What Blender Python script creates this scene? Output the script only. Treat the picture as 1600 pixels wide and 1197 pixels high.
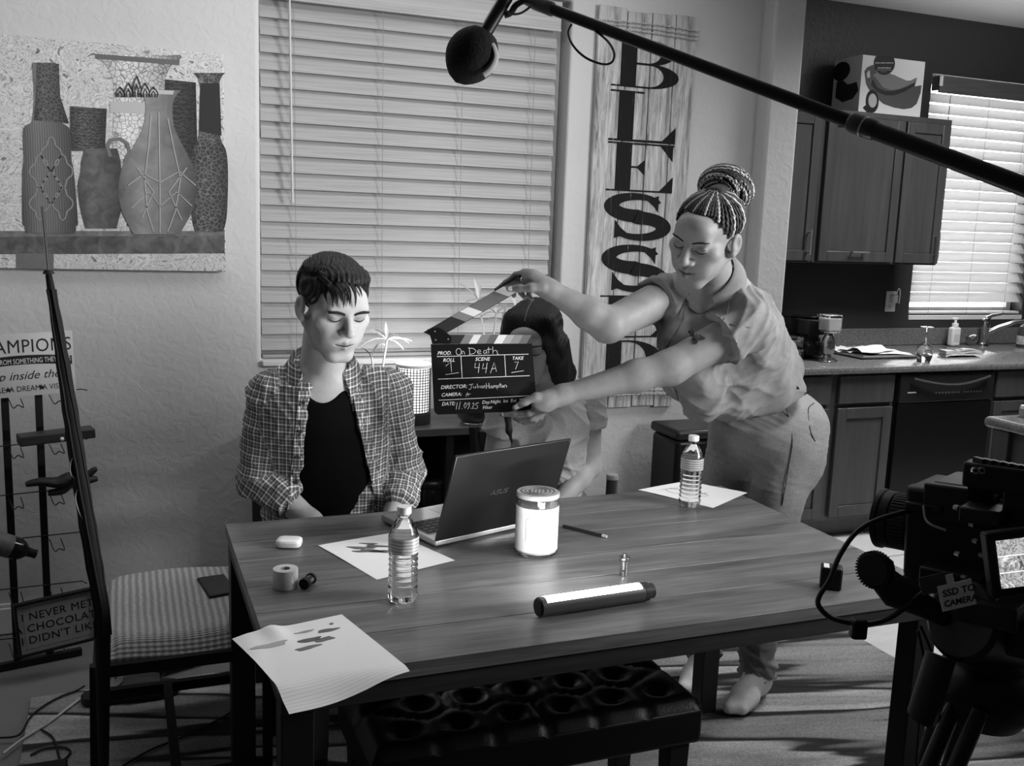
import bpy, bmesh, math, random
import numpy as np
from mathutils import Vector, Matrix

random.seed(7)
for o in list(bpy.data.objects): bpy.data.objects.remove(o)
SC = bpy.context.scene
COL = SC.collection
rad = math.radians

# ------------------------------------------------------------------ camera
IMG_W, IMG_H = 1600.0, 1197.0
FPX = 1528.36
YAW, PITCH, ROLL = 0.383208, 0.162651, 0.0358987
CAM_Z = 1.555
_f = np.array([math.sin(YAW)*math.cos(PITCH), math.cos(YAW)*math.cos(PITCH), -math.sin(PITCH)])
_r = np.array([math.cos(YAW), -math.sin(YAW), 0.0])
_u = np.cross(_r, _f)
CR = math.cos(ROLL)*_r + math.sin(ROLL)*_u
CU = -math.sin(ROLL)*_r + math.cos(ROLL)*_u
CF = _f
cam_data = bpy.data.cameras.new('camera')
cam_data.sensor_fit = 'HORIZONTAL'
cam_data.sensor_width = 36.0
cam_data.lens = FPX/IMG_W*36.0
cam_data.clip_start = 0.05
cam = bpy.data.objects.new('camera', cam_data)
COL.objects.link(cam)
_m = Matrix.Identity(4)
for i in range(3):
    _m[i][0] = CR[i]; _m[i][1] = CU[i]; _m[i][2] = -CF[i]
_m[2][3] = CAM_Z
cam.matrix_world = _m
SC.camera = cam

def ray(x, y):
    return CF + CR*(x-IMG_W/2)/FPX - CU*(y-IMG_H/2)/FPX
def at_y(x, y, Y):
    r = ray(x, y); p = r*(Y/r[1]); return Vector((p[0], p[1], p[2]+CAM_Z))
def at_x(x, y, X):
    r = ray(x, y); p = r*(X/r[0]); return Vector((p[0], p[1], p[2]+CAM_Z))
def at_z(x, y, z):
    r = ray(x, y); p = r*((z-CAM_Z)/r[2]); return Vector((p[0], p[1], p[2]+CAM_Z))
def at_d(x, y, d):
    p = ray(x, y)*d; return Vector((p[0], p[1], p[2]+CAM_Z))

# ------------------------------------------------------------------ world, lights, exposure
SC.view_settings.view_transform = 'Standard'
SC.view_settings.look = 'None'
SC.view_settings.gamma = 1.0
SC.view_settings.use_curve_mapping = False
SC.view_settings.exposure = 0.55
wd = bpy.data.worlds.new('world'); SC.world = wd; wd.use_nodes = True
wd.node_tree.nodes['Background'].inputs[0].default_value = (1, 1, 1, 1)
wd.node_tree.nodes['Background'].inputs[1].default_value = 0.012

def area(name, loc, target, size, power, spread=180, sizey=None):
    l = bpy.data.lights.new(name, 'AREA'); l.energy = power; l.size = size
    if sizey: l.shape = 'RECTANGLE'; l.size_y = sizey
    l.spread = rad(spread)
    o = bpy.data.objects.new(name, l); COL.objects.link(o)
    o.location = loc
    o.rotation_euler = (Vector(target)-Vector(loc)).to_track_quat('-Z', 'Y').to_euler()
    return o
KEY = area('key_softbox_light', (3.0, 0.85, 1.95), (0.25, 3.5, 1.5), 0.9, 21, 78, .9)
CEIL = area('ceiling_bounce_light', (0.75, 2.92, 2.78), (0.75, 2.92, 0), 2.6, 11.5, 180, .7)  # added area lamp standing in for light bounced off the dining ceiling
KCEIL = area('kitchen_ceiling_light', (3.95, 3.0, 2.79), (3.75, 2.95, 0), 0.8, 44, 140, .8)
KUP = area('kitchen_ceiling_fill', (4.2, 3.3, 2.45), (4.4, 3.6, 2.81), 0.6, 4.5, 180, .6)  # added upward fill that brightens the kitchen ceiling
KWIN = area('kitchen_window_daylight', (4.85, 4.85, 1.75), (4.75, 3.0, 1.5), 1.3, 22, 180, 1.5)

# ------------------------------------------------------------------ mesh helpers
def V3(p): return Vector((p[0], p[1], p[2]))
def frame(p0, p1, up=(0, 0, 1)):
    d = (V3(p1)-V3(p0)); L = d.length; d.normalize()
    u = V3(up)
    if abs(d.dot(u)) > 0.999: u = Vector((0, 1, 0))
    s = u.cross(d).normalized(); t = d.cross(s)
    return d, s, t, L
def mat_from(o, x, y, z):
    m = Matrix.Identity(4)
    for i in range(3):
        m[i][0] = x[i]; m[i][1] = y[i]; m[i][2] = z[i]; m[i][3] = o[i]
    return m
def rotz(a, o=(0, 0, 0)): return Matrix.Translation(V3(o)) @ Matrix.Rotation(a, 4, 'Z')

class MB:
    def __init__(s): s.v = []; s.f = []; s.m = []; s.mi = 0
    def add(s, vs, fs):
        b = len(s.v); s.v += [V3(p) for p in vs]
        s.f += [tuple(i+b for i in f) for f in fs]; s.m += [s.mi]*len(fs); return s
    def box(s, c, d, R=None):
        x, y, z = d[0]/2, d[1]/2, d[2]/2
        vs = [Vector((a*x, b*y, e*z)) for e in (-1, 1) for b in (-1, 1) for a in (-1, 1)]
        if R is not None: vs = [R @ p for p in vs]
        vs = [p+V3(c) for p in vs]
        return s.add(vs, [(0, 2, 3, 1), (4, 5, 7, 6), (0, 1, 5, 4), (2, 6, 7, 3), (0, 4, 6, 2), (1, 3, 7, 5)])
    def box2(s, a, b):
        return s.box([(a[i]+b[i])/2 for i in range(3)], [abs(b[i]-a[i]) for i in range(3)])
    def bar(s, p0, p1, w, h=None, up=(0, 0, 1), w1=None, h1=None):
        h = h or w; w1 = w1 or w; h1 = h1 or h
        d, sd, t, L = frame(p0, p1, up); p0 = V3(p0); p1 = V3(p1)
        vs = [p0+sd*a*w/2+t*b*h/2 for a, b in ((-1, -1), (1, -1), (1, 1), (-1, 1))]+[p1+sd*a*w1/2+t*b*h1/2 for a, b in ((-1, -1), (1, -1), (1, 1), (-1, 1))]
        return s.add(vs, [(3, 2, 1, 0), (4, 5, 6, 7), (0, 1, 5, 4), (1, 2, 6, 5), (2, 3, 7, 6), (3, 0, 4, 7)])
    def tube(s, pts, r, n=8, closed=False, cap=True, flat=1.0, up=None):
        pts = [V3(p) for p in pts]; N = len(pts)
        rs = r if isinstance(r, (list, tuple)) else [r]*N
        rings = []; prev = None
        for i, p in enumerate(pts):
            a = pts[(i-1) % N] if (closed or i > 0) else p
            b = pts[(i+1) % N] if (closed or i < N-1) else p
            t = (b-a)
            if t.length < 1e-9: t = Vector((0, 0, 1))
            t.normalize()
            if prev is None:
                u = V3(up) if up else (Vector((0, 0, 1)) if abs(t.z) < .9 else Vector((1, 0, 0)))
                sd = u.cross(t).normalized()
            else:
                sd = (prev-t*prev.dot(t))
                sd = sd.normalized() if sd.length > 1e-6 else Vector((1, 0, 0))
            prev = sd; w = t.cross(sd)
            rings.append([p+sd*math.cos(2*math.pi*k/n)*rs[i]+w*math.sin(2*math.pi*k/n)*rs[i]*flat for k in range(n)])
        vs = [q for R in rings for q in R]; fs = []
        for i in range(N if closed else N-1):
            j = (i+1) % N
            for k in range(n):
                fs.append((i*n+k, i*n+(k+1) % n, j*n+(k+1) % n, j*n+k))
        if cap and not closed:
            fs.append(tuple(range(n-1, -1, -1))); fs.append(tuple((N-1)*n+k for k in range(n)))
        return s.add(vs, fs)
    def cyl(s, p0, p1, r0, r1=None, n=20, cap=True):
        return s.tube([p0, p1], [r0, r0 if r1 is None else r1], n, cap=cap)
    def lathe(s, prof, M=None, n=28, closed=False):
        M = M or Matrix.Identity(4)
        if not isinstance(M, Matrix): M = Matrix.Translation(V3(M))
        N = len(prof); vs = []; fs = []
        for r, z in prof:
            r = max(r, 1e-5)
            for k in range(n):
                a = 2*math.pi*k/n; vs.append(M @ Vector((r*math.cos(a), r*math.sin(a), z)))
        for i in range(N if closed else N-1):
            j = (i+1) % N
            for k in range(n):
                fs.append((i*n+k, i*n+(k+1) % n, j*n+(k+1) % n, j*n+k))
        return s.add(vs, fs)
    def prism(s, poly, z0, z1, M=None):
        M = M or Matrix.Identity(4); n = len(poly)
        vs = [M @ Vector((p[0], p[1], z0)) for p in poly]+[M @ Vector((p[0], p[1], z1)) for p in poly]
        fs = [tuple(range(n-1, -1, -1)), tuple(range(n, 2*n))]+[(i, (i+1) % n, n+(i+1) % n, n+i) for i in range(n)]
        return s.add(vs, fs)
    def grid(s, P, closeu=False):
        nu, nv = len(P), len(P[0]); vs = [q for r in P for q in r]; fs = []
        for i in range(nu if closeu else nu-1):
            j = (i+1) % nu
            for k in range(nv-1): fs.append((i*nv+k, j*nv+k, j*nv+k+1, i*nv+k+1))
        return s.add(vs, fs)
    def sph(s, c, r, n=16, m=10, R=None):
        r = r if isinstance(r, (tuple, list)) else (r, r, r)
        c = V3(c); P = []
        for i in range(n):
            a = 2*math.pi*i/n; row = []
            for k in range(m+1):
                b = math.pi*k/m
                q = Vector((r[0]*math.sin(b)*math.cos(a), r[1]*math.sin(b)*math.sin(a), -r[2]*math.cos(b)))
                if R is not None: q = R @ q
                row.append(c+q)
            P.append(row)
        return s.grid(P, True)
    def ribbon(s, pts, w, M=None, z0=0.0, z1=0.0003):
        """flat stroke in a local plane"""
        M = M or Matrix.Identity(4); n = len(pts); L = []; R = []
        for i, p in enumerate(pts):
            a = pts[max(i-1, 0)]; b = pts[min(i+1, n-1)]
            d = Vector((b[0]-a[0], b[1]-a[1])); d = d.normalized() if d.length > 0 else Vector((1, 0))
            nn = Vector((-d.y, d.x))*w/2
            L.append((p[0]+nn.x, p[1]+nn.y)); R.append((p[0]-nn.x, p[1]-nn.y))
        vs = [M @ Vector((q[0], q[1], z1)) for q in L]+[M @ Vector((q[0], q[1], z1)) for q in R]
        vs += [M @ Vector((q[0], q[1], z0)) for q in L]+[M @ Vector((q[0], q[1], z0)) for q in R]
        fs = []
        for i in range(n-1):
            fs.append((i, n+i, n+i+1, i+1)); fs.append((2*n+i, i, i+1, 2*n+i+1)); fs.append((n+i, 3*n+i, 3*n+i+1, n+i+1))
        fs += [(0, 2*n, 3*n, n), (n-1, 2*n-1, 4*n-1, 3*n-1)]
        return s.add(vs, fs)
    def mesh(s, name, mats, smooth=35, org=None):
        if org is None:
            xs = [p.x for p in s.v]; ys = [p.y for p in s.v]; zs = [p.z for p in s.v]
            org = Vector(((min(xs)+max(xs))/2, (min(ys)+max(ys))/2, min(zs)))
        me = bpy.data.meshes.new(name)
        me.from_pydata([tuple(p-org) for p in s.v], [], s.f)
        for m in mats: me.materials.append(m)
        if len(mats) > 1: me.polygons.foreach_set('material_index', s.m)
        if smooth is not None:
            me.polygons.foreach_set('use_smooth', [True]*len(me.polygons))
            if smooth < 180: me.set_sharp_from_angle(angle=rad(smooth))
        me.validate(); me.update()
        return me, org
    def build(s, name, mats, parent=None, smooth=35, bevel=0, seg=2, fix=False):
        if not isinstance(mats, (list, tuple)): mats = [mats]
        me, org = s.mesh(name, mats, smooth)
        if fix:
            bm = bmesh.new(); bm.from_mesh(me); bmesh.ops.recalc_face_normals(bm, faces=bm.faces); bm.to_mesh(me); bm.free()
        return place(name, me, org, parent, bevel, seg)

def place(name, me, loc, parent=None, bevel=0, seg=2, rot=None):
    o = bpy.data.objects.new(name, me); COL.objects.link(o)
    o.location = loc
    if rot: o.rotation_euler = rot
    if bevel:
        b = o.modifiers.new('bevel', 'BEVEL'); b.width = bevel; b.segments = seg; b.limit_method = 'ANGLE'; b.angle_limit = rad(40)
    if parent is not None: adopt(o, parent)
    return o
def adopt(o, parent):
    o.parent = parent
    o.matrix_parent_inverse = parent.matrix_basis.inverted()
def tag(o, label, cat, group=None):
    o['label'] = label; o['category'] = cat
    if group: o['group'] = group
    return o
def thing(name, label, cat, loc=(0, 0, 0), group=None):
    o = bpy.data.objects.new(name, None); COL.objects.link(o)
    o.location = loc; o.empty_display_size = 0.05
    return tag(o, label, cat, group)
def struct(o, label=None):
    o['kind'] = 'structure'
    if label: o['label'] = label
    return o
def lab(o, label): o['label'] = label; return o

def text(name, s, size, M, mat, parent, bold=0.0, shear=0.0, align='LEFT', depth=0.0003, sx=1.0, spacing=1.0):
    c = bpy.data.curves.new(name, 'FONT'); c.body = s; c.size = size; c.offset = bold*size; c.shear = shear
    c.align_x = align; c.extrude = depth; c.space_character = spacing; c.resolution_u = 3; c.fill_mode = 'BOTH'
    t = bpy.data.objects.new(name, c); COL.objects.link(t)
    dg = bpy.context.evaluated_depsgraph_get(); dg.update()
    me = bpy.data.meshes.new_from_object(t.evaluated_get(dg))
    bpy.data.objects.remove(t); bpy.data.curves.remove(c)
    me.transform(M @ Matrix.Diagonal((sx, 1, 1, 1)))
    vs = [v.co for v in me.vertices]
    org = Vector((sum(v.x for v in vs), sum(v.y for v in vs), sum(v.z for v in vs)))/max(1, len(vs))
    me.transform(Matrix.Translation(-org))
    me.materials.clear(); me.materials.append(mat); me.name = name
    return place(name, me, org, parent)

# ------------------------------------------------------------------ materials (all greys: the photograph is black and white)
_mats = {}
class NT:
    def __init__(s, name):
        s.m = bpy.data.materials.new(name); s.m.use_nodes = True; s.t = s.m.node_tree
        s.b = s.t.nodes['Principled BSDF']
    def n(s, typ, **kw):
        nd = s.t.nodes.new(typ)
        for k, v in kw.items():
            if k.startswith('i_'):
                key = k[2:]; key = int(key) if key.isdigit() else key.replace('_', ' ')
                nd.inputs[key].default_value = v
            else: setattr(nd, k, v)
        return nd
    def l(s, a, b): s.t.links.new(a, b)
    def coord(s, kind='Object', scale=(1, 1, 1), rot=(0, 0, 0), loc=(0, 0, 0)):
        tc = s.n('ShaderNodeTexCoord'); mp = s.n('ShaderNodeMapping')
        mp.inputs['Scale'].default_value = scale; mp.inputs['Rotation'].default_value = rot; mp.inputs['Location'].default_value = loc
        s.l(tc.outputs[kind], mp.inputs[0]); return mp.outputs[0]
    def noise(s, vec, scale, detail=4, rough=.55, dist=0):
        nd = s.n('ShaderNodeTexNoise'); nd.inputs['Scale'].default_value = scale; nd.inputs['Detail'].default_value = detail
        nd.inputs['Roughness'].default_value = rough; nd.inputs['Distortion'].default_value = dist
        if vec is not None: s.l(vec, nd.inputs['Vector'])
        return nd.outputs['Fac']
    def ramp(s, fac, stops):
        nd = s.n('ShaderNodeValToRGB'); cr = nd.color_ramp
        while len(cr.elements) < len(stops): cr.elements.new(0.5)
        for e, (p, c) in zip(cr.elements, stops):
            e.position = p; e.color = (c, c, c, 1)
        s.l(fac, nd.inputs[0]); return nd.outputs[0]
    def math(s, op, a, b=None, clamp=False):
        nd = s.n('ShaderNodeMath', operation=op); nd.use_clamp = clamp
        for i, q in enumerate((a, b)):
            if q is None: continue
            if isinstance(q, (int, float)): nd.inputs[i].default_value = q
            else: s.l(q, nd.inputs[i])
        return nd.outputs[0]
    def mix(s, fac, a, b, mode='MIX'):
        nd = s.n('ShaderNodeMix', data_type='RGBA', blend_type=mode)
        for key, q in ((0, fac), (6, a), (7, b)):
            if isinstance(q, (int, float)):
                nd.inputs[key].default_value = q if key == 0 else (q, q, q, 1)
            else: s.l(q, nd.inputs[key])
        return nd.outputs[2]
    def bump(s, h, strength=.3, dist=.01):
        nd = s.n('ShaderNodeBump'); nd.inputs['Strength'].default_value = strength; nd.inputs['Distance'].default_value = dist
        s.l(h, nd.inputs['Height']); s.l(nd.outputs[0], s.b.inputs['Normal'])
    def base(s, c):
        if isinstance(c, (int, float)): s.b.inputs['Base Color'].default_value = (c, c, c, 1)
        else: s.l(c, s.b.inputs['Base Color'])
    def props(s, rough=.6, metal=0, spec=.5, **kw):
        s.b.inputs['Roughness'].default_value = rough; s.b.inputs['Metallic'].default_value = metal
        s.b.inputs['Specular IOR Level'].default_value = spec
        for k, v in kw.items(): s.b.inputs[k.replace('_', ' ')].default_value = v

def G(v, rough=.6, metal=0, var=0.0, scale=20, bump=0.0, bscale=60, spec=.5, aniso=(1, 1, 1), bdist=.004):
    """plain grey, optionally mottled and bumpy"""
    if v < .05 and spec == .5 and metal == 0: spec = .22
    key = ('G', v, rough, metal, var, scale, bump, bscale, spec, aniso, bdist)
    if key in _mats: return _mats[key]
    t = NT('grey_%03d' % int(v*1000)); t.props(rough, metal, spec)
    if var or bump: vec = t.coord('Object', aniso)
    if var: t.base(t.ramp(t.noise(vec, scale), [(.25, max(0, v*(1-var))), (.75, min(1, v*(1+var)))]))
    else: t.base(v)
    if bump: t.bump(t.noise(vec, bscale, 6), bump, bdist)
    _mats[key] = t.m; return t.m
def EM(name, strength, v=1.0):
    t = NT(name); t.base(v); t.b.inputs['Emission Color'].default_value = (1, 1, 1, 1); t.b.inputs['Emission Strength'].default_value = strength
    return t.m
def GLASS(name='clear_glass', ior=1.45, rough=0.02, v=1.0, alpha=None):
    if name in _mats: return _mats[name]
    t = NT(name); t.base(v); t.props(rough, 0, .5); t.b.inputs['Transmission Weight'].default_value = 1.0; t.b.inputs['IOR'].default_value = ior
    _mats[name] = t.m; return t.m
BLACK = G(.012, .45)
BLACKM = G(.010, .7)
DARKMETAL = G(.02, .4, .6)
CHROME = G(.75, .15, 1.0)
STEEL = G(.45, .3, 1.0)
WHITE = G(.85, .5)

# ================================================================== THE ROOM
YW = 3.83      # dining wall
YK = 4.58      # kitchen wall
def m_wall(name, v, rough=.7, strength=.55):
    t = NT(name); t.props(rough, 0, .4)
    vec = t.coord('Object')
    t.base(t.ramp(t.noise(vec, 1.3, 3), [(.3, v*.95), (.7, v*1.05)]))
    a = t.noise(vec, 26, 3, .45, .8); b = t.ramp(a, [(.42, 0), (.60, 1)])
    t.bump(b, strength*.45, .003); return t.m
M_WALL = m_wall('textured_grey_plaster', .46)
M_KWALL = m_wall('dark_textured_paint', .038, .38, .5)

def wall_with_hole(name, x0, x1, z0, z1, y, th, hx0, hx1, hz0, hz1, mat, bevel):
    b = MB()
    def ring(yy):
        return [(x0, yy, z0), (x1, yy, z0), (x1, yy, z1), (x0, yy, z1), (hx0, yy, hz0), (hx1, yy, hz0), (hx1, yy, hz1), (hx0, yy, hz1)]
    vs = ring(y)+ring(y+th); fs = []
    for i in range(4):
        j = (i+1) % 4
        fs += [(i, j, 4+j, 4+i), (8+j, 8+i, 12+i, 12+j), (4+i, 4+j, 12+j, 12+i), (j, i, 8+i, 8+j)]
    b.add(vs, fs)
    return struct(b.build(name, mat, smooth=40, bevel=bevel, seg=3))
wall_with_hole('wall_back', -1.9, 2.70, 0, 2.81, YW, .16, .497, 1.752, .995, 2.46, M_WALL, .012)
b = MB(); b.box2((2.687, 3.745, 0), (2.852, YK+.1, 2.81)); struct(b.build('wall_end', M_WALL, bevel=.014, seg=3))
wall_with_hole('wall_kitchen', 2.80, 6.7, 0, 2.83, YK, .16, 4.406, 5.328, 1.089, 2.493, M_KWALL, .006)
b = MB(); b.box2((-2.0, -1.2, 0), (-1.9, YW, 2.81)); struct(b.build('wall_left', M_WALL))
b = MB(); b.box2((-1.9, -1.2, 2.81), (6.7, YK+.1, 2.9)); struct(b.build('ceiling', G(.8, .9)))
b = MB(); b.box2((-1.88, YW-.018, 0), (2.687, YW, .10)); b.box2((-1.88, YW-.012, .10), (2.687, YW, .115))
struct(b.build('baseboard_back', G(.62, .4), bevel=.004))

# floor: slab and single square tiles where they can be told apart
t = NT('grout'); t.props(.9); t.base(.16); M_GROUT = t.m
fl = MB(); fl.box2((-1.9, -1.2, -.06), (6.7, YK, -.0035)); FLOOR = struct(fl.build('floor', M_GROUT))
t = NT('pale_stone_tile'); t.props(.32, 0, .5); vec = t.coord('Object', (1.5, 4, 1))
oi = t.n('ShaderNodeObjectInfo')
t.base(t.mix(.35, t.ramp(t.noise(vec, 5, 8, .65, .6), [(.25, .46), (.75, .66)]), t.ramp(oi.outputs['Random'], [(0, .5), (1, .62)])))
t.bump(t.noise(vec, 9, 5), .08, .004); M_TILE = t.m
tb = MB(); tb.box((0, 0, -.006), (.514, .514, .012)); tme, _ = tb.mesh('tile', [M_TILE], org=Vector((0, 0, 0)))
for i in range(-2, 8):
    for j in range(-5, 4):
        x = 3.115+.5225*(i-.5); y = 3.06+.527*(j-.5)
        if x < 1.7 or x > 6.2 or y > 4.2: continue
        place('tile', tme, (x, y, 0), FLOOR, .003, 1)

# window behind the man: frame, glass, timber blind
W1 = thing('window_1', 'dining room window behind the closed timber blind', 'window', (1.125, YW+.12, .995)); W1['kind'] = 'structure'; del W1['category']
wf = MB()
wf.box2((.50, YW+.10, .998), (.54, YW+.15, 2.455)); wf.box2((1.71, YW+.10, .998), (1.749, YW+.15, 2.455))
wf.box2((.54, YW+.10, .998), (1.71, YW+.15, 1.04)); wf.box2((.54, YW+.10, 2.415), (1.71, YW+.15, 2.455)); wf.box2((1.105, YW+.105, 1.04), (1.145, YW+.145, 2.415))
wf.build('window_frame', G(.7, .4), W1)
gp = MB(); gp.box2((.541, YW+.122, 1.041), (1.104, YW+.126, 2.414)); gp.build('pane', GLASS('window_glass', 1.45, .0), W1)
gp = MB(); gp.box2((1.146, YW+.122, 1.041), (1.709, YW+.126, 2.414)); gp.build('pane', GLASS('window_glass'), W1)
sl = MB(); sl.box2((.498, YW-.02, .972), (1.751, YW+.10, .996)); struct(sl.build('trim_1', G(.55, .45), bevel=.005), 'plain painted sill under the dining window')

t = NT('blind_wood'); t.props(.45, 0, .5); vec = t.coord('Object', (1.2, 60, 60)); vec2 = t.coord('Object', (.5, 3, 3))
t.base(t.ramp(t.noise(vec, 2.2, 5, .6), [(.25, .21), (.5, .29), (.78, .36)])); t.bump(t.noise(vec, 3, 3), .12, .002); M_SLAT = t.m
BL = thing('window_blind', 'wide closed horizontal timber blind in the dining window behind the seated man', 'blind', (1.125, YW+.06, .998))
YB = YW+.05
vb = MB(); vb.box2((.503, YB-.035, 2.335), (1.712, YB-.022, 2.452)); vb.box2((.503, YB-.039, 2.335), (1.712, YB-.035, 2.346)); vb.box2((.503, YB-.039, 2.425), (1.712, YB-.035, 2.452))
vb.build('valance', M_SLAT, BL, bevel=.002)
NS = 21; ZT, ZB = 2.335, 1.03; sp = (ZT-ZB)/NS
sm = MB(); L = 1.205; prof = []
for k in range(7):
    u = -1+2*k/6; prof.append((u*.0365, .0022*(1-u*u)))
top = [(-L/2, p[0], p[1]) for p in prof]+[(L/2, p[0], p[1]) for p in prof]
bot = [(-L/2, p[0], p[1]-.003) for p in prof]+[(L/2, p[0], p[1]-.003) for p in prof]
n = 7
fs = [(i, i+1, n+i+1, n+i) for i in range(6)]+[(2*n+i+1, 2*n+i, 3*n+i, 3*n+i+1) for i in range(6)]
fs += [(0, n, 3*n, 2*n), (n-1, 3*n-1, 4*n-1, 2*n-1)]+[tuple([i for i in range(n)]+[2*n+i for i in range(n-1, -1, -1)])]+[tuple([n+i for i in range(n-1, -1, -1)]+[3*n+i for i in range(n)])]
sm.add(top+bot, fs); sme, _ = sm.mesh('slat', [M_SLAT], 50, org=Vector((0, 0, 0)))
for k in range(NS):
    a = rad(72+random.uniform(-1.2, 1.2))
    place('slat', sme, (1.1065+random.uniform(-.002, .002), YB, ZT-.028-sp*k), BL, rot=(a, 0, random.uniform(-.0015, .0015)))
br = MB(); br.box2((.505, YB-.02, .998), (1.710, YB+.022, 1.012)); br.build('bottom_rail', M_SLAT, BL, bevel=.003)
for cx in (.625, .965, 1.29, 1.60):
    c = MB(); c.cyl((cx, YB-.0285, 2.335), (cx+.012, YB-.0285, 1.01), .0011, n=6); c.build('ladder_cord', G(.22, .8), BL)
    c = MB(); c.cyl((cx+.016, YB+.0285, 2.335), (cx+.016, YB+.0285, 1.01), .0011, n=6); c.build('ladder_cord', G(.22, .8), BL)
wp0 = at_y(452, -25, YB-.045); wp1 = at_y(457, 313, YB-.05)
c = MB(); c.cyl(wp0, wp1, .0042, n=10); c.cyl(wp1, wp1-Vector((0, 0, .006)), .0055, n=10); c.build('tilt_wand', G(.42, .5), BL)

# ------------------------------------------------------------------ canvas picture with vases
PX0, PX1, PZ0, PZ1 = -.62, .366, 1.336, 2.114
PIC = thing('canvas_picture', 'unframed canvas picture of patterned clay vases on a shelf', 'picture', ((PX0+PX1)/2, YW, PZ0))
t = NT('aged_print_ground'); t.props(.8); vec = t.coord('Object', (1, 1, 1))
nz = t.noise(vec, 5, 8, .7, 1.2); n2 = t.noise(vec, 11, 6, .65, 3.5)
t.base(t.mix(.75, t.ramp(nz, [(.30, .10), (.45, .50), (.62, .40), (.75, .14)]), t.ramp(n2, [(.36, .05), (.42, .62), (.485, .45), (.505, .07), (.53, .56), (.60, .42), (.65, .08)])))
M_PRINT = t.m
cv = MB(); cv.box2((PX0, YW-.036, PZ0), (PX1, YW-.001, PZ1)); cv.build('canvas', M_PRINT, PIC, bevel=.003)
def Pm(y=YW-.0362): return mat_from((0, y, 0), (1, 0, 0), (0, 0, 1), (0, -1, 0))   # local x->X, y->Z, z->towards viewer
def pic(x, y):
    p = at_y(x, y, YW-.036); return (p.x, p.z)
def pattern(name, lo, hi, kind, scale=1.0, vol=True):
    t = NT(name); t.props(.75); vec = t.coord('Object', (scale,)*3)
    if kind == 'cells':
        v = t.n('ShaderNodeTexVoronoi', feature='DISTANCE_TO_EDGE'); t.l(vec, v.inputs[0]); v.inputs['Scale'].default_value = 26
        a = t.ramp(v.outputs[0], [(.03, 1), (.09, 0)])
    elif kind == 'ribs':
        v = t.n('ShaderNodeTexWave'); t.l(vec, v.inputs[0]); v.inputs['Scale'].default_value = 26; v.inputs['Distortion'].default_value = 3; v.inputs['Detail'].default_value = 3
        a = t.ramp(v.outputs['Fac'], [(.3, 0), (.8, 1)])
    elif kind == 'bands':
        v = t.n('ShaderNodeTexWave', bands_direction='Z'); t.l(vec, v.inputs[0]); v.inputs['Scale'].default_value = 16; v.inputs['Distortion'].default_value = 9; v.inputs['Detail Scale'].default_value = 3
        a = t.ramp(v.outputs['Fac'], [(.45, 0), (.6, 1)])
    else:
        a = t.ramp(t.noise(vec, 10, 5, .6, 1), [(.35, 0), (.7, 1)])
    g = t.noise(t.coord('Object'), 5, 3)
    c = t.mix(.3, t.mix(a, lo, hi), t.ramp(g, [(.3, lo), (.7, hi)]))
    if vol:      # the printed vases are drawn round: darker printed flanks
        gx = t.n('ShaderNodeSeparateXYZ'); tc = t.n('ShaderNodeTexCoord'); t.l(tc.outputs['Generated'], gx.inputs[0])
        c = t.mix(1.0, c, t.ramp(gx.outputs[0], [(0, .45), (.30, 1.15), (.55, .95), (1, .28)]), 'MULTIPLY')
    t.base(c); return t.m
_pz = [0]
def flat(name, poly, mat, lift=None):
    _pz[0] += .00025
    z = _pz[0] if lift is None else lift
    q = MB(); q.prism([pic(*p) for p in poly], -.0005, z, Pm()); return q.build(name, mat, PIC, smooth=None, fix=True)
def vase(name, cx, prof, mat, bow=.10, tilt=0.0):
    pr = [Vector((r, y, 0)) for r, y in prof]; out = []
    for i in range(len(pr)-1):
        p0, p1, p2, p3 = pr[max(i-1, 0)], pr[i], pr[i+1], pr[min(i+2, len(pr)-1)]
        for k in range(5):
            t_ = k/5; q_ = .5*((2*p1)+(p2-p0)*t_+(2*p0-5*p1+4*p2-p3)*t_*t_+(3*p1-p0-3*p2+p3)*t_**3); out.append((q_.x, q_.y))
    prof = out+[prof[-1]]
    L = [(cx-r+tilt*(y-250), y) for r, y in prof]; Rr = [(cx+r+tilt*(y-250), y) for r, y in prof][::-1]
    return flat(name, L+Rr, mat)
flat('printed_shelf', [(-140, 371), (-140, 398), (351, 396), (351, 368)], pattern('print_shelf', .03, .14, 'mottle', 2, False))
flat('printed_edge', [(-140, 361), (-140, 371), (351, 368), (351, 361)], pattern('print_shelf_top', .07, .2, 'mottle', 2, False))
flat('printed_block', [(25, 396), (25, 419), (84, 421), (84, 396)], G(.13, .8, var=.3, scale=8))
vase('printed_vase', 217, [(64, 86), (66, 91), (52, 101), (44, 116), (40, 130), (39, 150), (42, 250), (42, 330)], pattern('print_white_vase', .58, .12, 'cells', 2.4))
flat('printed_rim', [(148, 84), (150, 92), (280, 102), (281, 94)], G(.10, .8))
flat('printed_band', [(172, 158), (172, 176), (262, 180), (262, 162)], G(.38, .8))
flat('printed_box', [(258, 124), (256, 300), (310, 300), (306, 129)], pattern('print_dark_box', .012, .05, 'bands', 1.2))
vase('printed_vase', 327, [(25, 114), (18, 122), (14, 140), (13, 160), (14, 190), (18, 218), (26, 235), (29, 260), (29, 300), (27, 340), (22, 362)], pattern('print_lattice_vase', .02, .16, 'cells', 2.6))
flat('printed_neck', [(313, 130), (311, 205), (346, 212), (343, 130)], G(.028, .8))
flat('printed_mug', [(110, 166), (110, 236), (164, 236), (167, 170)], pattern('print_mug', .02, .10, 'bands', 1.8))
vase('printed_vase', 158, [(25, 232), (30, 250), (32, 270), (36, 290), (33, 320), (28, 342), (24, 357)], pattern('print_swirl_vase', .045, .14, 'mottle', 2.2))
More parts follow.
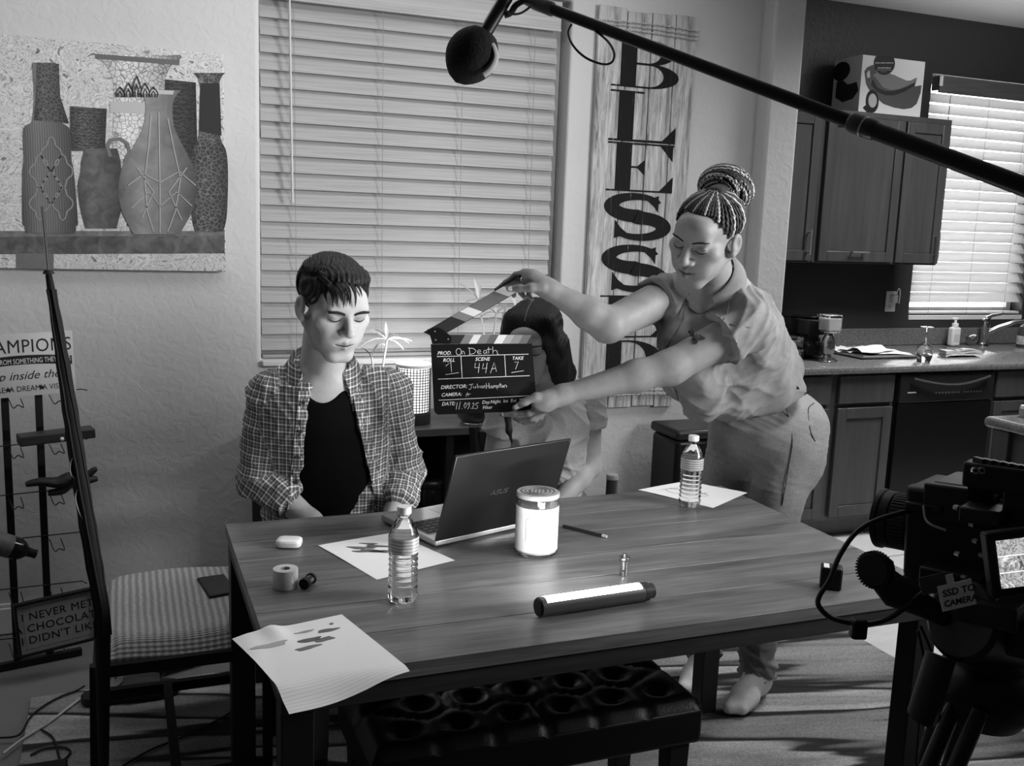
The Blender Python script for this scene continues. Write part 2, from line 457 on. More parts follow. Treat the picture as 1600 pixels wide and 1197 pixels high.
hd = MB(); hd.ribbon([pic(*p) for p in [(172, 245), (168, 228), (174, 219), (188, 217), (199, 224), (203, 238), (196, 254)]], .012, Pm(), 0, .004); hd.build('printed_handle', G(.13, .8), PIC)
vase('printed_vase', 75, [(18, 98), (17, 150), (21, 185), (24, 192), (35, 200), (37, 220), (37, 250), (40, 270), (43, 345), (40, 352), (39, 361), (36, 364)], pattern('print_ribbed_vase', .085, .16, 'ribs', 1.6), tilt=.04)
flat('printed_neck', [(57, 98), (56, 150), (53, 188), (108, 193), (94, 150), (92, 100)], pattern('print_neck', .03, .15, 'cells', 3.4))
rr = MB()
for (ox, oy) in ((62, 268), (98, 268), (62, 318), (98, 318), (80, 240), (80, 292)):
    rr.ribbon([pic(ox+13*math.cos(a)*(1+.25*math.cos(4*a)), oy+22*math.sin(a)*(1+.2*math.cos(4*a))) for a in np.linspace(0, 2*math.pi, 25)], .0045, Pm(), 0, .0042)
rr.build('printed_tracery', G(.20, .8), PIC)
vase('printed_vase', 247, [(34, 141), (28, 147), (22, 158), (21, 175), (24, 198), (33, 218), (45, 240), (56, 262), (61, 285), (61, 305), (55, 330), (45, 350), (36, 366)], pattern('print_round_vase', .13, .24, 'mottle', 1.4), tilt=-.02)
flat('printed_rim', [(214, 139), (216, 146), (270, 148), (272, 142)], G(.40, .8))
rr = MB()
for pts in ([(236, 180), (232, 230), (226, 280), (230, 330), (240, 362)], [(262, 185), (272, 235), (282, 280), (274, 330), (262, 362)], [(200, 290), (225, 272), (250, 285), (280, 268), (306, 290)], [(206, 325), (232, 300), (250, 322), (276, 300), (300, 322)], [(248, 175), (249, 240), (250, 300), (250, 364)], [(214, 262), (240, 300), (222, 340)], [(292, 262), (264, 300), (284, 344)]):
    rr.ribbon([pic(*p) for p in pts], .0035, Pm(), 0, .0054)
rr.build('printed_tracery', G(.33, .8), PIC)
rr = MB()
for k in range(5):
    ax = 188+k*13+(k % 2)*0; hh = (16, 22, 34, 22, 16)[k]
    rr.ribbon([pic(ax+px_, 152-hh*py_) for px_, py_ in ((-5, 0), (-7, .35), (-4, .7), (0, 1), (4, .7), (7, .35), (5, 0))], .0028, Pm(), 0, .0056); rr.ribbon([pic(ax+px_, 152-hh*py_) for px_, py_ in ((-2, 0), (-3, .3), (0, .6), (3, .3), (2, 0))], .003, Pm(), 0, .0056)
rr.build('printed_lotus', G(.02, .8), PIC)

# ------------------------------------------------------------------ plank sign with seven stacked letters
SX0, SX1, SZ0, SZ1 = 1.862, 2.336, .752, 2.452
YS = YW-.004
SG = thing('plank_sign', 'tall whitewashed plank sign with seven stacked black letters and twine', 'sign', ((SX0+SX1)/2, YW, SZ0))
t = NT('whitewashed_plank'); t.props(.8); vec = t.coord('Object', (24, 24, 1.6)); oi = t.n('ShaderNodeObjectInfo')
nz = t.noise(vec, 2.6, 8, .78, .7); blot = t.noise(t.coord('Object', (7, 7, 2)), 1.3, 4, .6)
t.base(t.mix(t.ramp(blot, [(.40, .0), (.72, .9)]), t.ramp(nz, [(.32, .06), (.43, .32), (.60, .50)]), t.ramp(nz, [(.38, .02), (.50, .14), (.63, .50)])))
t.bump(nz, .35, .004); M_PLANK = t.m
w = SX1-SX0; fr = [0, .285, .535, .775, 1.0]
for i in range(4):
    q = MB(); q.box2((SX0+w*fr[i]+.0022, YS-.020+.0015*(i % 2), SZ0+.004*(i % 3)), (SX0+w*fr[i+1]-.0022, YS, SZ1-.005*((i*2) % 3))); q.build('plank', M_PLANK, SG, bevel=.0015, seg=1)
q = MB(); q.box2((SX0+.002, YS, SZ0+.1), (SX1-.002, YS+.003, SZ1-.1)); q.build('batten', G(.1, .8), SG)
t = NT('worn_black_letter_paint'); t.props(.75); vec = t.coord('Object', (34, 34, 1.3))
t.base(t.ramp(t.noise(vec, 2.0, 7, .75, .4), [(.0, .008), (.60, .012), (.66, .05), (.70, .42)])); t.props(.85, 0, .1); M_LETTER = t.m
YF = YS-.0205
def SM(cx, z0, wd, hg):   # unit letter box -> sign face
    return mat_from((cx-wd/2, YF, z0), (wd, 0, 0), (0, 0, hg), (0, -1, 0))
def arc(cx, cy, rx, ry, a0, a1, n=14):
    return [(cx+rx*math.cos(rad(a0+(a1-a0)*i/n)), cy+ry*math.sin(rad(a0+(a1-a0)*i/n))) for i in range(n+1)]
def ltr_polys(ch):
    st = [(.13, .04), (.36, .04), (.36, .96), (.13, .96)]
    s_top = [(0, .955), (.5, .955), (.5, .99), (0, .99)]; s_bot = [(0, .01), (.5, .01), (.5, .045), (0, .045)]
    if ch == 'L': return [st, s_top, [(0, .01), (1, .01), (1, .34), (.80, .06), (0, .05)]]
    if ch == 'E': return [st, [(0, .955), (1, .955), (1, .99), (0, .99)], [(.98, .96), (.98, .66), (.78, .96)], [(0, .01), (1, .01), (1, .045), (0, .045)], [(1, .03), (1, .34), (.80, .045)],
                          [(.36, .49), (.56, .49), (.56, .525), (.36, .525)], [(.56, .66), (.56, .36), (.44, .508)]]
    if ch == 'B':
        up = arc(.52, .73, .40, .255, -90, 90)+[(.36, .985), (.36, .95)]+arc(.52, .73, .20, .215, 90, -90)+[(.36, .515), (.36, .48)]
        lo = arc(.55, .26, .45, .25, -90, 90)+[(.36, .51), (.36, .475)]+arc(.55, .26, .22, .215, 90, -90)+[(.36, .045), (.36, .01)]
        return [st, s_top, s_bot, up, lo]
    if ch == 'D':
        return [st, s_top, s_bot, arc(.45, .5, .55, .49, -90, 90)+[(.36, .99), (.36, .95)]+arc(.45, .5, .30, .45, 90, -90)+[(.36, .05), (.36, .01)]]
    if ch == 'S':
        c = []
        for i in range(25):
            a = rad(20+250*i/24); c.append((.47+.37*math.cos(a), .735+.215*math.sin(a)))
        c = [p for p in c if not (p[0] > .47 and p[1] < .735)]
        lower = []
        for i in range(25):
            a = rad(90-250*i/24); lower.append((.53+.37*math.cos(a), .265+.215*math.sin(a)))
        lower = [p for p in lower if not (p[0] < .53 and p[1] > .265)]
        path = c+[(.50, .50)]+lower
        n = len(path); pl = []; pr = []
        for i, p in enumerate(path):
            a = path[max(i-1, 0)]; b2 = path[min(i+1, n-1)]; d = Vector((b2[0]-a[0], b2[1]-a[1])).normalized()
            u = abs(i/(n-1)-.5)*2; wdt = .035+.115*(1-u)**.8
            pl.append((p[0]-d.y*wdt, p[1]+d.x*wdt)); pr.append((p[0]+d.y*wdt, p[1]-d.x*wdt))
        quads = [[pl[i], pl[i+1], pr[i+1], pr[i]] for i in range(n-1)]
        return quads+[[(.80, .98), (.80, .62), (.74, .74), (.62, .88)], [(.16, .02), (.16, .42), (.24, .26), (.36, .12)]]
rows = [('B', 58, 137), ('L', 141, 222), ('E', 222, 300), ('S', 303, 374), ('S', 384, 455), ('E', 461, 528), ('D', 531, 592)]
for ch, y0, y1 in rows:
    zt = at_y(985, y0, YF).z; zb = at_y(985, y1, YF).z
    M = SM((SX0+SX1)/2-.004, zb, .325, zt-zb); q = MB()
    for k, poly in enumerate(ltr_polys(ch)):
        area2 = sum(poly[i][0]*poly[(i+1) % len(poly)][1]-poly[(i+1) % len(poly)][0]*poly[i][1] for i in range(len(poly)))
        q.prism(poly if area2 > 0 else poly[::-1], -.001, .0006+.00005*k, M)
    q.build('painted_letter', M_LETTER, SG, smooth=None)
t = NT('twine'); t.props(.9); t.base(t.ramp(t.noise(t.coord('Object', (90, 90, 90)), 2), [(.3, .16), (.7, .5)])); M_TWINE = t.m
for zc, k in ((2.375, 3), (2.358, 3), (2.392, 3), (.835, 3), (.822, 3), (.808, 3)):
    q = MB(); zz = random.uniform(-.004, .004)
    for ph in range(2):
        q.tube([(SX0-.006+(w+.012)*i/60, YF-.006+.0018*math.cos(i*1.1+ph*math.pi), zc+zz*math.sin(i*.11)+.0018*math.sin(i*1.1+ph*math.pi)+.006*math.sin(i/60*math.pi+zz*300)) for i in range(61)], .0028, 6)
    q.build('twine', M_TWINE, SG)

# ================================================================== DINING AREA
# rug with woven streaks
t = NT('streaked_rug'); t.props(.95, 0, .1)
vec = t.coord('Object', (1, 1, 1), (0, 0, rad(14)))
mp = t.n('ShaderNodeMapping'); mp.inputs['Scale'].default_value = (.42, 4.2, 1); t.l(vec, mp.inputs[0])
wv = t.noise(mp.outputs[0], 1.0, 3, .5, .15)
fine = t.noise(t.coord('Object', (1, 1, 1)), 160, 3, .7)
mid = t.noise(mp.outputs[0], 9, 6, .7, .4)
bands = t.ramp(wv, [(.28, .55), (.40, .36), (.46, .30), (.485, .02), (.51, .03), (.525, .60), (.58, .38), (.72, .50)])
c = t.mix(t.ramp(mid, [(.40, .0), (.80, .45)]), bands, .14)
t.base(t.mix(t.ramp(fine, [(.35, .75), (.6, 0)]), c, t.mix(.5, c, .02)))
t.bump(fine, .7, .004); M_RUG = t.m
q = MB(); P = []
for i in range(29):
    P.append([(-.30+2.935*i/28, .75+2.50*j/24, .010+.0015*math.sin(i*1.7+j)*math.cos(j*1.3)) for j in range(25)])
q.grid(P); 
e = [(-.30, .75), (2.635, .75), (2.635, 3.25), (-.30, 3.25)]
q.box2((-.30, .75, .001), (2.635, 3.25, .0085))
tag(q.build('area_rug', M_RUG, bevel=0), 'streaked woven area rug under the dining table', 'rug')

# ---- table
TX0, TX1, TY0, TY1, TZ = .237, 1.765, 1.631, 2.560, .75
TB = thing('dining_table', 'long plank-top wooden dining table with square black legs', 'table', ((TX0+TX1)/2, (TY0+TY1)/2, 0))
t = NT('table_plank'); t.props(.38, 0, .5); oi = t.n('ShaderNodeObjectInfo')
vec = t.coord('Object', (1.4, 26, 26)); off = t.n('ShaderNodeVectorMath', operation='ADD'); cmb = t.n('ShaderNodeCombineXYZ')
sc = t.math('MULTIPLY', oi.outputs['Random'], 40.0); t.l(sc, cmb.inputs[0]); t.l(vec, off.inputs[0]); t.l(cmb.outputs[0], off.inputs[1])
g1 = t.noise(off.outputs[0], 2.0, 7, .68, .9)
mp = t.n('ShaderNodeMapping'); mp.inputs['Scale'].default_value = (.55, .16, 1); t.l(off.outputs[0], mp.inputs[0]); g2 = t.noise(mp.outputs[0], 1.6, 4, .6, .8)
base = t.ramp(g1, [(.25, .018), (.42, .075), (.56, .15), (.78, .30)])
t.base(t.mix(.55, base, t.ramp(g2, [(.3, .035), (.7, .24)])))
t.bump(g1, .14, .0025); M_TABLE = t.m
wds = [.150, .158, .152, .160, .152, .157]; y = TY0
for wd in wds:
    q = MB(); q.box2((TX0, y+.0010, TZ-.030), (TX1, y+wd-.0010, TZ)); q.build('plank', M_TABLE, TB, bevel=.0007, seg=1); y += wd
M_EDGE = t.m
q = MB(); q.box2((TX0+.006, TY0+.008, TZ-.072), (TX1-.006, TY0+.028, TZ-.030)); q.box2((TX0+.006, TY1-.028, TZ-.072), (TX1-.006, TY1-.008, TZ-.030))
q.box2((TX0+.006, TY0+.028, TZ-.072), (TX0+.026, TY1-.028, TZ-.030)); q.box2((TX1-.026, TY0+.028, TZ-.072), (TX1-.006, TY1-.028, TZ-.030)); q.build('apron', G(.03, .5, var=.4, scale=6, aniso=(1, 12, 12)), TB, bevel=.002)
for lx in (TX0+.006, TX1-.066):
    for ly in (TY0+.01, TY1-.07):
        q = MB(); q.box2((lx, ly, .0125), (lx+.06, ly+.06, TZ-.031)); q.build('leg', BLACK, TB, bevel=.003)

# ---- tufted bench
BX0, BX1, BY0, BY1, BZ = .46, 1.27, 1.845, 2.20, .455
BN = thing('tufted_bench', 'black button-tufted leather bench pushed under the table', 'bench', ((BX0+BX1)/2, (BY0+BY1)/2, 0))
M_LEATHER = G(.005, .36, bump=.15, bscale=160)
q = MB(); nu, nv = 61, 29; P = []
btn = [(BX0+.09+(BX1-BX0-.18)*i/5+(.063 if j % 2 else 0), BY0+.07+(BY1-BY0-.14)*j/2) for j in range(3) for i in range(6 if j % 2 == 0 else 5)]
for i in range(nu):
    row = []
    for j in range(nv):
        u, v = i/(nu-1), j/(nv-1); x = BX0+(BX1-BX0)*u; yy = BY0+(BY1-BY0)*v
        d = sorted(math.hypot(x-bx, yy-by) for bx, by in btn)
        e = min(u*(BX1-BX0), (1-u)*(BX1-BX0), v*(BY1-BY0), (1-v)*(BY1-BY0))
        z = BZ-.028*math.exp(-(d[0]/.022)**2)-.010*math.exp(-((d[1]-d[0])/.012)**2)*math.exp(-e*-0)-.030*max(0, 1-e/.03)**2
        row.append((x, yy, z))
    P.append(row)
q.grid(P); q.build('tufted_top', M_LEATHER, BN, smooth=180)
q = MB(); q.box2((BX0, BY0, .335), (BX1, BY1, BZ-.029)); q.build('seat_box', M_LEATHER, BN, bevel=.012, seg=3)
q = MB()
for bx, by in btn:
    q = MB(); q.sph((bx, by, BZ-.024), (.011, .011, .006), 10, 6); q.build('tuft_button', M_LEATHER, BN)
for lx in (BX0+.02, BX1-.075):
    for ly in (BY0+.02, BY1-.07):
        q = MB(); q.bar((lx+.027, ly+.027, .336), (lx+.027, ly+.027, .0125), .055, .055, (0, 1, 0), .042, .042); q.build('leg', BLACK, BN, bevel=.003)

# ---- chair at the table's end with woven cushion
CH = thing('cushioned_stool', 'black metal stool with a ribbed woven seat cushion at the table end', 'stool', (.15, 2.78, 0))
t = NT('ribbed_weave'); t.props(.95, 0, .15)
wv = t.n('ShaderNodeTexWave', bands_direction='X'); vec = t.coord('Object'); t.l(vec, wv.inputs[0]); wv.inputs['Scale'].default_value = 17; wv.inputs['Distortion'].default_value = .8; wv.inputs['Detail'].default_value = 1
fine = t.noise(vec, 260, 2); w2 = t.n('ShaderNodeTexWave', bands_direction='Y'); t.l(vec, w2.inputs[0]); w2.inputs['Scale'].default_value = 55
h = t.math('ADD', t.math('MULTIPLY', wv.outputs['Fac'], .6), t.math('MULTIPLY', w2.outputs['Fac'], .4))
t.base(t.mix(t.ramp(fine, [(.35, .5), (.65, 0)]), t.ramp(h, [(.1, .24), (.9, .62)]), .2)); t.bump(h, .6, .006); M_WEAVE = t.m
q = MB(); nu, nv = 25, 31; P = []; x0, x1, y0, y1 = -.075, .335, 2.50, 3.035
for i in range(nu):
    row = []
    for j in range(nv):
        u, v = 2*i/(nu-1)-1, 2*j/(nv-1)-1
        ex = max(0, (abs(u)-.72)/.28); ey = max(0, (abs(v)-.72)/.28)
        z = .487-.055*(1-math.sqrt(max(0, 1-min(1, ex*ex+ey*ey))))+.006*math.sin(u*3+v*2)
        row.append((x0+(x1-x0)*(u+1)/2, y0+(y1-y0)*(v+1)/2, z))
    P.append(row)
q.grid(P)
n0 = len(q.v); q.grid([[(p[0], p[1], .430) for p in (r[::-1])] for r in P])
for r, rv in ((P[0], False), (P[-1], True)):
    q.grid([[(p[0], p[1], .430) for p in r], r] if not rv else [r, [(p[0], p[1], .430) for p in r]])
for k, rv in ((0, True), (-1, False)):
    r = [row[k] for row in P]; lo = [(p[0], p[1], .430) for p in r]
    q.grid([r, lo] if rv is False else [lo, r])
q.build('seat_cushion', M_WEAVE, CH, smooth=70)
q = MB()
for (a, bq) in (((-.08, 2.495), (.34, 2.495)), ((-.08, 3.04), (.34, 3.04))): q.box2((a[0], a[1]-.011, .398), (bq[0], a[1]+.011, .430))
for xx in (-.08, .34): q.box2((xx-.011, 2.484, .398), (xx+.011, 3.051, .430))
q.build('seat_frame', BLACKM, CH, bevel=.002)
for lx, ly in ((.335, 2.50), (.315, 3.045)):
    q = MB(); q.box2((lx-.012, ly-.012, .0125), (lx+.012, ly+.012, .398)); q.build('leg', BLACKM, CH, bevel=.002)
for ly in (2.50, 3.045):
    q = MB(); q.bar((-.095, ly, .0125), (-.085, ly, .43), .026, .026, (0, 1, 0)); q.build('leg', BLACKM, CH, bevel=.002)
q = MB(); q.box2((-.10, 3.033, .07), (.31, 3.057, .10)); q.build('stretcher', BLACKM, CH)
q = MB(); q.box2((.09, 2.51, .07), (.115, 3.034, .10)); q.build('stretcher', BLACKM, CH)
q = MB(); q.box2((-.10, 2.488, .07), (.335, 2.512, .10)); q.build('stretcher', BLACKM, CH)
# ---- phone on the cushion
c = at_z(339, 919, .489); q = MB()
q.box((0, 0, 0), (.078, .155, .009), None); me, _ = q.mesh('mobile_phone', [G(.012, .25)], org=Vector((0, 0, -.0045)))
PH = thing('mobile_phone', 'black mobile phone lying face up on the woven stool cushion', 'phone', (c.x, c.y, .4905))
R = Matrix.Rotation(rad(8), 3, 'Z')
q = MB(); q.box((c.x, c.y, .4955), (.080, .158, .009), R); q.build('phone_body', G(.01, .4), PH, bevel=.006, seg=3)
q = MB(); q.box((c.x, c.y, .5003), (.073, .150, .0006), R); q.build('phone_screen', G(.008, .08), PH)

# ---- console under the window
KX0, KX1, KY0, KY1, KZ = .55, 1.72, 3.42, 3.80, .785
KC = thing('console_table', 'dark low console table under the window behind the seated pair', 'console table', ((KX0+KX1)/2, (KY0+KY1)/2, 0))
q = MB(); q.box2((KX0, KY0, KZ-.03), (KX1, KY1, KZ)); q.build('console_top', G(.075, .4, var=.35, scale=5, aniso=(1, 9, 9)), KC, bevel=.003)
q = MB(); q.box2((KX0+.02, KY1-.02, .06), (KX1-.02, KY1, KZ-.03)); q.build('back_panel', G(.03, .6), KC)
q = MB(); q.box2((KX0+.02, KY0+.01, .40), (KX1-.02, KY1-.02, .425)); q.build('shelf', G(.03, .5), KC)
for xx in (KX0+.01, KX1-.05, (KX0+KX1)/2-.01):
    q = MB(); q.box2((xx, KY0+.01, .0), (xx+.03, KY1-.02, KZ-.03)); q.build('upright', G(.02, .5), KC)
J = thing('black_jar', 'round black lidded jar on the console shelf behind the laptop', 'jar', (1.09, 3.47, .425))
q = MB(); q.lathe([(0, .0), (.048, .0), (.056, .012), (.058, .05), (.058, .10), (.052, .118), (.047, .12), (0, .12)], (1.09, 3.49, .4252), 28); q.build('jar_body', G(.012, .2), J)
q = MB(); q.lathe([(0, .0), (.053, .0), (.055, .006), (.053, .020), (.046, .026), (0, .026)], (1.09, 3.49, .5455), 28); q.build('jar_lid', G(.02, .25), J)

# ---- glowing perforated lamp
lc = at_y(645, 655, 3.55); LX, LY, LZ = lc.x, 3.55, KZ
LMP = thing('table_lamp', 'small lit cylindrical lamp with white gridded shade on the console', 'lamp', (LX, LY, LZ))
q = MB(); q.lathe([(0, 0), (.066, 0), (.068, .004), (.068, .040), (.064, .044), (0, .044)], (LX, LY, LZ+.0005), 36); q.build('lamp_base', G(.035, .55, var=.2, scale=12), LMP)
q = MB(); q.lathe([(0, .046), (.058, .046), (.058, .210), (0, .2105)], (LX, LY, LZ), 36); q.build('diffuser', EM('lamp_glow', 1.25), LMP)
q = MB(); R0 = .066; z0, z1 = .046, .222; nv = 34; nh = 17
for k in range(nv):
    a = 2*math.pi*k/nv; p = (LX+R0*math.cos(a), LY+R0*math.sin(a))
    q.bar((p[0], p[1], LZ+z0), (p[0], p[1], LZ+z1), .0032, .0022, (math.cos(a), math.sin(a), 0))
for j in range(nh+1):
    zz = LZ+z0+(z1-z0)*j/nh
    q.tube([(LX+R0*math.cos(2*math.pi*k/48), LY+R0*math.sin(2*math.pi*k/48), zz) for k in range(48)], .0017, 4, closed=True)
sg = q.build('shade_grid', G(.05, .6), LMP)
q = MB(); q.lathe([(.060, 0), (.068, 0), (.069, .004), (.069, .012), (.066, .014), (.060, .014)], (LX, LY, LZ+z1-.006), 40, closed=True); q.build('shade_rim', G(.75, .6), LMP)
lp = bpy.data.lights.new('lamp_bulb', 'POINT'); lp.energy = 1.6; lp.shadow_soft_size = .05
lo = bpy.data.objects.new('lamp_bulb', lp); COL.objects.link(lo); lo.location = (LX, LY, LZ+.265); adopt(lo, LMP)

# ---- plants in glass vases on the console
def leaf(q, base, direction, length, width, droop, n=9, fold=.25):
    d = V3(direction).normalized(); p = V3(base); up = Vector((0, 0, 1)); P = []
    s = d.cross(up); s = s.normalized() if s.length > .05 else Vector((1, 0, 0))
    for i in range(n+1):
        u = i/n; wq = width*(math.sin(math.pi*min(1, u*.93+.07))**.8)*(1 if u < 1 else .02)
        dd = (d+Vector((0, 0, -droop*u*1.6))).normalized(); nn = s.cross(dd)
        P.append([p-s*wq/2+nn*wq*fold, p-nn*.0008, p+s*wq/2+nn*wq*fold, p+nn*.0012])
        p = p+dd*length/n
    vs = [x for r in P for x in r]; fs = []
    for i in range(n):
        for k in range(4): fs.append((i*4+k, i*4+(k+1) % 4, (i+1)*4+(k+1) % 4, (i+1)*4+k))
    fs += [(3, 2, 1, 0), tuple(n*4+k for k in range(4))]
    q.add(vs, fs)
def plant(name, label, cx, cy, stems, vbody, leafv, group=None, pot=None):
    T = thing(name, label, 'plant', (cx, cy, KZ), group)
    q = MB(); q.lathe(vbody, (cx, cy, KZ+.0008), 28); q.build('vase', pot or GLASS('clear_glass', 1.45), T)
    ml = G(leafv, .45)
    for (tx, ty, h, leaves) in stems:
        s = MB(); pts = [(cx+tx*.1*math.sin(u*2), cy+ty*.1*u, KZ+.01) if u == 0 else (cx+tx*u+.006*math.sin(u*7+tx*50), cy+ty*u, KZ+.01+h*u) for u in np.linspace(0, 1, 9)]
        s.tube(pts, [.0055-.002*u for u in np.linspace(0, 1, 9)], 8); st = s.build('stem', ml, T)
        for (az, el, L, W_, dr) in leaves:
            lf = MB(); e = pts[-1]; leaf(lf, e, (math.cos(rad(az))*math.cos(rad(el)), math.sin(rad(az))*math.cos(rad(el)), math.sin(rad(el))), L, W_, dr); lf.build('leaf', ml, st, smooth=60)
vb1 = [(0, .0), (.035, .0), (.040, .005), (.040, .10), (.039, .148), (.036, .150), (.036, .012), (0, .010)]
pc = at_y(597, 560, 3.60)
plant('potted_plant', 'pale spidery plant in a glass beside the lit lamp', pc.x, 3.60, [(.012, 0, .305, [(0, 10, .10, .018, .35), (-20, 25, .09, .016, .8), (185, 12, .12, .018, .7), (200, 35, .08, .015, .2), (95, 75, .07, .014, .05), (10, 50, .06, .012, .9), (150, 60, .09, .014, .9), (-40, -5, .08, .015, .6)]), (-.035, .0, .235, [(175, 60, .06, .012, .5), (20, 70, .10, .014, .9)])], vb1, .62, None, G(.16, .5))
pc = at_y(770, 520, 3.62)
vb2 = [(0, .0), (.045, .0), (.062, .01), (.070, .05), (.068, .10), (.052, .150), (.040, .18), (.046, .215), (.050, .222), (.046, .222), (.036, .18), (.048, .149), (.064, .10), (.066, .05), (.058, .014), (0, .010)]
plant('potted_plant', 'tall branching pale plant in a bulb glass vase behind the clapperboard', pc.x, 3.62, [(-.06, 0, .455, [(110, 70, .09, .016, .1), (150, 45, .10, .016, .2), (60, 65, .07, .014, .1), (200, 10, .07, .014, .5), (20, 30, .06, .012, .5)]), (.01, .01, .40, [(20, 35, .10, .015, .5), (160, 40, .08, .015, .3), (340, 10, .11, .016, .6), (80, 70, .08, .014, .2), (200, 20, .09, .014, .8)]), (.05, .02, .37, [(10, 25, .10, .016, .4), (-15, 50, .09, .014, .3), (170, 30, .09, .014, .9), (60, 60, .08, .013, .4)]), (.10, .0, .42, [(5, 20, .09, .014, .3), (100, 60, .08, .014, .3), (185, 25, .10, .015, .5)]), (-.01, .02, .27, [(170, 30, .11, .018, .6), (15, 40, .12, .018, .9)])], vb2, .42)
pc = at_y(742, 540, 3.52)
T = thing('glass_bowl', 'low round clear glass bowl beside the bulb vase on the console', 'bowl', (pc.x, 3.50, KZ))
q = MB(); q.lathe([(0, 0), (.05, 0), (.075, .03), (.085, .09), (.070, .155), (.048, .225), (.052, .235), (.047, .235), (.066, .153), (.081, .09), (.071, .032), (.048, .005), (0, .005)], (pc.x, 3.50, KZ+.0006), 30); q.build('bowl_body', GLASS('clear_glass'), T)
q = MB(); q.lathe([(0, .006), (.047, .006), (.070, .033), (.079, .08), (.079, .082), (0, .082)], (pc.x, 3.50, KZ+.0006), 30); q.build('pebble_filling', G(.06, .6, bump=.5, bscale=60), T)

# ================================================================== KITCHEN
t = NT('stained_cabinet_wood'); t.props(.38, 0, .5); vec = t.coord('Object', (14, 14, 1.0))
t.base(t.ramp(t.noise(vec, 1.5, 5, .6, .5), [(.25, .036), (.75, .062)])); M_CAB = t.m
M_PULL = G(.55, .3, 1.0)
def rail_panel(q, x0, x1, z0, z1, yf, st=.055, th=.020):
    """five-piece door: stiles, rails and a recessed field, front at yf"""
    q.box2((x0, yf, z0), (x0+st, yf+th, z1)); q.box2((x1-st, yf, z0), (x1, yf+th, z1))
    q.box2((x0+st, yf, z0), (x1-st, yf+th, z0+st)); q.box2((x0+st, yf, z1-st), (x1-st, yf+th, z1))
    q.box2((x0+st, yf+.009, z0+st), (x1-st, yf+th, z1-st))
def pull(parent, p0, p1, out=.03):
    q = MB(); a = V3(p0); c = V3(p1); o = Vector((0, -out, 0)); d = (c-a).normalized()
    q.cyl(a+o-d*.015, c+o+d*.015, .005, n=10); q.cyl(a, a+o, .004, n=8); q.cyl(c, c+o, .004, n=8); q.build('handle', M_PULL, parent)
# upper cabinets
UF = 4.25
def upper(label, x0, x1, doors):
    T = thing('upper_cabinet', label, 'cabinet', ((x0+x1)/2, (UF+YK)/2, 1.401))
    q = MB(); q.box2((x0, UF+.022, 1.401), (x1, YK-.001, 2.184)); q.box2((x0-.004, UF+.016, 2.166), (x1+.004, YK-.001, 2.195)); q.build('carcass', M_CAB, T, bevel=.002)
    for (a, c, hd) in doors:
        q = MB(); rail_panel(q, a, c, 1.411, 2.164, UF); d = q.build('door', M_CAB, T, bevel=.003)
        if hd == 'v': pull(d, (c-.035, UF, 1.457), (c-.035, UF, 1.560))
        else: pull(d, ((a+c)/2-.04, UF, 1.463), ((a+c)/2+.04, UF, 1.463))
upper('dark upper kitchen cabinet beside the wall end, one door with upright handle', 2.86, 3.400, [(2.951, 3.393, 'v')])
upper('dark two-door upper kitchen cabinet under the product box', 3.410, 4.268, [(3.434, 3.940, 'h'), (3.954, 4.258, 'v')])
# base cabinets
BF = 3.862
def basecab(label, x0, x1, cols):
    T = thing('base_cabinet', label, 'cabinet', ((x0+x1)/2, 4.16, 0))
    q = MB(); q.box2((x0, BF+.021, .105), (x1, YK-.002, .868)); q.box2((x0, 3.945, 0), (x1, YK-.002, .105)); q.build('carcass', M_CAB, T, bevel=.002)
    for (a, c) in cols:
        q = MB(); q.box2((a, BF, .715), (c, BF+.02, .858)); q.build('drawer', M_CAB, T, bevel=.005, seg=3)
        q = MB(); rail_panel(q, a, c, .125, .692, BF); q.build('door', M_CAB, T, bevel=.003)
basecab('dark base cabinet with drawers over doors left of the dishwasher', 2.86, 3.688, [(2.875, 3.272), (3.325, 3.672)])
T = thing('base_cabinet', 'dark base cabinet under the sink right of the dishwasher', 'cabinet', (4.9, 4.16, 0))
q = MB(); q.box2((4.345, BF+.021, .105), (5.75, YK-.002, .868)); q.box2((4.345, 3.945, 0), (5.75, YK-.002, .105)); q.build('carcass', M_CAB, T, bevel=.002)
for (a, c) in ((4.375, 4.82), (4.84, 5.30)):
    q = MB(); q.box2((a, BF, .715), (c, BF+.02, .858)); q.build('drawer', M_CAB, T, bevel=.005, seg=3)
    q = MB(); rail_panel(q, a, c, .125, .692, BF); q.build('door', M_CAB, T, bevel=.003)
# dishwasher
D = thing('dishwasher', 'glossy black built-in dishwasher with curved handle', 'dishwasher', (4.02, 4.1, 0))
q = MB(); q.box2((3.690, BF+.012, .10), (4.343, 4.44, .866)); q.box2((3.700, 3.95, .0), (4.333, 4.44, .10)); q.build('tub', BLACKM, D)
q = MB(); q.box2((3.695, BF-.012, .115), (4.338, BF+.012, .705)); q.build('door_panel', G(.006, .25), D, bevel=.004)
cp = MB(); cp.box2((3.695, BF-.016, .709), (4.338, BF+.012, .862)); CP = cp.build('control_panel', G(.014, .3), D, bevel=.005)
q = MB(); q.tube([(3.76+.52*u, BF-.034-.018*math.sin(math.pi*u), .840-.035*math.sin(math.pi*u)) for u in np.linspace(0, 1, 21)], .008, 8, flat=.7); q.build('handle', G(.10, .25, .6), CP)
q = MB(); q.box2((3.745, BF-.0168, .760), (3.80, BF-.0155, .766)); q.build('maker_plate', G(.5, .3), CP)
q = MB()
for k in range(14): q.box2((3.93+.022*k+(.02 if k > 7 else 0), BF-.0168, .752), (3.942+.022*k+(.02 if k > 7 else 0), BF-.0158, .760))
o_ = q.build('button_row', G(.08, .4), CP); o_['kind'] = 'stuff'
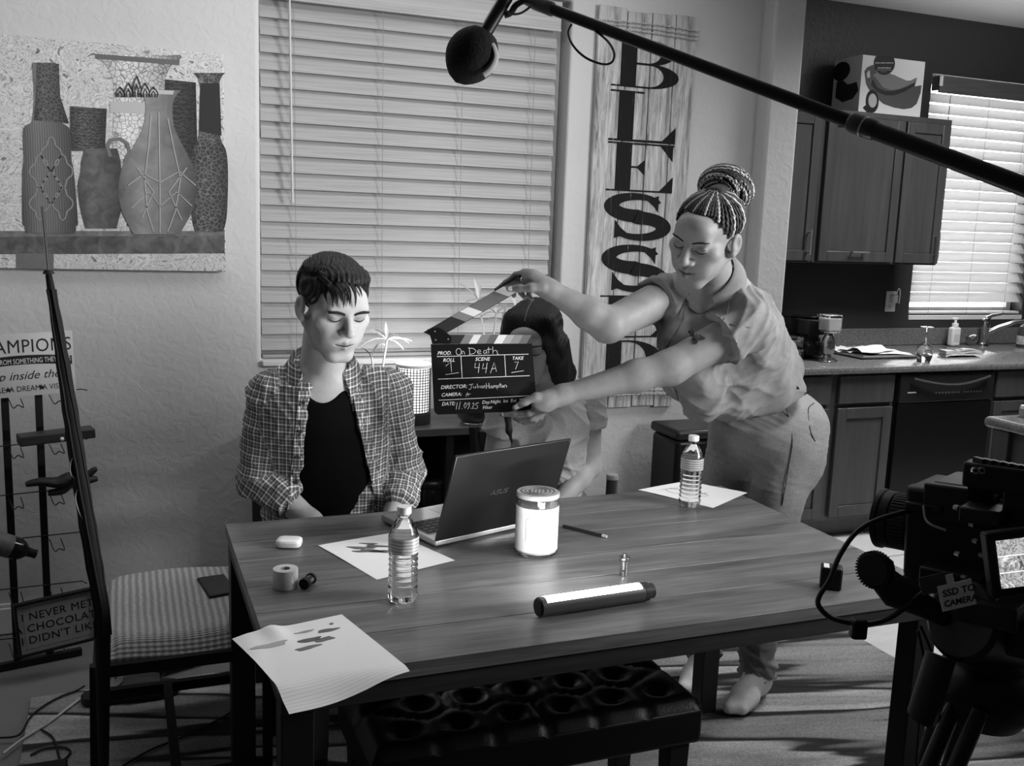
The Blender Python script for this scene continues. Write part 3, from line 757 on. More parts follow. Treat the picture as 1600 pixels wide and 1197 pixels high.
# counter
t = NT('speckled_worktop'); t.props(.16, 0, .5); vec = t.coord('Object'); t.base(t.ramp(t.noise(vec, 90, 3, .7), [(.3, .08), (.5, .14), (.75, .21)])); M_TOP = t.m
q = MB(); prof = [(3.845, .868), (3.832, .874), (3.826, .888), (3.830, .902), (3.845, .910), (YK-.003, .910), (YK-.003, .868)]
q.add([(2.856, a, z) for a, z in prof]+[(5.76, a, z) for a, z in prof], [tuple(range(6, -1, -1)), tuple(range(7, 14))]+[(i, (i+1) % 7, 7+(i+1) % 7, 7+i) for i in range(7)])
CT = thing('worktop', 'glossy speckled kitchen worktop with raised back edge', 'worktop', (4.3, 4.15, .868))
q.build('worktop_slab', M_TOP, CT, smooth=40, fix=True)
q = MB(); q.box2((2.856, YK-.028, .9105), (5.76, YK-.002, 1.012)); q.build('upstand', M_TOP, CT, bevel=.004)
# kitchen window: frame, pane, blind
W2 = thing('window_2', 'bright kitchen window over the sink', 'window', (4.867, YK+.1, 1.089)); W2['kind'] = 'structure'; del W2['category']
wf = MB(); wf.box2((4.408, YK+.09, 1.091), (4.447, YK+.14, 2.490)); wf.box2((5.287, YK+.09, 1.091), (5.326, YK+.14, 2.490)); wf.box2((4.447, YK+.09, 1.091), (5.287, YK+.14, 1.130)); wf.box2((4.447, YK+.09, 2.452), (5.287, YK+.14, 2.490)); wf.build('window_frame', G(.75, .4), W2)
gp = MB(); gp.box2((4.448, YK+.11, 1.131), (5.286, YK+.114, 2.451)); gp.build('pane', GLASS('window_glass'), W2)
sl = MB(); sl.box2((4.405, YK-.004, 1.060), (5.329, YK+.09, 1.089)); struct(sl.build('trim_2', G(.7, .4), bevel=.003), 'white painted sill under the kitchen window')
B2 = thing('window_blind', 'bright backlit horizontal blind hanging in the kitchen window', 'blind', (4.867, YK+.04, 1.094))
t = NT('translucent_white_slat'); t.props(.5); t.base(.72)
tr = t.n('ShaderNodeBsdfTranslucent'); tr.inputs[0].default_value = (.8, .8, .8, 1); mx = t.n('ShaderNodeMixShader'); mx.inputs[0].default_value = .5
out = t.t.nodes['Material Output']; t.l(t.b.outputs[0], mx.inputs[1]); t.l(tr.outputs[0], mx.inputs[2]); t.l(mx.outputs[0], out.inputs[0]); M_KSLAT = t.m
q = MB(); q.box2((4.431, YK-.035, 2.385), (5.343, YK-.022, 2.480)); q.box2((4.431, YK-.022, 2.400), (4.445, YK+.03, 2.480)); q.build('valance', G(.10, .5, var=.25, scale=5, aniso=(1, 20, 20)), B2, bevel=.003)
q = MB(); q.box2((4.424, YK-.040, 2.421), (4.447, YK-.0352, 2.477)); q.build('clip', G(.8, .1), B2)
q = MB(); q.box((0, 0, 0), (.896, .066, .0028)); kme, _ = q.mesh('slat', [M_KSLAT], org=Vector((0, 0, 0)))
for k in range(20):
    place('slat', kme, (4.867, YK+.035, 2.364-.0615*k), B2, rot=(rad(58), random.uniform(-.004, .004), 0))
q = MB(); q.box2((4.418, YK+.012, 1.095), (5.316, YK+.058, 1.111)); q.build('bottom_rail', G(.75, .5), B2, bevel=.003)
for cx in (4.560, 4.867, 5.174):
    q = MB(); q.cyl((cx, YK+.006, 2.385), (cx, YK+.006, 1.099), .001, n=6); q.build('ladder_cord', G(.35, .8), B2)
q = MB(); q.cyl((4.539, YK-.015, 2.385), (4.534, YK-.02, 2.062), .002, n=6); q.build('pull_cord', G(.05, .8), B2)

# product box on the upper cabinet
bx = thing('product_box', 'white cookware box printed with a dark pan on top of the cabinet', 'box', (3.87, 4.42, 2.1928))
q = MB(); q.box2((3.660, 4.31, 2.1945), (4.085, 4.53, 2.492)); q.build('carton', G(.66, .5), bx, bevel=.002, seg=1)
def KMf(x, y, off=.0): p = at_y(x, y, 4.3095); return (p.x, p.z)
BM = mat_from((0, 4.3095, 0), (1, 0, 0), (0, 0, 1), (0, -1, 0))
def fl2(name, pts, v, lift):
    q = MB(); q.prism([KMf(*p) for p in pts], 0, lift, BM); return q.build(name, G(v, .5), bx, smooth=None, fix=True)
z = 95/950.0
def zp(x, y): return (1295+x/9.975, 75+y/9.975)
fl2('printed_pan', [zp(*p) for p in [(555, 360), (600, 300), (690, 260), (760, 400), (880, 520), (1020, 420), (1200, 510), (1270, 510), (1375, 460), (1340, 600), (1445, 580), (1430, 700), (1370, 870), (1290, 935), (1170, 955), (1020, 930), (850, 870), (720, 760), (620, 640), (580, 560)]], .05, .0004)
fl2('printed_glass_lid', [zp(*p) for p in [(690, 420), (760, 500), (840, 610), (960, 655), (1090, 640), (1220, 590), (1330, 540), (1370, 470), (1250, 525), (1010, 420), (900, 380), (760, 380)]], .16, .0007)
fl2('printed_pan_rim', [zp(*p) for p in [(680, 480), (760, 620), (880, 670), (1010, 670), (1180, 620), (1340, 540), (1330, 590), (1180, 680), (1010, 740), (880, 735), (760, 690), (660, 580)]], .02, .0009)
fl2('printed_handle_gap', [zp(*p) for p in [(590, 400), (620, 350), (640, 360), (640, 460), (600, 465)]], .5, .0009)
fl2('printed_badge', [zp(865+165*math.cos(a), 240+180*math.sin(a)) for a in np.linspace(0, 2*math.pi, 28, endpoint=False) if 240+180*math.sin(a) > 118], .022, .0011)
q = MB()
for (a, c, yy, ww) in ((720, 1000, 232, .0035), (760, 960, 310, .0045), (740, 970, 342, .0015), (810, 900, 370, .001)):
    xs = np.linspace(a, c, 40)
    for i in range(0, 39, 1):
        if ww < .002 or i % 4 != 3: q.ribbon([KMf(*zp(xs[i], yy+10*math.sin(i*2.1)*(ww > .003))), KMf(*zp(xs[i+1], yy+(i % 3)*4*(ww > .003)))], ww, BM, 0, .0014)
q.build('printed_lettering', G(.45, .5), bx)
fl2('printed_portrait_hair', [zp(675+100*math.cos(a), 830+180*math.sin(a)) for a in np.linspace(0, 2*math.pi, 24, endpoint=False)], .012, .0012)
fl2('printed_portrait_shoulder', [zp(*p) for p in [(530, 930), (570, 890), (640, 920), (650, 1005), (590, 1000)]], .012, .0011)
fl2('printed_portrait_face', [zp(680+66*math.cos(a), 820+110*math.sin(a)) for a in np.linspace(0, 2*math.pi, 20, endpoint=False)], .42, .0014)
BS = mat_from((3.6595, 0, 0), (0, -1, 0), (0, 0, 1), (-1, 0, 0))
q = MB(); q.prism([(-4.47+.07*math.cos(a), 2.425+.05*math.sin(a)) for a in np.linspace(0, 2*math.pi, 20, endpoint=False)], 0, .0006, BS); q.build('printed_badge', G(.02, .5), bx, smooth=None)
q = MB(); q.prism([(-4.50, 2.37), (-4.47, 2.39), (-4.41, 2.35), (-4.34, 2.355), (-4.32, 2.31), (-4.36, 2.27), (-4.44, 2.26), (-4.50, 2.29)], 0, .0006, BS); q.build('printed_pan', G(.03, .5), bx, smooth=None, fix=True)
# dried flower ornament on cabinet
T = thing('dried_flower_bunch', 'dark dried flower bunch standing on the cabinet beside the wall end', 'ornament', (3.145, 4.40, 2.1928))
q = MB(); q.lathe([(0, 0), (.04, 0), (.05, .04), (.035, .10), (.03, .11), (0, .11)], (3.145, 4.40, 2.193), 18); q.build('pot', G(.03, .4), T)
random.seed(3)
for k in range(16):
    q = MB(); a = random.uniform(0, 6.28); r = random.uniform(0, .075); h = random.uniform(.13, .29); cpt = (3.145+r*math.cos(a)+.03, 4.40+r*math.sin(a), 2.193+h)
    for m in range(7):
        aa = m*.9; leaf(q, cpt, (math.cos(aa), math.sin(aa), .8), .035, .016, .7, 5)
    q.tube([(3.145, 4.40, 2.28), cpt], .0025, 6); q.build('flower', G(random.choice((.05, .12, .35)), .6), T)
# outlet with charger
oc = at_y(1391, 471, YK)
T = thing('wall_outlet', 'white wall outlet with a plugged-in charger above the worktop', 'outlet', (oc.x, YK, oc.z-.06))
q = MB(); q.box((oc.x, YK-.003, oc.z), (.075, .005, .122)); q.build('cover_plate', G(.62, .4), T, bevel=.002)
q = MB(); q.box((oc.x+.006, YK-.022, oc.z+.018), (.034, .032, .048)); q.build('charger', G(.7, .4), T, bevel=.004)
q = MB(); q.tube([(oc.x+.006+.022*(1-math.cos(a))*.55, YK-.042, oc.z+.045+.035*math.sin(a)) for a in np.linspace(0, math.pi, 12)]+[(oc.x+.030, YK-.042, oc.z+.02), (oc.x+.028, YK-.042, oc.z-.01)], .003, 8); q.build('charger_cord', G(.75, .5), T)
q = MB()
for dx in (-.006, .006): q.box((oc.x-.008+dx, YK-.0058, oc.z-.026), (.003, .001, .009))
q.box((oc.x-.008, YK-.0058, oc.z-.038), (.004, .001, .004)); q.build('socket_slot', G(.02, .8), T)
# ---- things on the worktop
WT = .9105
def onw(x, y): return at_z(x, y, .910)
c = onw(1238, 545)
T = thing('stock_pot', 'tall black pot at the back of the worktop beside the wall end', 'pot', (3.40, 4.38, WT))
T.location = (3.40, 4.38, WT)
q = MB(); q.lathe([(0, 0), (.12, 0), (.13, .01), (.135, .20), (.14, .205), (.132, .205), (.125, .012), (0, .01)], (3.40, 4.38, WT+.0005), 32); q.build('pot_body', G(.008, .15), T)
q = MB(); q.lathe([(.139, .0), (.137, .012), (.08, .028), (.02, .036), (0, .036)], (3.40, 4.38, WT+.206), 32); q.build('pot_lid', G(.01, .15), T)
q = MB(); q.tube([(3.40+.14*1.0, 4.38, WT+.16), (3.56, 4.37, WT+.17), (3.57, 4.36, WT+.17)], .008, 8); q.build('pot_handle', G(.01, .2), T)
T = thing('pepper_mill', 'slim dark bottle with pale cap behind the black pot', 'bottle', (3.25, 4.50, WT))
q = MB(); q.lathe([(0, 0), (.03, 0), (.032, .01), (.032, .22), (.018, .25), (.018, .31), (0, .31)], (3.22, 4.50, WT+.0005), 20); q.build('bottle_body', G(.02, .1), T)
q = MB(); q.lathe([(0, 0), (.02, 0), (.02, .03), (0, .03)], (3.22, 4.50, WT+.311), 20); q.build('cap', G(.35, .3), T)
# candle holder (mercury glass pedestal with square jar)
c = onw(1292, 565)
T = thing('candle_pedestal', 'mirror-glass pedestal holding a pale square candle jar on the worktop', 'candle holder', (c.x, c.y, WT))
q = MB(); q.lathe([(0, 0), (.052, 0), (.055, .006), (.045, .012), (.022, .022), (.020, .03), (.030, .045), (.036, .08), (.033, .11), (.020, .14), (.018, .146), (.048, .150), (.050, .156), (0, .156)], (c.x, c.y, WT+.0005), 28); q.build('pedestal', G(.55, .08, .95), T)
q = MB(); q.box((c.x, c.y, WT+.157+.043), (.084, .084, .084)); q.build('candle_jar', GLASS('clear_glass'), T, bevel=.006)
q = MB(); q.box((c.x, c.y, WT+.160+.032), (.072, .072, .060)); q.build('candle_wax', G(.6, .6), T, bevel=.004)
# glass teapot / coffee maker
c2 = onw(1262, 560)
T = thing('glass_carafe', 'dark round glass carafe beside the mirror-glass pedestal', 'carafe', (c2.x+.02, c2.y+.06, WT))
cx, cy = c2.x+.02, c2.y+.02
q = MB(); q.lathe([(0, 0), (.055, 0), (.075, .02), (.08, .05), (.07, .085), (.052, .10), (.05, .12), (.055, .13), (0, .13)], (cx, cy, WT+.0005), 26); q.build('carafe_body', G(.015, .06), T)
q = MB(); q.tube([(cx+.05, cy, WT+.12), (cx+.10, cy, WT+.125), (cx+.11, cy, WT+.07), (cx+.075, cy, WT+.03)], .007, 8); q.build('handle', G(.3, .2, .8), T)
q = MB(); q.lathe([(.07, 0), (.078, .0), (.08, .07), (.07, .075)], (cx, cy, WT+.131), 26); q.build('carafe_collar', G(.02, .2), T)
for (dx, dz, lab_) in ((-.19, 0, 'small clear glass canister in front of the black pot, lower of two'), (-.195, .062, 'small clear glass canister in front of the black pot, upper of two')):
    T = thing('glass_canister', lab_, 'canister', (cx+dx, cy-.02, WT+dz+.0004), 'stacked glass canisters')
    q = MB(); q.box((cx+dx+.02, cy-.03, WT+dz+.0305), (.15, .10, .056)); q.build('canister_body', GLASS('clear_glass'), T, bevel=.006)
    q = MB(); q.box((cx+dx+.02, cy-.03, WT+dz+.0225), (.13, .08, .03)); q.build('canister_contents', G(.12, .7, bump=.5, bscale=70), T, bevel=.006)
# tray with papers
tp = [onw(1302, 545), onw(1330, 557), onw(1425, 560), onw(1400, 540)]
T = thing('serving_tray', 'flat patterned tray lying on the worktop under loose papers', 'tray', (3.85, 4.05, WT))
tx0, tx1, ty0, ty1 = 3.60, 4.02, 4.03, 4.42
q = MB(); q.box2((tx0, ty0, WT+.0005), (tx1, ty1, WT+.010)); q.build('tray_base', G(.10, .35, var=.9, scale=18), T, bevel=.004)
q = MB(); q.tube([(tx0, ty0, WT+.014), (tx1, ty0, WT+.014), (tx1, ty1, WT+.014), (tx0, ty1, WT+.014)], .006, 8, closed=True); q.build('tray_rim', G(.2, .4), T)
random.seed(11)
for k, (px, py, ang, zz, lab_) in enumerate(((3.70, 4.30, 12, .0125, 'crumpled white paper napkin at the back of the tray'), (3.86, 4.20, -14, .0150, 'folded white sheet of paper on the tray'), (3.80, 4.23, 22, .0230, 'top sheet of paper peaked up on the tray'))):
    q = MB(); R = Matrix.Rotation(rad(ang), 3, 'Z'); P = []
    for i in range(9):
        row = []
        for j in range(8):
            u, v = i/8-.5, j/7-.5; p = R @ Vector((u*(.2 if k == 0 else .28), v*.2, 0))
            hgt = zz+(.012*abs(math.sin(u*9+k))*abs(math.cos(v*7)) if k == 0 else .028*max(0, 1-abs(v)*5)*(k == 2)+.004*abs(math.sin(u*5+v*4)))
            row.append((px+p.x, py+p.y, WT+hgt))
        P.append(row)
    q.grid(P); q.grid([[(p[0], p[1], p[2]-.0006) for p in r[::-1]] for r in P]); tag(q.build('paper_sheet', G(.8, .8), smooth=60), lab_, 'paper')
# upturned wine glass
c = onw(1443, 566)
q = MB(); q.lathe([(.032, 0), (.033, 0), (.040, .03), (.041, .06), (.034, .085), (.010, .100), (.0045, .11), (.0042, .17), (.008, .178), (.034, .183), (.034, .185), (0, .184)], (c.x, c.y, WT+.0005), 28)
q.lathe([(0, .094), (.020, .092), (.0325, .08), (.0395, .06), (.0385, .03), (.032, .0005)], (c.x, c.y, WT+.0005), 28)
tag(q.build('wine_glass', GLASS('clear_glass'), fix=True), 'clear wine glass standing upside down on the worktop', 'wine glass')
# hand-soap pump
c = onw(1489, 541)
T = thing('soap_pump', 'white pump bottle of hand soap standing by the window', 'soap dispenser', (c.x, c.y, WT))
q = MB(); q.box((c.x, c.y, WT+.058), (.066, .045, .115)); q.build('bottle_body', G(.72, .4), T, bevel=.012, seg=3)
q = MB(); q.lathe([(0, .0), (.019, 0), (.019, .022), (.008, .024), (.007, .045), (0, .045)], (c.x, c.y, WT+.116), 20); q.build('pump_collar', G(.8, .35), T)
q = MB(); q.box((c.x-.006, c.y, WT+.166), (.045, .016, .012)); q.build('pump_head', G(.8, .35), T, bevel=.004)
q = MB(); q.box((c.x, c.y-.0227, WT+.05), (.045, .0006, .05)); q.build('label', G(.55, .5), T)
# rolled towel
c = onw(1497, 557)
T = thing('dish_towel', 'folded striped dish towel lying on the worktop', 'towel', (c.x, c.y, WT))
for k in range(3):
    q = MB(); P = []
    for i in range(15):
        u = i/14; P.append([(c.x-.13+.26*u+.03*v, c.y-.04+.085*v, WT+.0115+.011*k+.012*math.sin(u*3.1)*(.5+.5*math.cos(v*2))+.004*math.sin(u*8+k)) for v in np.linspace(0, 1, 6)])
    q.grid(P); q.grid([[(p[0], p[1], p[2]-.009) for p in r[::-1]] for r in P])
    q.grid([[P[i][0], (P[i][0][0], P[i][0][1], P[i][0][2]-.009)] for i in range(15)]); q.grid([[P[-1][j], (P[-1][j][0], P[-1][j][1], P[-1][j][2]-.009)] for j in range(6)]); q.grid([[P[0][5-j], (P[0][5-j][0], P[0][5-j][1], P[0][5-j][2]-.009)] for j in range(6)])
    q.build('towel_fold', G(.55, .9, bump=.4, bscale=200), T, smooth=50)
for u in (.25, .42):
    q = MB(); q.tube([(c.x-.13+.26*u+.03*v, c.y-.042+.09*v, WT+.0355+.012*math.sin(u*3.1)*(.5+.5*math.cos(v*2))+.004*math.sin(u*8+2)) for v in np.linspace(0, 1, 8)], .0035, 6, flat=.3); q.build('stripe', G(.03, .9), T)
# faucet
c = onw(1537, 540)
T = thing('kitchen_faucet', 'chrome single-lever kitchen faucet at the sink', 'faucet', (c.x, c.y, WT))
q = MB(); q.lathe([(0, 0), (.032, 0), (.030, .012), (.022, .018), (.022, .10), (.026, .13), (.024, .165), (0, .17)], (c.x, c.y, WT+.0005), 24); q.build('faucet_body', G(.7, .1, 1.0), T)
q = MB(); q.tube([(c.x, c.y, WT+.07), (c.x+.06, c.y-.04, WT+.115), (c.x+.14, c.y-.09, WT+.155), (c.x+.21, c.y-.12, WT+.165), (c.x+.25, c.y-.135, WT+.15), (c.x+.265, c.y-.14, WT+.11)], [.016, .015, .013, .012, .013, .015], 14); q.build('spout', G(.7, .1, 1.0), T)
q = MB(); q.tube([(c.x, c.y, WT+.165), (c.x+.03, c.y-.01, WT+.185), (c.x+.10, c.y-.03, WT+.20)], [.016, .010, .007], 10); q.build('lever', G(.7, .1, 1.0), T)
c = onw(1513, 540)
q = MB(); q.lathe([(0, 0), (.028, 0), (.03, .02), (.026, .05), (.016, .065), (0, .066)], Matrix.Translation((c.x, c.y, WT+.03)) @ Matrix.Rotation(rad(70), 4, 'Y'), 20)
tag(q.build('sink_stopper', G(.4, .15, .9)), 'round shiny sink stopper lying beside the faucet', 'stopper')
# dish soap and sprayer bottle
c = onw(1575, 542)
T = thing('dish_soap', 'dark dish soap bottle with pale label behind the faucet', 'bottle', (c.x, c.y+.03, WT))
cx, cy = c.x+.10, c.y-.02
q = MB(); q.lathe([(0, 0), (.036, 0), (.040, .01), (.040, .075), (.034, .10), (.030, .125), (.014, .14), (.012, .15), (0, .15)], (cx, cy, WT+.0005), 24); q.build('bottle_body', G(.05, .1), T)
q = MB(); q.lathe([(0, 0), (.014, 0), (.014, .022), (.006, .026), (.005, .04), (0, .04)], (cx, cy, WT+.151), 16); q.build('cap', G(.3, .4), T)
q = MB(); q.lathe([(.0403, .018), (.0408, .018), (.0408, .07), (.0403, .07)], (cx, cy, WT+.0005), 24, closed=True); q.build('label', G(.4, .5, var=.6, scale=30), T)
c = onw(1597, 535)
T = thing('spray_bottle', 'clear spray bottle at the far right of the sink', 'bottle', (c.x+.02, c.y+.05, WT))
q = MB(); q.lathe([(0, 0), (.036, 0), (.038, .01), (.038, .11), (.016, .15), (.014, .165), (0, .165)], (c.x+.02, c.y+.05, WT+.0005), 22); q.build('bottle_body', G(.5, .2), T)
q = MB(); q.box((c.x+.005, c.y+.05, WT+.185), (.06, .025, .035)); q.build('trigger_head', G(.6, .4), T, bevel=.006)
# island corner on the right
T = thing('kitchen_island', 'kitchen island corner with rounded pale worktop edge at the right', 'island', (4.3, 2.35, 0))
q = MB(); q.box2((2.965, 2.03, .868), (5.6, 2.665, .908)); q.build('island_top', M_TOP, T, bevel=.018, seg=4)
q = MB(); q.box2((3.01, 2.07, .0), (5.58, 2.63, .867)); q.build('island_body', M_CAB, T, bevel=.003)
q = MB(); q.box2((2.985, 2.56, .0), (3.012, 2.632, .866)); q.build('corner_post', M_CAB, T, bevel=.004)
q = MB(); q.box2((2.985, 2.065, .0), (3.012, 2.14, .866)); q.build('corner_post', M_CAB, T, bevel=.004)
c = at_z(1593, 652, .908)
T = thing('salt_shaker', 'small white-topped shaker standing on the island corner', 'shaker', (c.x+.02, c.y, .9085))
q = MB(); q.lathe([(0, 0), (.016, 0), (.017, .03), (0, .031)], (c.x+.02, c.y, .9085), 16); q.build('shaker_body', G(.3, .3), T)
q = MB(); q.lathe([(0, 0), (.016, 0), (.014, .012), (0, .014)], (c.x+.02, c.y, .940), 16); q.build('shaker_top', G(.75, .4), T)
# black bin by the wall end
bc = at_z(1058, 800, 0)
T = thing('pedal_bin', 'tall black pedal bin against the wall below the plank sign', 'bin', (2.33, 3.62, 0))
q = MB(); q.box2((2.19, 3.52, .0), (2.47, 3.74, .66)); q.build('bin_body', G(.01, .3), T, bevel=.02, seg=3)
q = MB(); q.box2((2.182, 3.512, .662), (2.478, 3.748, .705)); q.build('bin_lid', G(.02, .35), T, bevel=.015, seg=3)

# ================================================================== THINGS ON THE TABLE
TT = TZ
def ont(x, y, z=TZ): return at_z(x, y, z)
# ---- water bottles
M_PET = GLASS('clear_plastic', 1.33, .03); M_WATER = GLASS('water', 1.33, .0)
def bottle(label, px, py, s, level):
    c = ont(px, py); T = thing('water_bottle', label, 'bottle', (c.x, c.y, TT), 'plastic water bottles on the table')
    prof = [(0, .004), (.018, .001), (.026, .0), (.0305, .006), (.032, .014)]
    for k in range(7):
        z = .020+.0125*k; prof += [(.0322, z), (.0300, z+.0055), (.0322, z+.0105)]
    prof += [(.0315, .108), (.0325, .113), (.0325, .146), (.0310, .150), (.027, .163), (.019, .178), (.0135, .186), (.0130, .192), (.0155, .1925), (.0155, .1945), (.0128, .195), (.0128, .199), (0, .1995)]
    prof = [(r*s, z*s) for r, z in prof]
    q = MB(); q.lathe(prof, (c.x, c.y, TT+.0006), 32); q.build('bottle_body', M_PET, T, smooth=60)
    wp = [(max(0, r-.0012*s), z+.001*s) for r, z in prof if z < level*s]; wp = [(0, .0055*s)]+wp[1:]+[(wp[-1][0], level*s), (0, level*s)]
    q = MB(); q.lathe(wp, (c.x, c.y, TT+.0006), 32); q.build('water', M_WATER, T, smooth=60)
    q = MB(); q.lathe([(0, .196), (.0150, .196), (.0155, .198), (.0155, .209), (.0145, .2115), (0, .212)], (c.x, c.y, TT), 28)
    me = q.build('bottle_cap', G(.78, .4), T); 
    for v in me.data.vertices: v.co = v.co*s
    me.location = (c.x, c.y, TT+.196*s)
    q = MB(); q.lathe([(.0327*s, .112*s), (.0332*s, .112*s), (.0332*s, .147*s), (.0327*s, .147*s)], (c.x, c.y, TT), 32, closed=True)
    t = NT('bottle_label'); t.props(.4); vec = t.coord('Object', (1, 1, 1)); w_ = t.n('ShaderNodeTexWave', bands_direction='Z'); t.l(vec, w_.inputs[0]); w_.inputs['Scale'].default_value = 45; w_.inputs['Distortion'].default_value = 2
    t.base(t.ramp(w_.outputs['Fac'], [(.3, .30), (.6, .62)])); t.b.inputs['Alpha'].default_value = .55
    q.build('label', t.m, T)
bottle('clear water bottle in the middle of the table near the blotted papers', 629, 938, .985, .125)
bottle('clear water bottle at the far right end of the table', 1077, 790, 1.0, .110)
# ---- candle jar
c = ont(837, 862); cz = TT
CD = thing('candle_jar', 'white candle in a straight glass jar with lid on the table', 'candle', (c.x, c.y, TT))
q = MB(); q.lathe([(0, 0), (.0500, 0), (.0525, .003), (.0525, .142), (.0505, .142), (.0505, .006), (0, .006)], (c.x, c.y, cz+.0006), 44); q.build('glass_jar', GLASS('clear_glass'), CD)
q = MB(); q.lathe([(.0526, .012), (.0530, .012), (.0530, .122), (.0526, .122)], (c.x, c.y, cz+.0006), 44, closed=True); q.lathe([(0, .0065), (.0500, .0065), (.0500, .122), (0, .122)], (c.x, c.y, cz+.0006), 44)
t = NT('white_candle_wax'); t.props(.5); t.base(.86); t.b.inputs['Subsurface Weight'].default_value = .3; t.b.inputs['Subsurface Radius'].default_value = (.03, .03, .03); q.build('wax', t.m, CD)
q = MB(); q.lathe([(0, 0), (.0528, 0), (.0535, .002), (.0535, .010), (.0515, .012), (0, .012)], (c.x, c.y, cz+.1435), 44); LD = q.build('lid', G(.40, .3), CD)
q = MB()
for rr_ in (.022, .032, .042): q.tube([(c.x+rr_*math.cos(a), c.y+rr_*math.sin(a)*.9, cz+.1558) for a in np.linspace(0, 2*math.pi, 33)[:-1]], .0012, 5, closed=True)
for k in range(5): q.tube([(c.x-.02+.01*k-.01, c.y-.02, cz+.1557), (c.x-.02+.01*k+.01, c.y+.02, cz+.1557)], .0011, 5)
q.build('lid_pattern', G(.12, .4), LD)
LBm = MB(); 
# drawn label on the jar: an arched mark and a small stem
def oncyl(a, z, r=.0532): return (c.x+r*math.cos(a), c.y+r*math.sin(a), cz+z)
a0 = math.atan2(-c.y, -c.x)
LBm.tube([oncyl(a0-.5+.9*u, .095+.016*math.sin(math.pi*u)) for u in np.linspace(0, 1, 14)], .0007, 5); LBm.tube([oncyl(a0-.5, z) for z in (.095, .07, .04)], .0007, 5); LBm.tube([oncyl(a0+.4, z) for z in (.095, .075)], .0007, 5); LBm.tube([oncyl(a0+.1, z) for z in (.13, .10, .112)], .0007, 5)
LBm.build('label_drawing', G(.35, .5), CD)
# ---- laptop
A = ont(680, 857); Bq = ont(856, 818)   # hinge edge (back of lid) on table
hx = (Bq-A); hx.z = 0; hx.normalize()
LW, LDp = .375, .255
O = A.copy(); fwd = Vector((-hx.y, hx.x, 0))      # from hinge towards the user (to the wall side)
LP = thing('laptop', 'open dark-lidded silver laptop seen from behind on the table', 'laptop', tuple(A+hx*LW/2+fwd*LDp/2))
up = Vector((0, 0, 1))
Mb = mat_from(O+up*.001, hx, fwd, up)
q = MB()
def bxM(q, M, a, c2):
    vs = [M @ Vector((x, y, z)) for z in (a[2], c2[2]) for y in (a[1], c2[1]) for x in (a[0], c2[0])]
    q.add(vs, [(0, 2, 3, 1), (4, 5, 7, 6), (0, 1, 5, 4), (2, 6, 7, 3), (0, 4, 6, 2), (1, 3, 7, 5)]); return q
bxM(q, Mb, (0, 0, .003), (LW, LDp, .019)).build('base', G(.42, .35, .7), LP, bevel=.004, fix=True)
q = MB(); bxM(q, Mb, (.012, .05, .0192), (LW-.012, .155, .0198)).build('keyboard_well', G(.16, .5), LP)
kq = MB(); bxM(kq, Mb, (0, 0, 0), (.0185, .0155, .0018))
kme, ko = kq.mesh('key', [G(.015, .5)])
for r in range(5):
    for k in range(15):
        pass
for r in range(5):
    for k in range(16):
        x = .018+k*.0212; yv = .056+r*.0195
        o = place('key', kme, Mb @ Vector((x+.00925, yv+.00775, .0199)), LP)
q = MB(); bxM(q, Mb, (.14, .175, .0192), (.235, .235, .0196)).build('touchpad', G(.35, .3, .5), LP)
ldir = (up*math.cos(rad(18))-fwd*math.sin(rad(18)))    # lid leans back towards the camera
Ml = mat_from(O+up*.018+fwd*.002, hx, ldir, hx.cross(ldir))
nrm = hx.cross(ldir)
sgn = 1 if nrm.dot(fwd) > 0 else -1
q = MB(); bxM(q, Ml, (0, 0, -.004), (LW, .245, .004)); LID = q.build('screen_lid', G(.028, .30, .6, var=.15, scale=3), LP, bevel=.003, seg=3, fix=True)
q = MB(); bxM(q, Ml, (.012, .016, sgn*.0041), (LW-.012, .233, sgn*.0046)); q.build('display', EM('laptop_display', .6, .1), LID, fix=True)
q = MB(); bxM(q, Ml, (LW-.008, .238, -sgn*.004-.0006), (LW-.005, .241, -sgn*.004+.0006)); q.build('lid_stud', G(.6, .2, 1), LID)
lgM = Ml @ Matrix.Translation((LW*.5+.037, .118, -sgn*.0042))
if sgn > 0: lgM = lgM @ Matrix.Diagonal((-1, 1, -1, 1))
text('lid_logo', 'ASUS', .020, mat_from(Ml @ Vector((.137+.0, .112, -sgn*.0043)), hx, ldir, -nrm*sgn*-1 if False else (nrm*-sgn)), G(.35, .25, 1.0), LID, .01, .25, 'LEFT', .0002, 1.25) if True else None
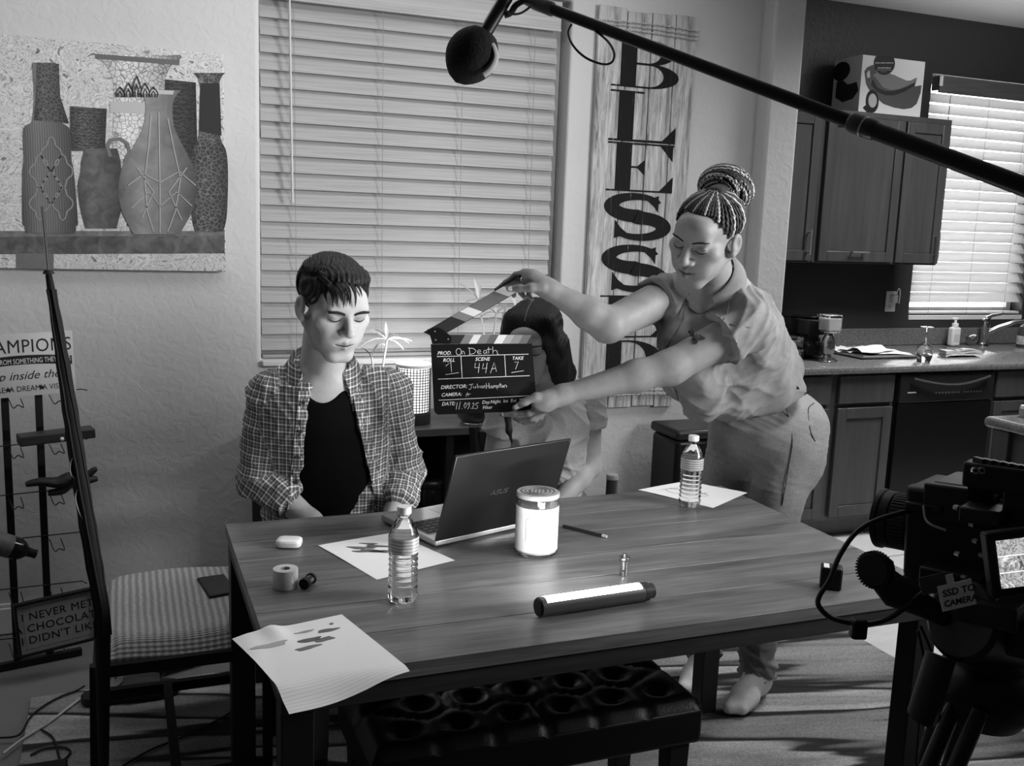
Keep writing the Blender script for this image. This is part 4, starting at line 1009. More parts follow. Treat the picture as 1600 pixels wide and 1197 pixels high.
# ---- papers
def blots(parent, M, spots, v=.12):
    q = MB(); random.seed(5)
    for (x, y, rx, ry, an) in spots:
        pts = []
        for i in range(18):
            a = 2*math.pi*i/18; r = 1+.28*math.sin(3*a+x*90)+.15*random.uniform(-1, 1)
            px, py = rx*r*math.cos(a), ry*r*math.sin(a); pts.append((x+px*math.cos(an)-py*math.sin(an), y+px*math.sin(an)+py*math.cos(an)))
        q.prism(pts, 0, .0003, M)
    return q.build('ink_blot', G(v, .6), parent, smooth=None)
M_PAPER = G(.82, .85)
def sheet_corners(label, cs, spots, drawing=None, z=.0006):
    P0, P1, P2, P3 = [ont(*p) for p in cs]
    T = thing('paper_sheet', label, 'paper', tuple((P0+P2)/2))
    q = MB(); P = []
    for i in range(9):
        u = i/8; P.append([(P0*(1-u)+P1*u)*(1-v)+(P3*(1-u)+P2*u)*v+Vector((0, 0, z+.0008*(1+math.sin(u*5+v*3)))) for v in np.linspace(0, 1, 8)])
    q.grid(P); q.grid([[p-Vector((0, 0, .0003)) for p in r[::-1]] for r in P]); sh = q.build('sheet', M_PAPER, T, smooth=80)
    ex = (P1-P0).normalized(); ey = (P3-P0); ey = (ey-ex*ey.dot(ex)).normalized()
    M = mat_from(P0+Vector((0, 0, z+.0021)), ex, ey, ex.cross(ey))
    if spots: blots(T, M, spots)
    if drawing:
        dq = MB()
        for st in drawing: dq.ribbon(st, .0012, M, 0, .0003)
        dq.build('pencil_drawing', G(.2, .7), T)
    return T, M
sheet_corners('white sheet with dark ink blots under the nearer water bottle', [(497, 853), (589, 906), (711, 877), (616, 833)], [(.075, .075, .030, .008, .9), (.105, .08, .035, .010, 1.0), (.085, .115, .030, .007, .9), (.125, .105, .025, .007, 1.0), (.06, .11, .02, .005, .9)])
def circ(x, y, r, n=16): return [(x+r*math.cos(a), y+r*.7*math.sin(a)) for a in np.linspace(0, 2*math.pi, n)]
sheet_corners('white sheet with a pencil sketch at the far right corner of the table', [(997, 766), (1114, 794), (1168, 771), (1075, 752)], None, [circ(.09, .07, .03), circ(.12, .09, .02), [(.05, .05), (.08, .12), (.12, .13)], [(.16, .05), (.19, .10), (.17, .12), (.15, .10)], [(.13, .04), (.17, .13)], [(.06, .09), (.1, .11), (.13, .12), (.18, .11)]])
# lined sheet hanging over the front left corner
PL = thing('lined_paper', 'lined notebook sheet with stains curling over the near table corner', 'paper', tuple(ont(480, 1000)))
tl = [ (367, 991), (534, 960), (638, 1053), (456, 1121) ]
def lp(u, v):
    # u along the top edge (left to right in the picture), v downwards to the viewer
    a = ont(452, 977, TZ+.0012)
    x = TX0-.075+.29*u; 
    return x
P = []; nu, nv = 25, 29
c0 = at_z(534, 960, TZ+.001); cl = at_z(408, 977, TZ+.001)
ey = at_z(588, 1004, TZ+.001)-c0; ey.z = 0; ey.normalize(); ex = Vector((-ey.y, ey.x, 0))
SH_W, SH_L = .228, .292
for i in range(nu):
    row = []
    for j in range(nv):
        u = i/(nu-1)*SH_W; v = j/(nv-1)*SH_L
        p = c0+ex*(u-SH_W)+ey*v; z = TZ+.0014
        over_l = max(0, TX0-p.x); over_f = max(0, TY0-p.y)
        z += -.10*over_l**1.25*1.0-over_f*.42*min(1, over_f/.05)*.9+.004*math.sin(u*26+v*9)*(.2+min(1, (over_l+over_f)/.03))
        z += .010*math.exp(-((u-.075)/.02)**2)*math.exp(-((v-.02)/.05)**2)
        row.append(Vector((p.x+0, p.y+over_f*.12, max(z, TZ+.0012) if over_l == 0 and over_f == 0 else z)))
    P.append(row)
q = MB(); q.grid(P); q.grid([[p-Vector((0, 0, .0004)) for p in r[::-1]] for r in P])
t = NT('ruled_paper'); t.props(.85); tc = t.n('ShaderNodeAttribute', attribute_name='sheet_uv'); sep = t.n('ShaderNodeSeparateXYZ'); t.l(tc.outputs['Vector'], sep.inputs[0])
ln = t.math('FRACT', t.math('MULTIPLY', sep.outputs[1], 140.0)); t.base(t.mix(t.ramp(ln, [(.0, .55), (.10, .55), (.16, 0)]), .82, .42))
LO = q.build('sheet', t.m, PL, smooth=80, fix=False)
at_ = LO.data.attributes.new('sheet_uv', 'FLOAT_VECTOR', 'POINT'); arr = []
for _ in range(2):
    for i in range(nu):
        for j in range(nv): jj = j if _ == 0 else nv-1-j; arr += [i/(nu-1)*SH_W, jj/(nv-1)*SH_L, 0]
at_.data.foreach_set('vector', arr)
def on_sheet(u, v, lift):
    i = min(nu-2, max(0, int(u/SH_W*(nu-1)))); j = min(nv-2, max(0, int(v/SH_L*(nv-1)))); fu = u/SH_W*(nu-1)-i; fv = v/SH_L*(nv-1)-j
    p = (P[i][j]*(1-fu)+P[i+1][j]*fu)*(1-fv)+(P[i][j+1]*(1-fu)+P[i+1][j+1]*fu)*fv; return p+Vector((0, 0, lift))
for (su, sv, ru, rv, val) in ((.125, .085, .022, .010, .10), (.150, .095, .018, .010, .14), (.105, .115, .025, .006, .16), (.17, .06, .022, .006, .12), (.05, .075, .034, .009, .40), (.13, .045, .02, .003, .3), (.19, .035, .004, .004, .2)):
    q = MB(); ring = [on_sheet(su+ru*math.cos(a)*(1+.25*math.sin(3*a+su*80)), sv+rv*math.sin(a)*(1+.3*math.cos(2*a+sv*70)), .0012) for a in np.linspace(0, 2*math.pi, 21)[:-1]]
    cen = on_sheet(su, sv, .0012); q.add(ring+[cen]+[p-Vector((0, 0, .0008)) for p in ring], [(k, (k+1) % 20, 20) for k in range(20)]+[(k, 21+k, 21+(k+1) % 20, (k+1) % 20) for k in range(20)]); q.build('stain', G(val, .7), PL)
# ---- earbud case
c = ont(452, 854)
E_ = thing('earbud_case', 'small rounded white earbud case near the left end of the table', 'case', (c.x, c.y, TT))
R = Matrix.Rotation(rad(-20), 3, 'Z')
def superbox(q, c, s, R, e=.5, n=24, m=12, z0=-1, z1=1):
    P = []
    f = lambda w, ex: math.copysign(abs(w)**ex, w)
    for i in range(n):
        a = 2*math.pi*i/n; row = []
        for k in range(m+1):
            b = -math.pi/2+math.pi*k/m
            p = Vector((s[0]/2*f(math.cos(b), e)*f(math.cos(a), e), s[1]/2*f(math.cos(b), e)*f(math.sin(a), e), s[2]/2*f(math.sin(b), e)))
            row.append(V3(c)+(R @ p))
        P.append(row)
    return q.grid(P, True)
q = MB(); superbox(q, (c.x, c.y, TT+.0117), (.062, .047, .0225), R, .5).build('case_body', G(.85, .25), E_, smooth=180)
q = MB(); q.tube([V3((c.x, c.y, TT+.0125))+R @ Vector((.0312*math.copysign(abs(math.cos(a))**.5, math.cos(a)), .0237*math.copysign(abs(math.sin(a))**.5, math.sin(a)), 0)) for a in np.linspace(0, 2*math.pi, 40)[:-1]], .0004, 4, closed=True); q.build('lid_seam', G(.4, .4), E_)
# ---- roll of tape
c = ont(446, 917)
TP = thing('tape_roll', 'roll of white cloth tape standing flat on the table', 'tape', (c.x, c.y, TT))
q = MB(); q.lathe([(.0105, 0), (.0265, 0), (.0270, .001), (.0270, .041), (.0265, .042), (.0105, .042)], (c.x, c.y, TT+.0006), 40, closed=True); q.build('tape_winding', G(.55, .8, var=.06, scale=30), TP)
q = MB(); q.lathe([(.0100, .0005), (.0104, .0005), (.0104, .0415), (.0100, .0415)], (c.x, c.y, TT+.0006), 30, closed=True); q.build('core', G(.3, .7), TP)
q = MB(); a1 = math.atan2(-c.y, -c.x); tri = [(a1-.5, .022), (a1+.55, .036), (a1+.75, .012), (a1+.4, .020)]
pts = [(c.x+.0276*math.cos(a), c.y+.0276*math.sin(a), TT+z) for a, z in tri]; pts2 = [(c.x+.0269*math.cos(a), c.y+.0269*math.sin(a), TT+z) for a, z in tri]
q.add(pts+pts2, [(0, 1, 2, 3), (7, 6, 5, 4), (0, 4, 5, 1), (1, 5, 6, 2), (2, 6, 7, 3), (3, 7, 4, 0)]); q.build('loose_end', G(.75, .8), TP)
# ---- little black knob
c = ont(480, 918)
K_ = thing('threaded_stud', 'small black threaded stud lying beside the tape roll', 'stud', (c.x, c.y, TT))
ax = Vector((.6, .75, .05)).normalized(); p0 = Vector((c.x, c.y, TT+.0135))-ax*.016
q = MB(); q.cyl(p0, p0+ax*.012, .0125, n=20); q.build('knob_cap', G(.012, .4), K_, bevel=.001)
q = MB(); q.tube([p0+ax*(.012+.0022*i) for i in range(9)], [.0108 if i % 2 else .0098 for i in range(9)], 16); q.build('knob_thread', G(.03, .35, .4), K_)
q = MB(); q.cyl(p0+ax*.030, p0+ax*.037, .0130, n=20); q.build('knob_flange', G(.012, .4), K_, bevel=.001)
# ---- spigot
c = ont(974, 899)
S_ = thing('metal_spigot', 'small upright metal spigot with wide top on the table', 'spigot', (c.x, c.y, TT))
q = MB(); q.lathe([(0, 0), (.0095, 0), (.0098, .001), (.0098, .036), (0, .036)], (c.x, c.y, TT+.0006), 24); SB = q.build('spigot_shaft', G(.45, .25, 1), S_)
q = MB(); q.lathe([(0, 0), (.0125, 0), (.0130, .001), (.0130, .007), (.0125, .008), (.004, .008), (.004, .016), (0, .016)], (c.x, c.y, TT+.0368), 24); q.build('spigot_head', G(.25, .3, 1), S_)
q = MB(); d = Vector((-c.x, -c.y, 0)).normalized(); q.cyl(Vector((c.x, c.y, TT+.014))+d*.009, Vector((c.x, c.y, TT+.014))+d*.0101, .0025, n=12); q.build('cross_hole', G(.01, .6), SB)
# ---- pen
a = ont(880, 824); b2 = ont(948, 841)
P_ = thing('black_pen', 'dark pencil lying on the table beside the candle', 'pencil', tuple((a+b2)/2))
up_ = Vector((0, 0, .0045)); d = (b2-a)
q = MB(); q.cyl(a+up_, a+d*.90+up_, .004, n=8); q.build('pencil_barrel', G(.025, .35), P_)
q = MB(); q.cyl(a+d*.902+up_, b2+up_, .0042, .0036, n=12); q.build('eraser', G(.45, .5), P_)
# ---- LED tube
a = ont(842, 950, TZ+.02); b2 = ont(1003, 926, TZ+.02); a.z = b2.z = TZ+.0215; d = (b2-a).normalized(); L = (b2-a).length
LT = thing('led_tube_light', 'glowing handheld tube light lying across the front of the table', 'tube light', tuple((a+b2)/2-Vector((0, 0, .0215))))
side = Vector((0, 0, 1)).cross(d).normalized(); wn = d.cross(side)
q = MB(); q.cyl(a, b2, .0205, n=32); q.build('tube_body', G(.08, .35, .3), LT, bevel=.002)
q = MB(); P = []
for i in range(13):
    an = rad(40+98*i/12); P.append([a+d*t_+side*math.cos(an)*.0209+wn*math.sin(an)*.0209 for t_ in (.012, L-.008)])
PP = [[p+(p-a-d*((p-a).dot(d))).normalized()*-.004 for p in r] for r in P]
q.grid(P); q.grid(PP[::-1]); q.grid([P[0], PP[0]][::-1]); q.grid([P[-1], PP[-1]]); q.build('light_strip', EM('led_strip_glow', 9.0), LT)
q = MB(); q.tube([b2, b2+d*.012, b2+d*.016, b2+d*.026, b2+d*.028], [.0205, .0205, .0165, .0165, .012], 28); q.build('end_cap', G(.04, .4), LT)
q = MB(); q.tube([a-d*.004, a], [.018, .0205], 28); q.build('end_plate', G(.02, .4), LT)
lt = bpy.data.lights.new('tube_glow', 'AREA'); lt.shape = 'RECTANGLE'; lt.size = L*.9; lt.size_y = .02; lt.energy = 3.0; lt.spread = rad(180)
lo = bpy.data.objects.new('tube_glow', lt); COL.objects.link(lo)
nn = (side*math.cos(rad(55))+wn*math.sin(rad(55))).normalized(); zc = -nn; xc = d; yc = zc.cross(xc)*-1
lo.matrix_world = mat_from((a+b2)/2+nn*.026, d, nn.cross(d), nn) @ Matrix.Rotation(math.pi, 4, 'X')
bpy.context.view_layer.update(); mw = lo.matrix_world.copy(); lo.parent = LT; lo.matrix_parent_inverse = LT.matrix_basis.inverted(); lo.matrix_basis = mw
# ---- battery block
c = ont(1297, 918)
B_ = thing('battery_block', 'small black cube-shaped battery charger on the right end of the table', 'battery', (c.x, c.y, TT))
R = Matrix.Rotation(rad(-38), 3, 'Z')
q = MB(); q.box((c.x, c.y, TT+.0265), (.048, .042, .052), R); q.build('block_body', G(.010, .4), B_, bevel=.005, seg=3)
q = MB(); q.box(Vector((c.x, c.y, TT+.0529))+R @ Vector((-.012, -.004, 0)), (.012, .030, .0006), R); q.build('sticker', G(.75, .5), B_)
# ---- capped bottle behind the table, standing on a low stool
c = at_y(957, 741, 3.28)
ST = thing('wooden_stool', 'low dark stool standing behind the far side of the table', 'stool', (c.x, 3.30, .0125))
q = MB(); q.lathe([(0, .42), (.13, .42), (.135, .425), (.135, .445), (.13, .45), (0, .45)], (c.x, 3.30, 0), 30); q.build('stool_seat', G(.02, .5), ST)
for k in range(3):
    aa = 2*math.pi*k/3+.4; q = MB(); q.bar((c.x+.08*math.cos(aa), 3.30+.08*math.sin(aa), .42), (c.x+.12*math.cos(aa), 3.30+.12*math.sin(aa), .0125), .03); q.build('leg', G(.02, .5), ST)
BT = thing('thermos_flask', 'slim dark flask with pale cap peeking over the far table edge', 'flask', (c.x, 3.28, .4505))
hh = c.z-.4505
q = MB(); q.lathe([(0, 0), (.023, 0), (.024, .004), (.0225, hh-.02), (0, hh-.02)], (c.x, 3.28, .4508), 24); q.build('flask_body', G(.05, .3), BT)
q = MB(); q.lathe([(0, 0), (.0235, 0), (.0235, .016), (.022, .019), (0, .019)], (c.x, 3.28, .4508+hh-.0195), 24); q.build('flask_cap', G(.28, .4), BT)

# ================================================================== FILM GEAR AND THE LEFT CORNER
def at_plane(x, y, P, N):
    r = Vector(ray(x, y)); o = Vector((0, 0, CAM_Z)); N = V3(N); return o+r*((V3(P)-o).dot(N)/r.dot(N))
def curve(pts, n=8):
    """smooth polyline through points (Catmull-Rom)"""
    pts = [V3(p) for p in pts]; out = []
    for i in range(len(pts)-1):
        p0 = pts[max(i-1, 0)]; p1 = pts[i]; p2 = pts[i+1]; p3 = pts[min(i+2, len(pts)-1)]
        for k in range(n):
            t = k/n; out.append(.5*((2*p1)+(p2-p0)*t+(2*p0-5*p1+4*p2-p3)*t*t+(3*p1-p0-3*p2+p3)*t**3))
    return out+[pts[-1]]
# ---- boom pole and microphone
BP = thing('boom_pole', 'long black boom pole crossing the top right of the picture', 'boom pole', tuple(at_d(1200, 143, 1.6)))
pa, pj, pe = at_d(838, 5, 1.87), at_d(1360, 202, 1.44), at_d(1800, 366, 1.16)
dr = (pj-pa).normalized()
q = MB(); q.cyl(pa, pj, .0105, n=18); q.build('inner_section', G(.005, .4, spec=.12), BP)
q = MB(); q.cyl(pj, pe, .0128, n=18); q.build('outer_section', G(.005, .4, spec=.12), BP)
q = MB(); q.tube([pj-dr*.035, pj-dr*.030, pj+dr*.004, pj+dr*.010], [.0125, .0150, .0150, .0135], 20); q.build('lock_collar', G(.02, .4), BP)
q = MB(); q.tube([pj-dr*.012, pj-dr*.009], [.0155, .0155], 20); q.build('collar_ring', G(.25, .3, .8), BP)
q = MB(); q.tube([pa-dr*.03, pa, pa+dr*.045, pa+dr*.05], [.010, .0135, .0135, .0105], 18); q.build('tip_section', G(.06, .4, .4), BP)
lp0 = at_d(895, 32, 1.80)
q = MB(); q.tube(curve([at_d(*p) for p in ((893, 38, 1.79), (888, 52, 1.79), (896, 72, 1.80), (915, 90, 1.80), (940, 100, 1.80), (955, 98, 1.80), (960, 86, 1.79), (955, 72, 1.78), (945, 60, 1.77), (930, 48, 1.765))], 6), .0022, 8); q.build('cable_loop', G(.012, .4), BP)
MC = thing('boom_microphone', 'black foam-covered microphone hanging from the boom pole tip', 'microphone', tuple(at_d(740, 84, 1.86)))
m0, m1 = at_d(812, -40, 1.87), at_d(752, 62, 1.86); md = (m1-m0).normalized(); mc = at_d(738, 84, 1.86)
q = MB(); q.tube([m0, m1-md*.02, m1], [.0135, .0130, .0120], 18); q.build('microphone_barrel', G(.010, .4), MC)
q = MB(); u_ = (mc-m1).normalized(); pr = []
for k in range(13):
    s_ = k/12; pr.append((.050*math.sin(math.pi*(.12+.88*s_))**.6*(1 if s_ < 1 else .01), -.016+.108*s_))
Mz = mat_from(m1+md*.004, *(lambda z: (z.orthogonal().normalized(), z.cross(z.orthogonal().normalized()), z))(md.lerp(u_, .35).normalized()))
q.lathe(pr, Mz, 26); fm = q.build('foam_windscreen', G(.012, .95, bump=.8, bscale=140), MC, smooth=180)
q = MB(); q.tube(curve([at_d(*p) for p in ((762, 60, 1.84), (772, 72, 1.83), (776, 90, 1.83), (768, 108, 1.83), (756, 118, 1.83))], 5), .006, 8, flat=.35); q.build('pale_foam_strip', G(.35, .8), MC)  # pale strip curving along one side of the foam
q = MB(); q.tube(curve([at_d(*p) for p in ((820, 0, 1.87), (806, 8, 1.87), (798, 20, 1.87), (788, 24, 1.87))], 4), .006, 8); q.build('shock_mount', G(.012, .5), MC)
q = MB(); q.tube(curve([at_d(*p) for p in ((832, 8, 1.86), (815, 20, 1.86), (800, 22, 1.86), (790, 16, 1.86))], 5), .0022, 8); q.build('cable', G(.05, .5), MC)
# ---- cinema camera on tripod (bottom right)
CD_ = 1.30
CAMR = thing('cinema_camera', 'black cinema camera rig with lens and lit monitor at the right edge', 'camera', tuple(at_d(1530, 900, CD_)))
cu = Vector((-.42, .905, -.06)).normalized(); cs = cu.cross(Vector((0, 0, 1))).normalized(); cw = cs.cross(cu)   # forward, right, up of the rig
bc = at_d(1533, 835, CD_)
def rb(q, c, s, M=None): q.box(c, s, Matrix((cs, cu, cw)).transposed() if M is None else M); return q
rb(MB(), bc, (.105, .165, .125)).build('camera_body', G(.010, .45), CAMR, bevel=.006, seg=2)
rb(MB(), bc+cw*.066-cu*.01, (.085, .12, .012)).build('top_plate', G(.015, .4), CAMR, bevel=.003)
rb(MB(), bc-cw*.072, (.09, .17, .018)).build('base_plate', G(.010, .5), CAMR, bevel=.003)
lf = bc+cu*.083-cs*.004
lf = lf-cu*.02
q = MB(); q.tube([lf, lf+cu*.02, lf+cu*.022, lf+cu*.048, lf+cu*.050, lf+cu*.062, lf+cu*.064, lf+cu*.070], [.034, .034, .038, .038, .040, .040, .042, .042], 36); LN = q.build('lens_barrel', G(.010, .4), CAMR)
for k in range(40):
    pass
q = MB()
for k in range(48):
    a = 2*math.pi*k/48; dv = cs*math.cos(a)+cw*math.sin(a); q.bar(lf+cu*.024+dv*.0385, lf+cu*.046+dv*.0385, .0026, .0026, dv)
fr_ = q.build('focus_ribs', G(.02, .5), LN); fr_['kind'] = 'stuff'
# cage arms, bolts and clamps
for k, (px, py, dd, sx, sy, sz) in enumerate(((1478, 775, 1.33, .02, .10, .018), (1500, 790, 1.27, .016, .09, .05), (1545, 800, 1.22, .07, .05, .02), (1590, 825, 1.20, .03, .03, .10), (1495, 905, 1.27, .05, .08, .03), (1560, 945, 1.22, .10, .07, .03))):
    rb(MB(), at_d(px, py, dd), (sx, sy, sz)).build('cage_arm', G(.012, .45), CAMR, bevel=.003)
for k, (px, py) in enumerate(((1502, 868), (1512, 905), (1540, 870), (1500, 795), (1525, 822), (1530, 848))):
    p = at_d(px, py, 1.215); q = MB(); q.cyl(p, p+Vector((CF[0], CF[1], CF[2]))*.012, .004, n=12); q.build('bolt', G(.15, .3, .8), CAMR)
# roll of tape-wrapped tubing on top
a, b2 = at_d(1448, 783, 1.30), at_d(1472, 760, 1.36)
q = MB(); q.cyl(a, b2, .0085, n=18); q.build('paper_roll', G(.40, .7, var=.15, scale=90), CAMR)
q = MB(); q.tube(curve([at_d(*p) for p in ((1443, 790, 1.29), (1446, 810, 1.28), (1455, 820, 1.27), (1478, 829, 1.26))], 5), .0016, 6); q.build('roll_cord', G(.25, .7), CAMR)
q = MB(); rb(q, at_d(1483, 782, 1.31), (.022, .05, .012)); q.build('strap_patch', G(.18, .7), CAMR, bevel=.002)
# wireless receiver on top arm
ra, rbq = at_d(1509, 737, 1.20), at_d(1640, 757, 1.14); rd = (rbq-ra).normalized()
q = MB(); q.bar(ra, rbq, .030, .030, (0, 0, 1)); RX = q.build('receiver_box', G(.012, .45), CAMR, bevel=.003)
toc = Vector((-CF[0], -CF[1], -CF[2]))
for px in (1522, 1532):
    c = at_d(px, 735, 1.175); q = MB(); q.tube([c+CVx for CVx in [Vector((0, 0, 0))]]+[c+toc*.004], [.0042, .0042], 16); jk = q.build('jack_ring', G(.55, .25, .9), RX)
    q = MB(); q.cyl(c+toc*.0042, c+toc*.005, .0022, n=12); q.build('jack_hole', BLACK, jk)
for k in range(6):
    c = at_d(1530+14*k, 719+2.4*k, 1.185-.006*k); q = MB(); q.box(c, (.006, .014, .006)); q.build('cooling_fin', G(.03, .4), RX)
q = MB(); q.cyl(at_d(1553, 762, 1.21), at_d(1640, 768, 1.16), .0075, n=16); q.build('support_rod', G(.35, .2, 1), CAMR)
q = MB(); q.bar(at_d(1535, 750, 1.22), at_d(1540, 800, 1.25), .03, .02); q.build('mount_post', G(.012, .5), CAMR)
# monitor with its picture
cm = [(1559, 846), (1640, 836), (1640, 908), (1564, 921)]
sc4 = [at_d(x, y, 1.14) for x, y in cm]; ctr = sum((p for p in sc4), Vector())/4
nx = (sc4[1]-sc4[0]).normalized(); ny = (sc4[0]-sc4[3]).normalized(); nz = nx.cross(ny).normalized(); ny = nz.cross(nx)
Mm = mat_from(ctr, nx, ny, nz); hw, hh_ = (sc4[1]-sc4[0]).length/2, (sc4[0]-sc4[3]).length/2
q = MB(); bxM(q, Mm, (-hw-.010, -hh_-.012, -.018), (hw+.01, hh_+.010, -.0005)); MN = q.build('monitor_housing', G(.010, .5), CAMR, bevel=.003, fix=True)
t = NT('monitor_picture'); vec = t.coord('Object', (1, 1, 1)); nz_ = t.noise(vec, 55, 4, .7, 1.2)
t.base(.02); pic_ = t.ramp(nz_, [(.36, .05), (.45, .5), (.52, .12), (.62, .75)]); t.l(pic_, t.b.inputs['Emission Color']); t.b.inputs['Emission Strength'].default_value = .9
q = MB(); bxM(q, Mm, (-hw, -hh_, 0), (hw, hh_, .0006)); q.build('monitor_screen', t.m, MN)
q = MB()
for yy in (.33, -.36): q.add([Mm @ Vector((x, yy*hh_+w_, .0009)) for x, w_ in ((-hw, -.0006), (hw, -.0006), (hw, .0006), (-hw, .0006))], [(0, 1, 2, 3)])
q.build('frame_guides', EM('guide_line', .8), MN)
# hand wheel arm
W0, W1_ = at_d(1368, 893, 1.27), at_d(1478, 965, 1.24)
q = MB(); q.tube([W0, at_d(1400, 925, 1.26), at_d(1440, 945, 1.25), W1_], [.016, .022, .016, .012], 14); q.build('side_arm', G(.010, .5), CAMR)
wc = at_d(1368, 890, 1.26); wx = Vector((CR[0], CR[1], CR[2]))*.75+Vector((CF[0], CF[1], CF[2]))*.65; wx.normalize()
q = MB(); q.cyl(wc-wx*.008, wc+wx*.006, .023, n=36); WH = q.build('grip_wheel', G(.010, .5), CAMR, bevel=.003)
q = MB(); q.cyl(wc+wx*.006, wc+wx*.022, .017, n=8); q.build('wheel_hub', G(.04, .45), WH, bevel=.002)
q = MB(); us = wx.orthogonal().normalized(); vs_ = wx.cross(us)
for k in range(36):
    a = 2*math.pi*k/36; dv = us*math.cos(a)+vs_*math.sin(a); q.bar(wc-wx*.008+dv*.0232, wc+wx*.004+dv*.0232, .002, .002, dv)
o_ = q.build('wheel_teeth', G(.015, .5), WH); o_['kind'] = 'stuff'
# cable loop with clip
q = MB(); q.tube(curve([at_d(*p) for p in ((1446, 793, 1.31), (1425, 797, 1.31), (1372, 812, 1.30), (1338, 832, 1.29), (1312, 868, 1.28), (1297, 905, 1.27), (1281, 930, 1.265), (1279, 946, 1.26), (1296, 964, 1.255), (1325, 973, 1.25), (1355, 975, 1.245), (1385, 968, 1.24), (1412, 951, 1.235), (1440, 928, 1.23), (1468, 912, 1.225), (1500, 905, 1.24))], 7), .0034, 10); q.build('video_cable', G(.012, .4), CAMR)
rb(MB(), at_d(1446, 792, 1.30), (.02, .05, .012)).build('cable_plug', G(.012, .45), CAMR, bevel=.003)
q = MB(); q.box(at_d(1341, 982, 1.245), (.020, .018, .026), Matrix.Rotation(rad(-20), 3, 'Z')); q.build('cable_clip', G(.010, .5), CAMR, bevel=.004)
# paper tag
tg = [(1462, 917), (1515, 905), (1526, 941), (1473, 956)]; tq = [at_d(x, y, 1.14) for x, y in tg]
nx = (tq[1]-tq[0]).normalized(); ny = (tq[0]-tq[3]).normalized(); nz = nx.cross(ny).normalized(); ny = nz.cross(nx)
Mt = mat_from(tq[3], nx, ny, nz); tw, th_ = (tq[1]-tq[0]).length, (tq[0]-tq[3]).length
q = MB(); bxM(q, Mt, (0, 0, -.0006), (tw, th_, 0)); bxM(q, Mt, (tw*.30, th_, -.0006), (tw*.52, th_*1.35, 0)); TG = q.build('paper_tag', G(.75, .8), CAMR)
text('tag_lettering', 'SSD TO', .0110, Mt @ Matrix.Translation((.004, th_*.55, .0004)), G(.02, .6), TG, .02, .1, 'LEFT', .0001, 1.05)
text('tag_lettering', 'CAMERA', .0100, Mt @ Matrix.Translation((.003, th_*.16, .0004)), G(.02, .6), TG, .02, .1, 'LEFT', .0001, 1.0)
q = MB(); bxM(q, Mt, (-.018, th_*.75, -.003), (.016, th_*1.45, -.0024)); q.build('tape_flag', G(.05, .6), CAMR)
for pts, r_ in ((((1434, 985, 1.30), (1440, 1010, 1.30), (1446, 1050, 1.31), (1444, 1090, 1.31), (1436, 1130, 1.31), (1430, 1215, 1.30)), .002), (((1438, 978, 1.29), (1452, 1010, 1.28), (1462, 1045, 1.27), (1467, 1100, 1.26), (1466, 1215, 1.25)), .002)):
    q = MB(); q.tube(curve([at_d(*p) for p in pts], 6), r_, 8); q.build('hanging_cable', G(.012, .5), CAMR)
# tripod
TR = thing('camera_tripod', 'heavy black video tripod under the cinema camera', 'tripod', tuple(at_d(1530, 1150, 1.28)))
hc = at_d(1552, 985, 1.27)
q = MB(); q.tube([at_d(1500, 968, 1.22), at_d(1640, 1000, 1.30)], [.052, .052], 28); q.build('fluid_drag_housing', G(.010, .4), TR, bevel=.006)
rb(MB(), at_d(1560, 968, 1.25), (.12, .12, .05)).build('fluid_head', G(.010, .45), TR, bevel=.012, seg=3)
nk = at_d(1545, 1045, 1.27)
q = MB(); q.lathe([(0, -.07), (.045, -.07), (.062, -.045), (.066, -.02), (.058, .0), (.046, .008), (.044, .04), (0, .04)], tuple(nk), 30); q.build('bowl_mount', G(.012, .45), TR)
q = MB(); q.tube(curve([at_d(*p) for p in ((1470, 1025, 1.22), (1462, 1050, 1.22), (1450, 1090, 1.23), (1440, 1120, 1.24))], 4), [.020]*13, 12, flat=.8); q.build('shoulder', G(.014, .5), TR)
foot = [at_z(1385, 1420, 0.013), at_z(1700, 1420, .013), at_z(1640, 1090, .013)]
tops = [nk+Vector((-.05, -.02, -.03)), nk+Vector((.05, -.05, -.03)), nk+Vector((.03, .06, -.03))]
foot = [Vector((.60, .86, .022)), Vector((1.12, .52, .022)), Vector((1.35, 1.35, .022))]
for k in range(3):
    L_ = foot[k]-tops[k]; mid = tops[k]+L_*.42; sd = L_.cross(Vector((0, 0, 1))).normalized()
    q = MB()
    for s_ in (-1, 1): q.cyl(tops[k]+sd*.018*s_, mid+sd*.018*s_, .0105, n=12)
    lg = q.build('leg', G(.012, .4), TR)
    q = MB(); q.cyl(tops[k]+L_*.30, foot[k], .0095, n=12); q.build('lower_tube', G(.02, .4), lg)
    q = MB(); q.bar(mid-L_*.02, mid+L_*.03, .065, .032, sd.cross(L_)); q.build('leg_lock', G(.012, .5), lg, bevel=.006)
    q = MB(); q.sph(foot[k]+Vector((0, 0, .010)), (.022, .022, .016)); q.build('foot', BLACKM, lg)

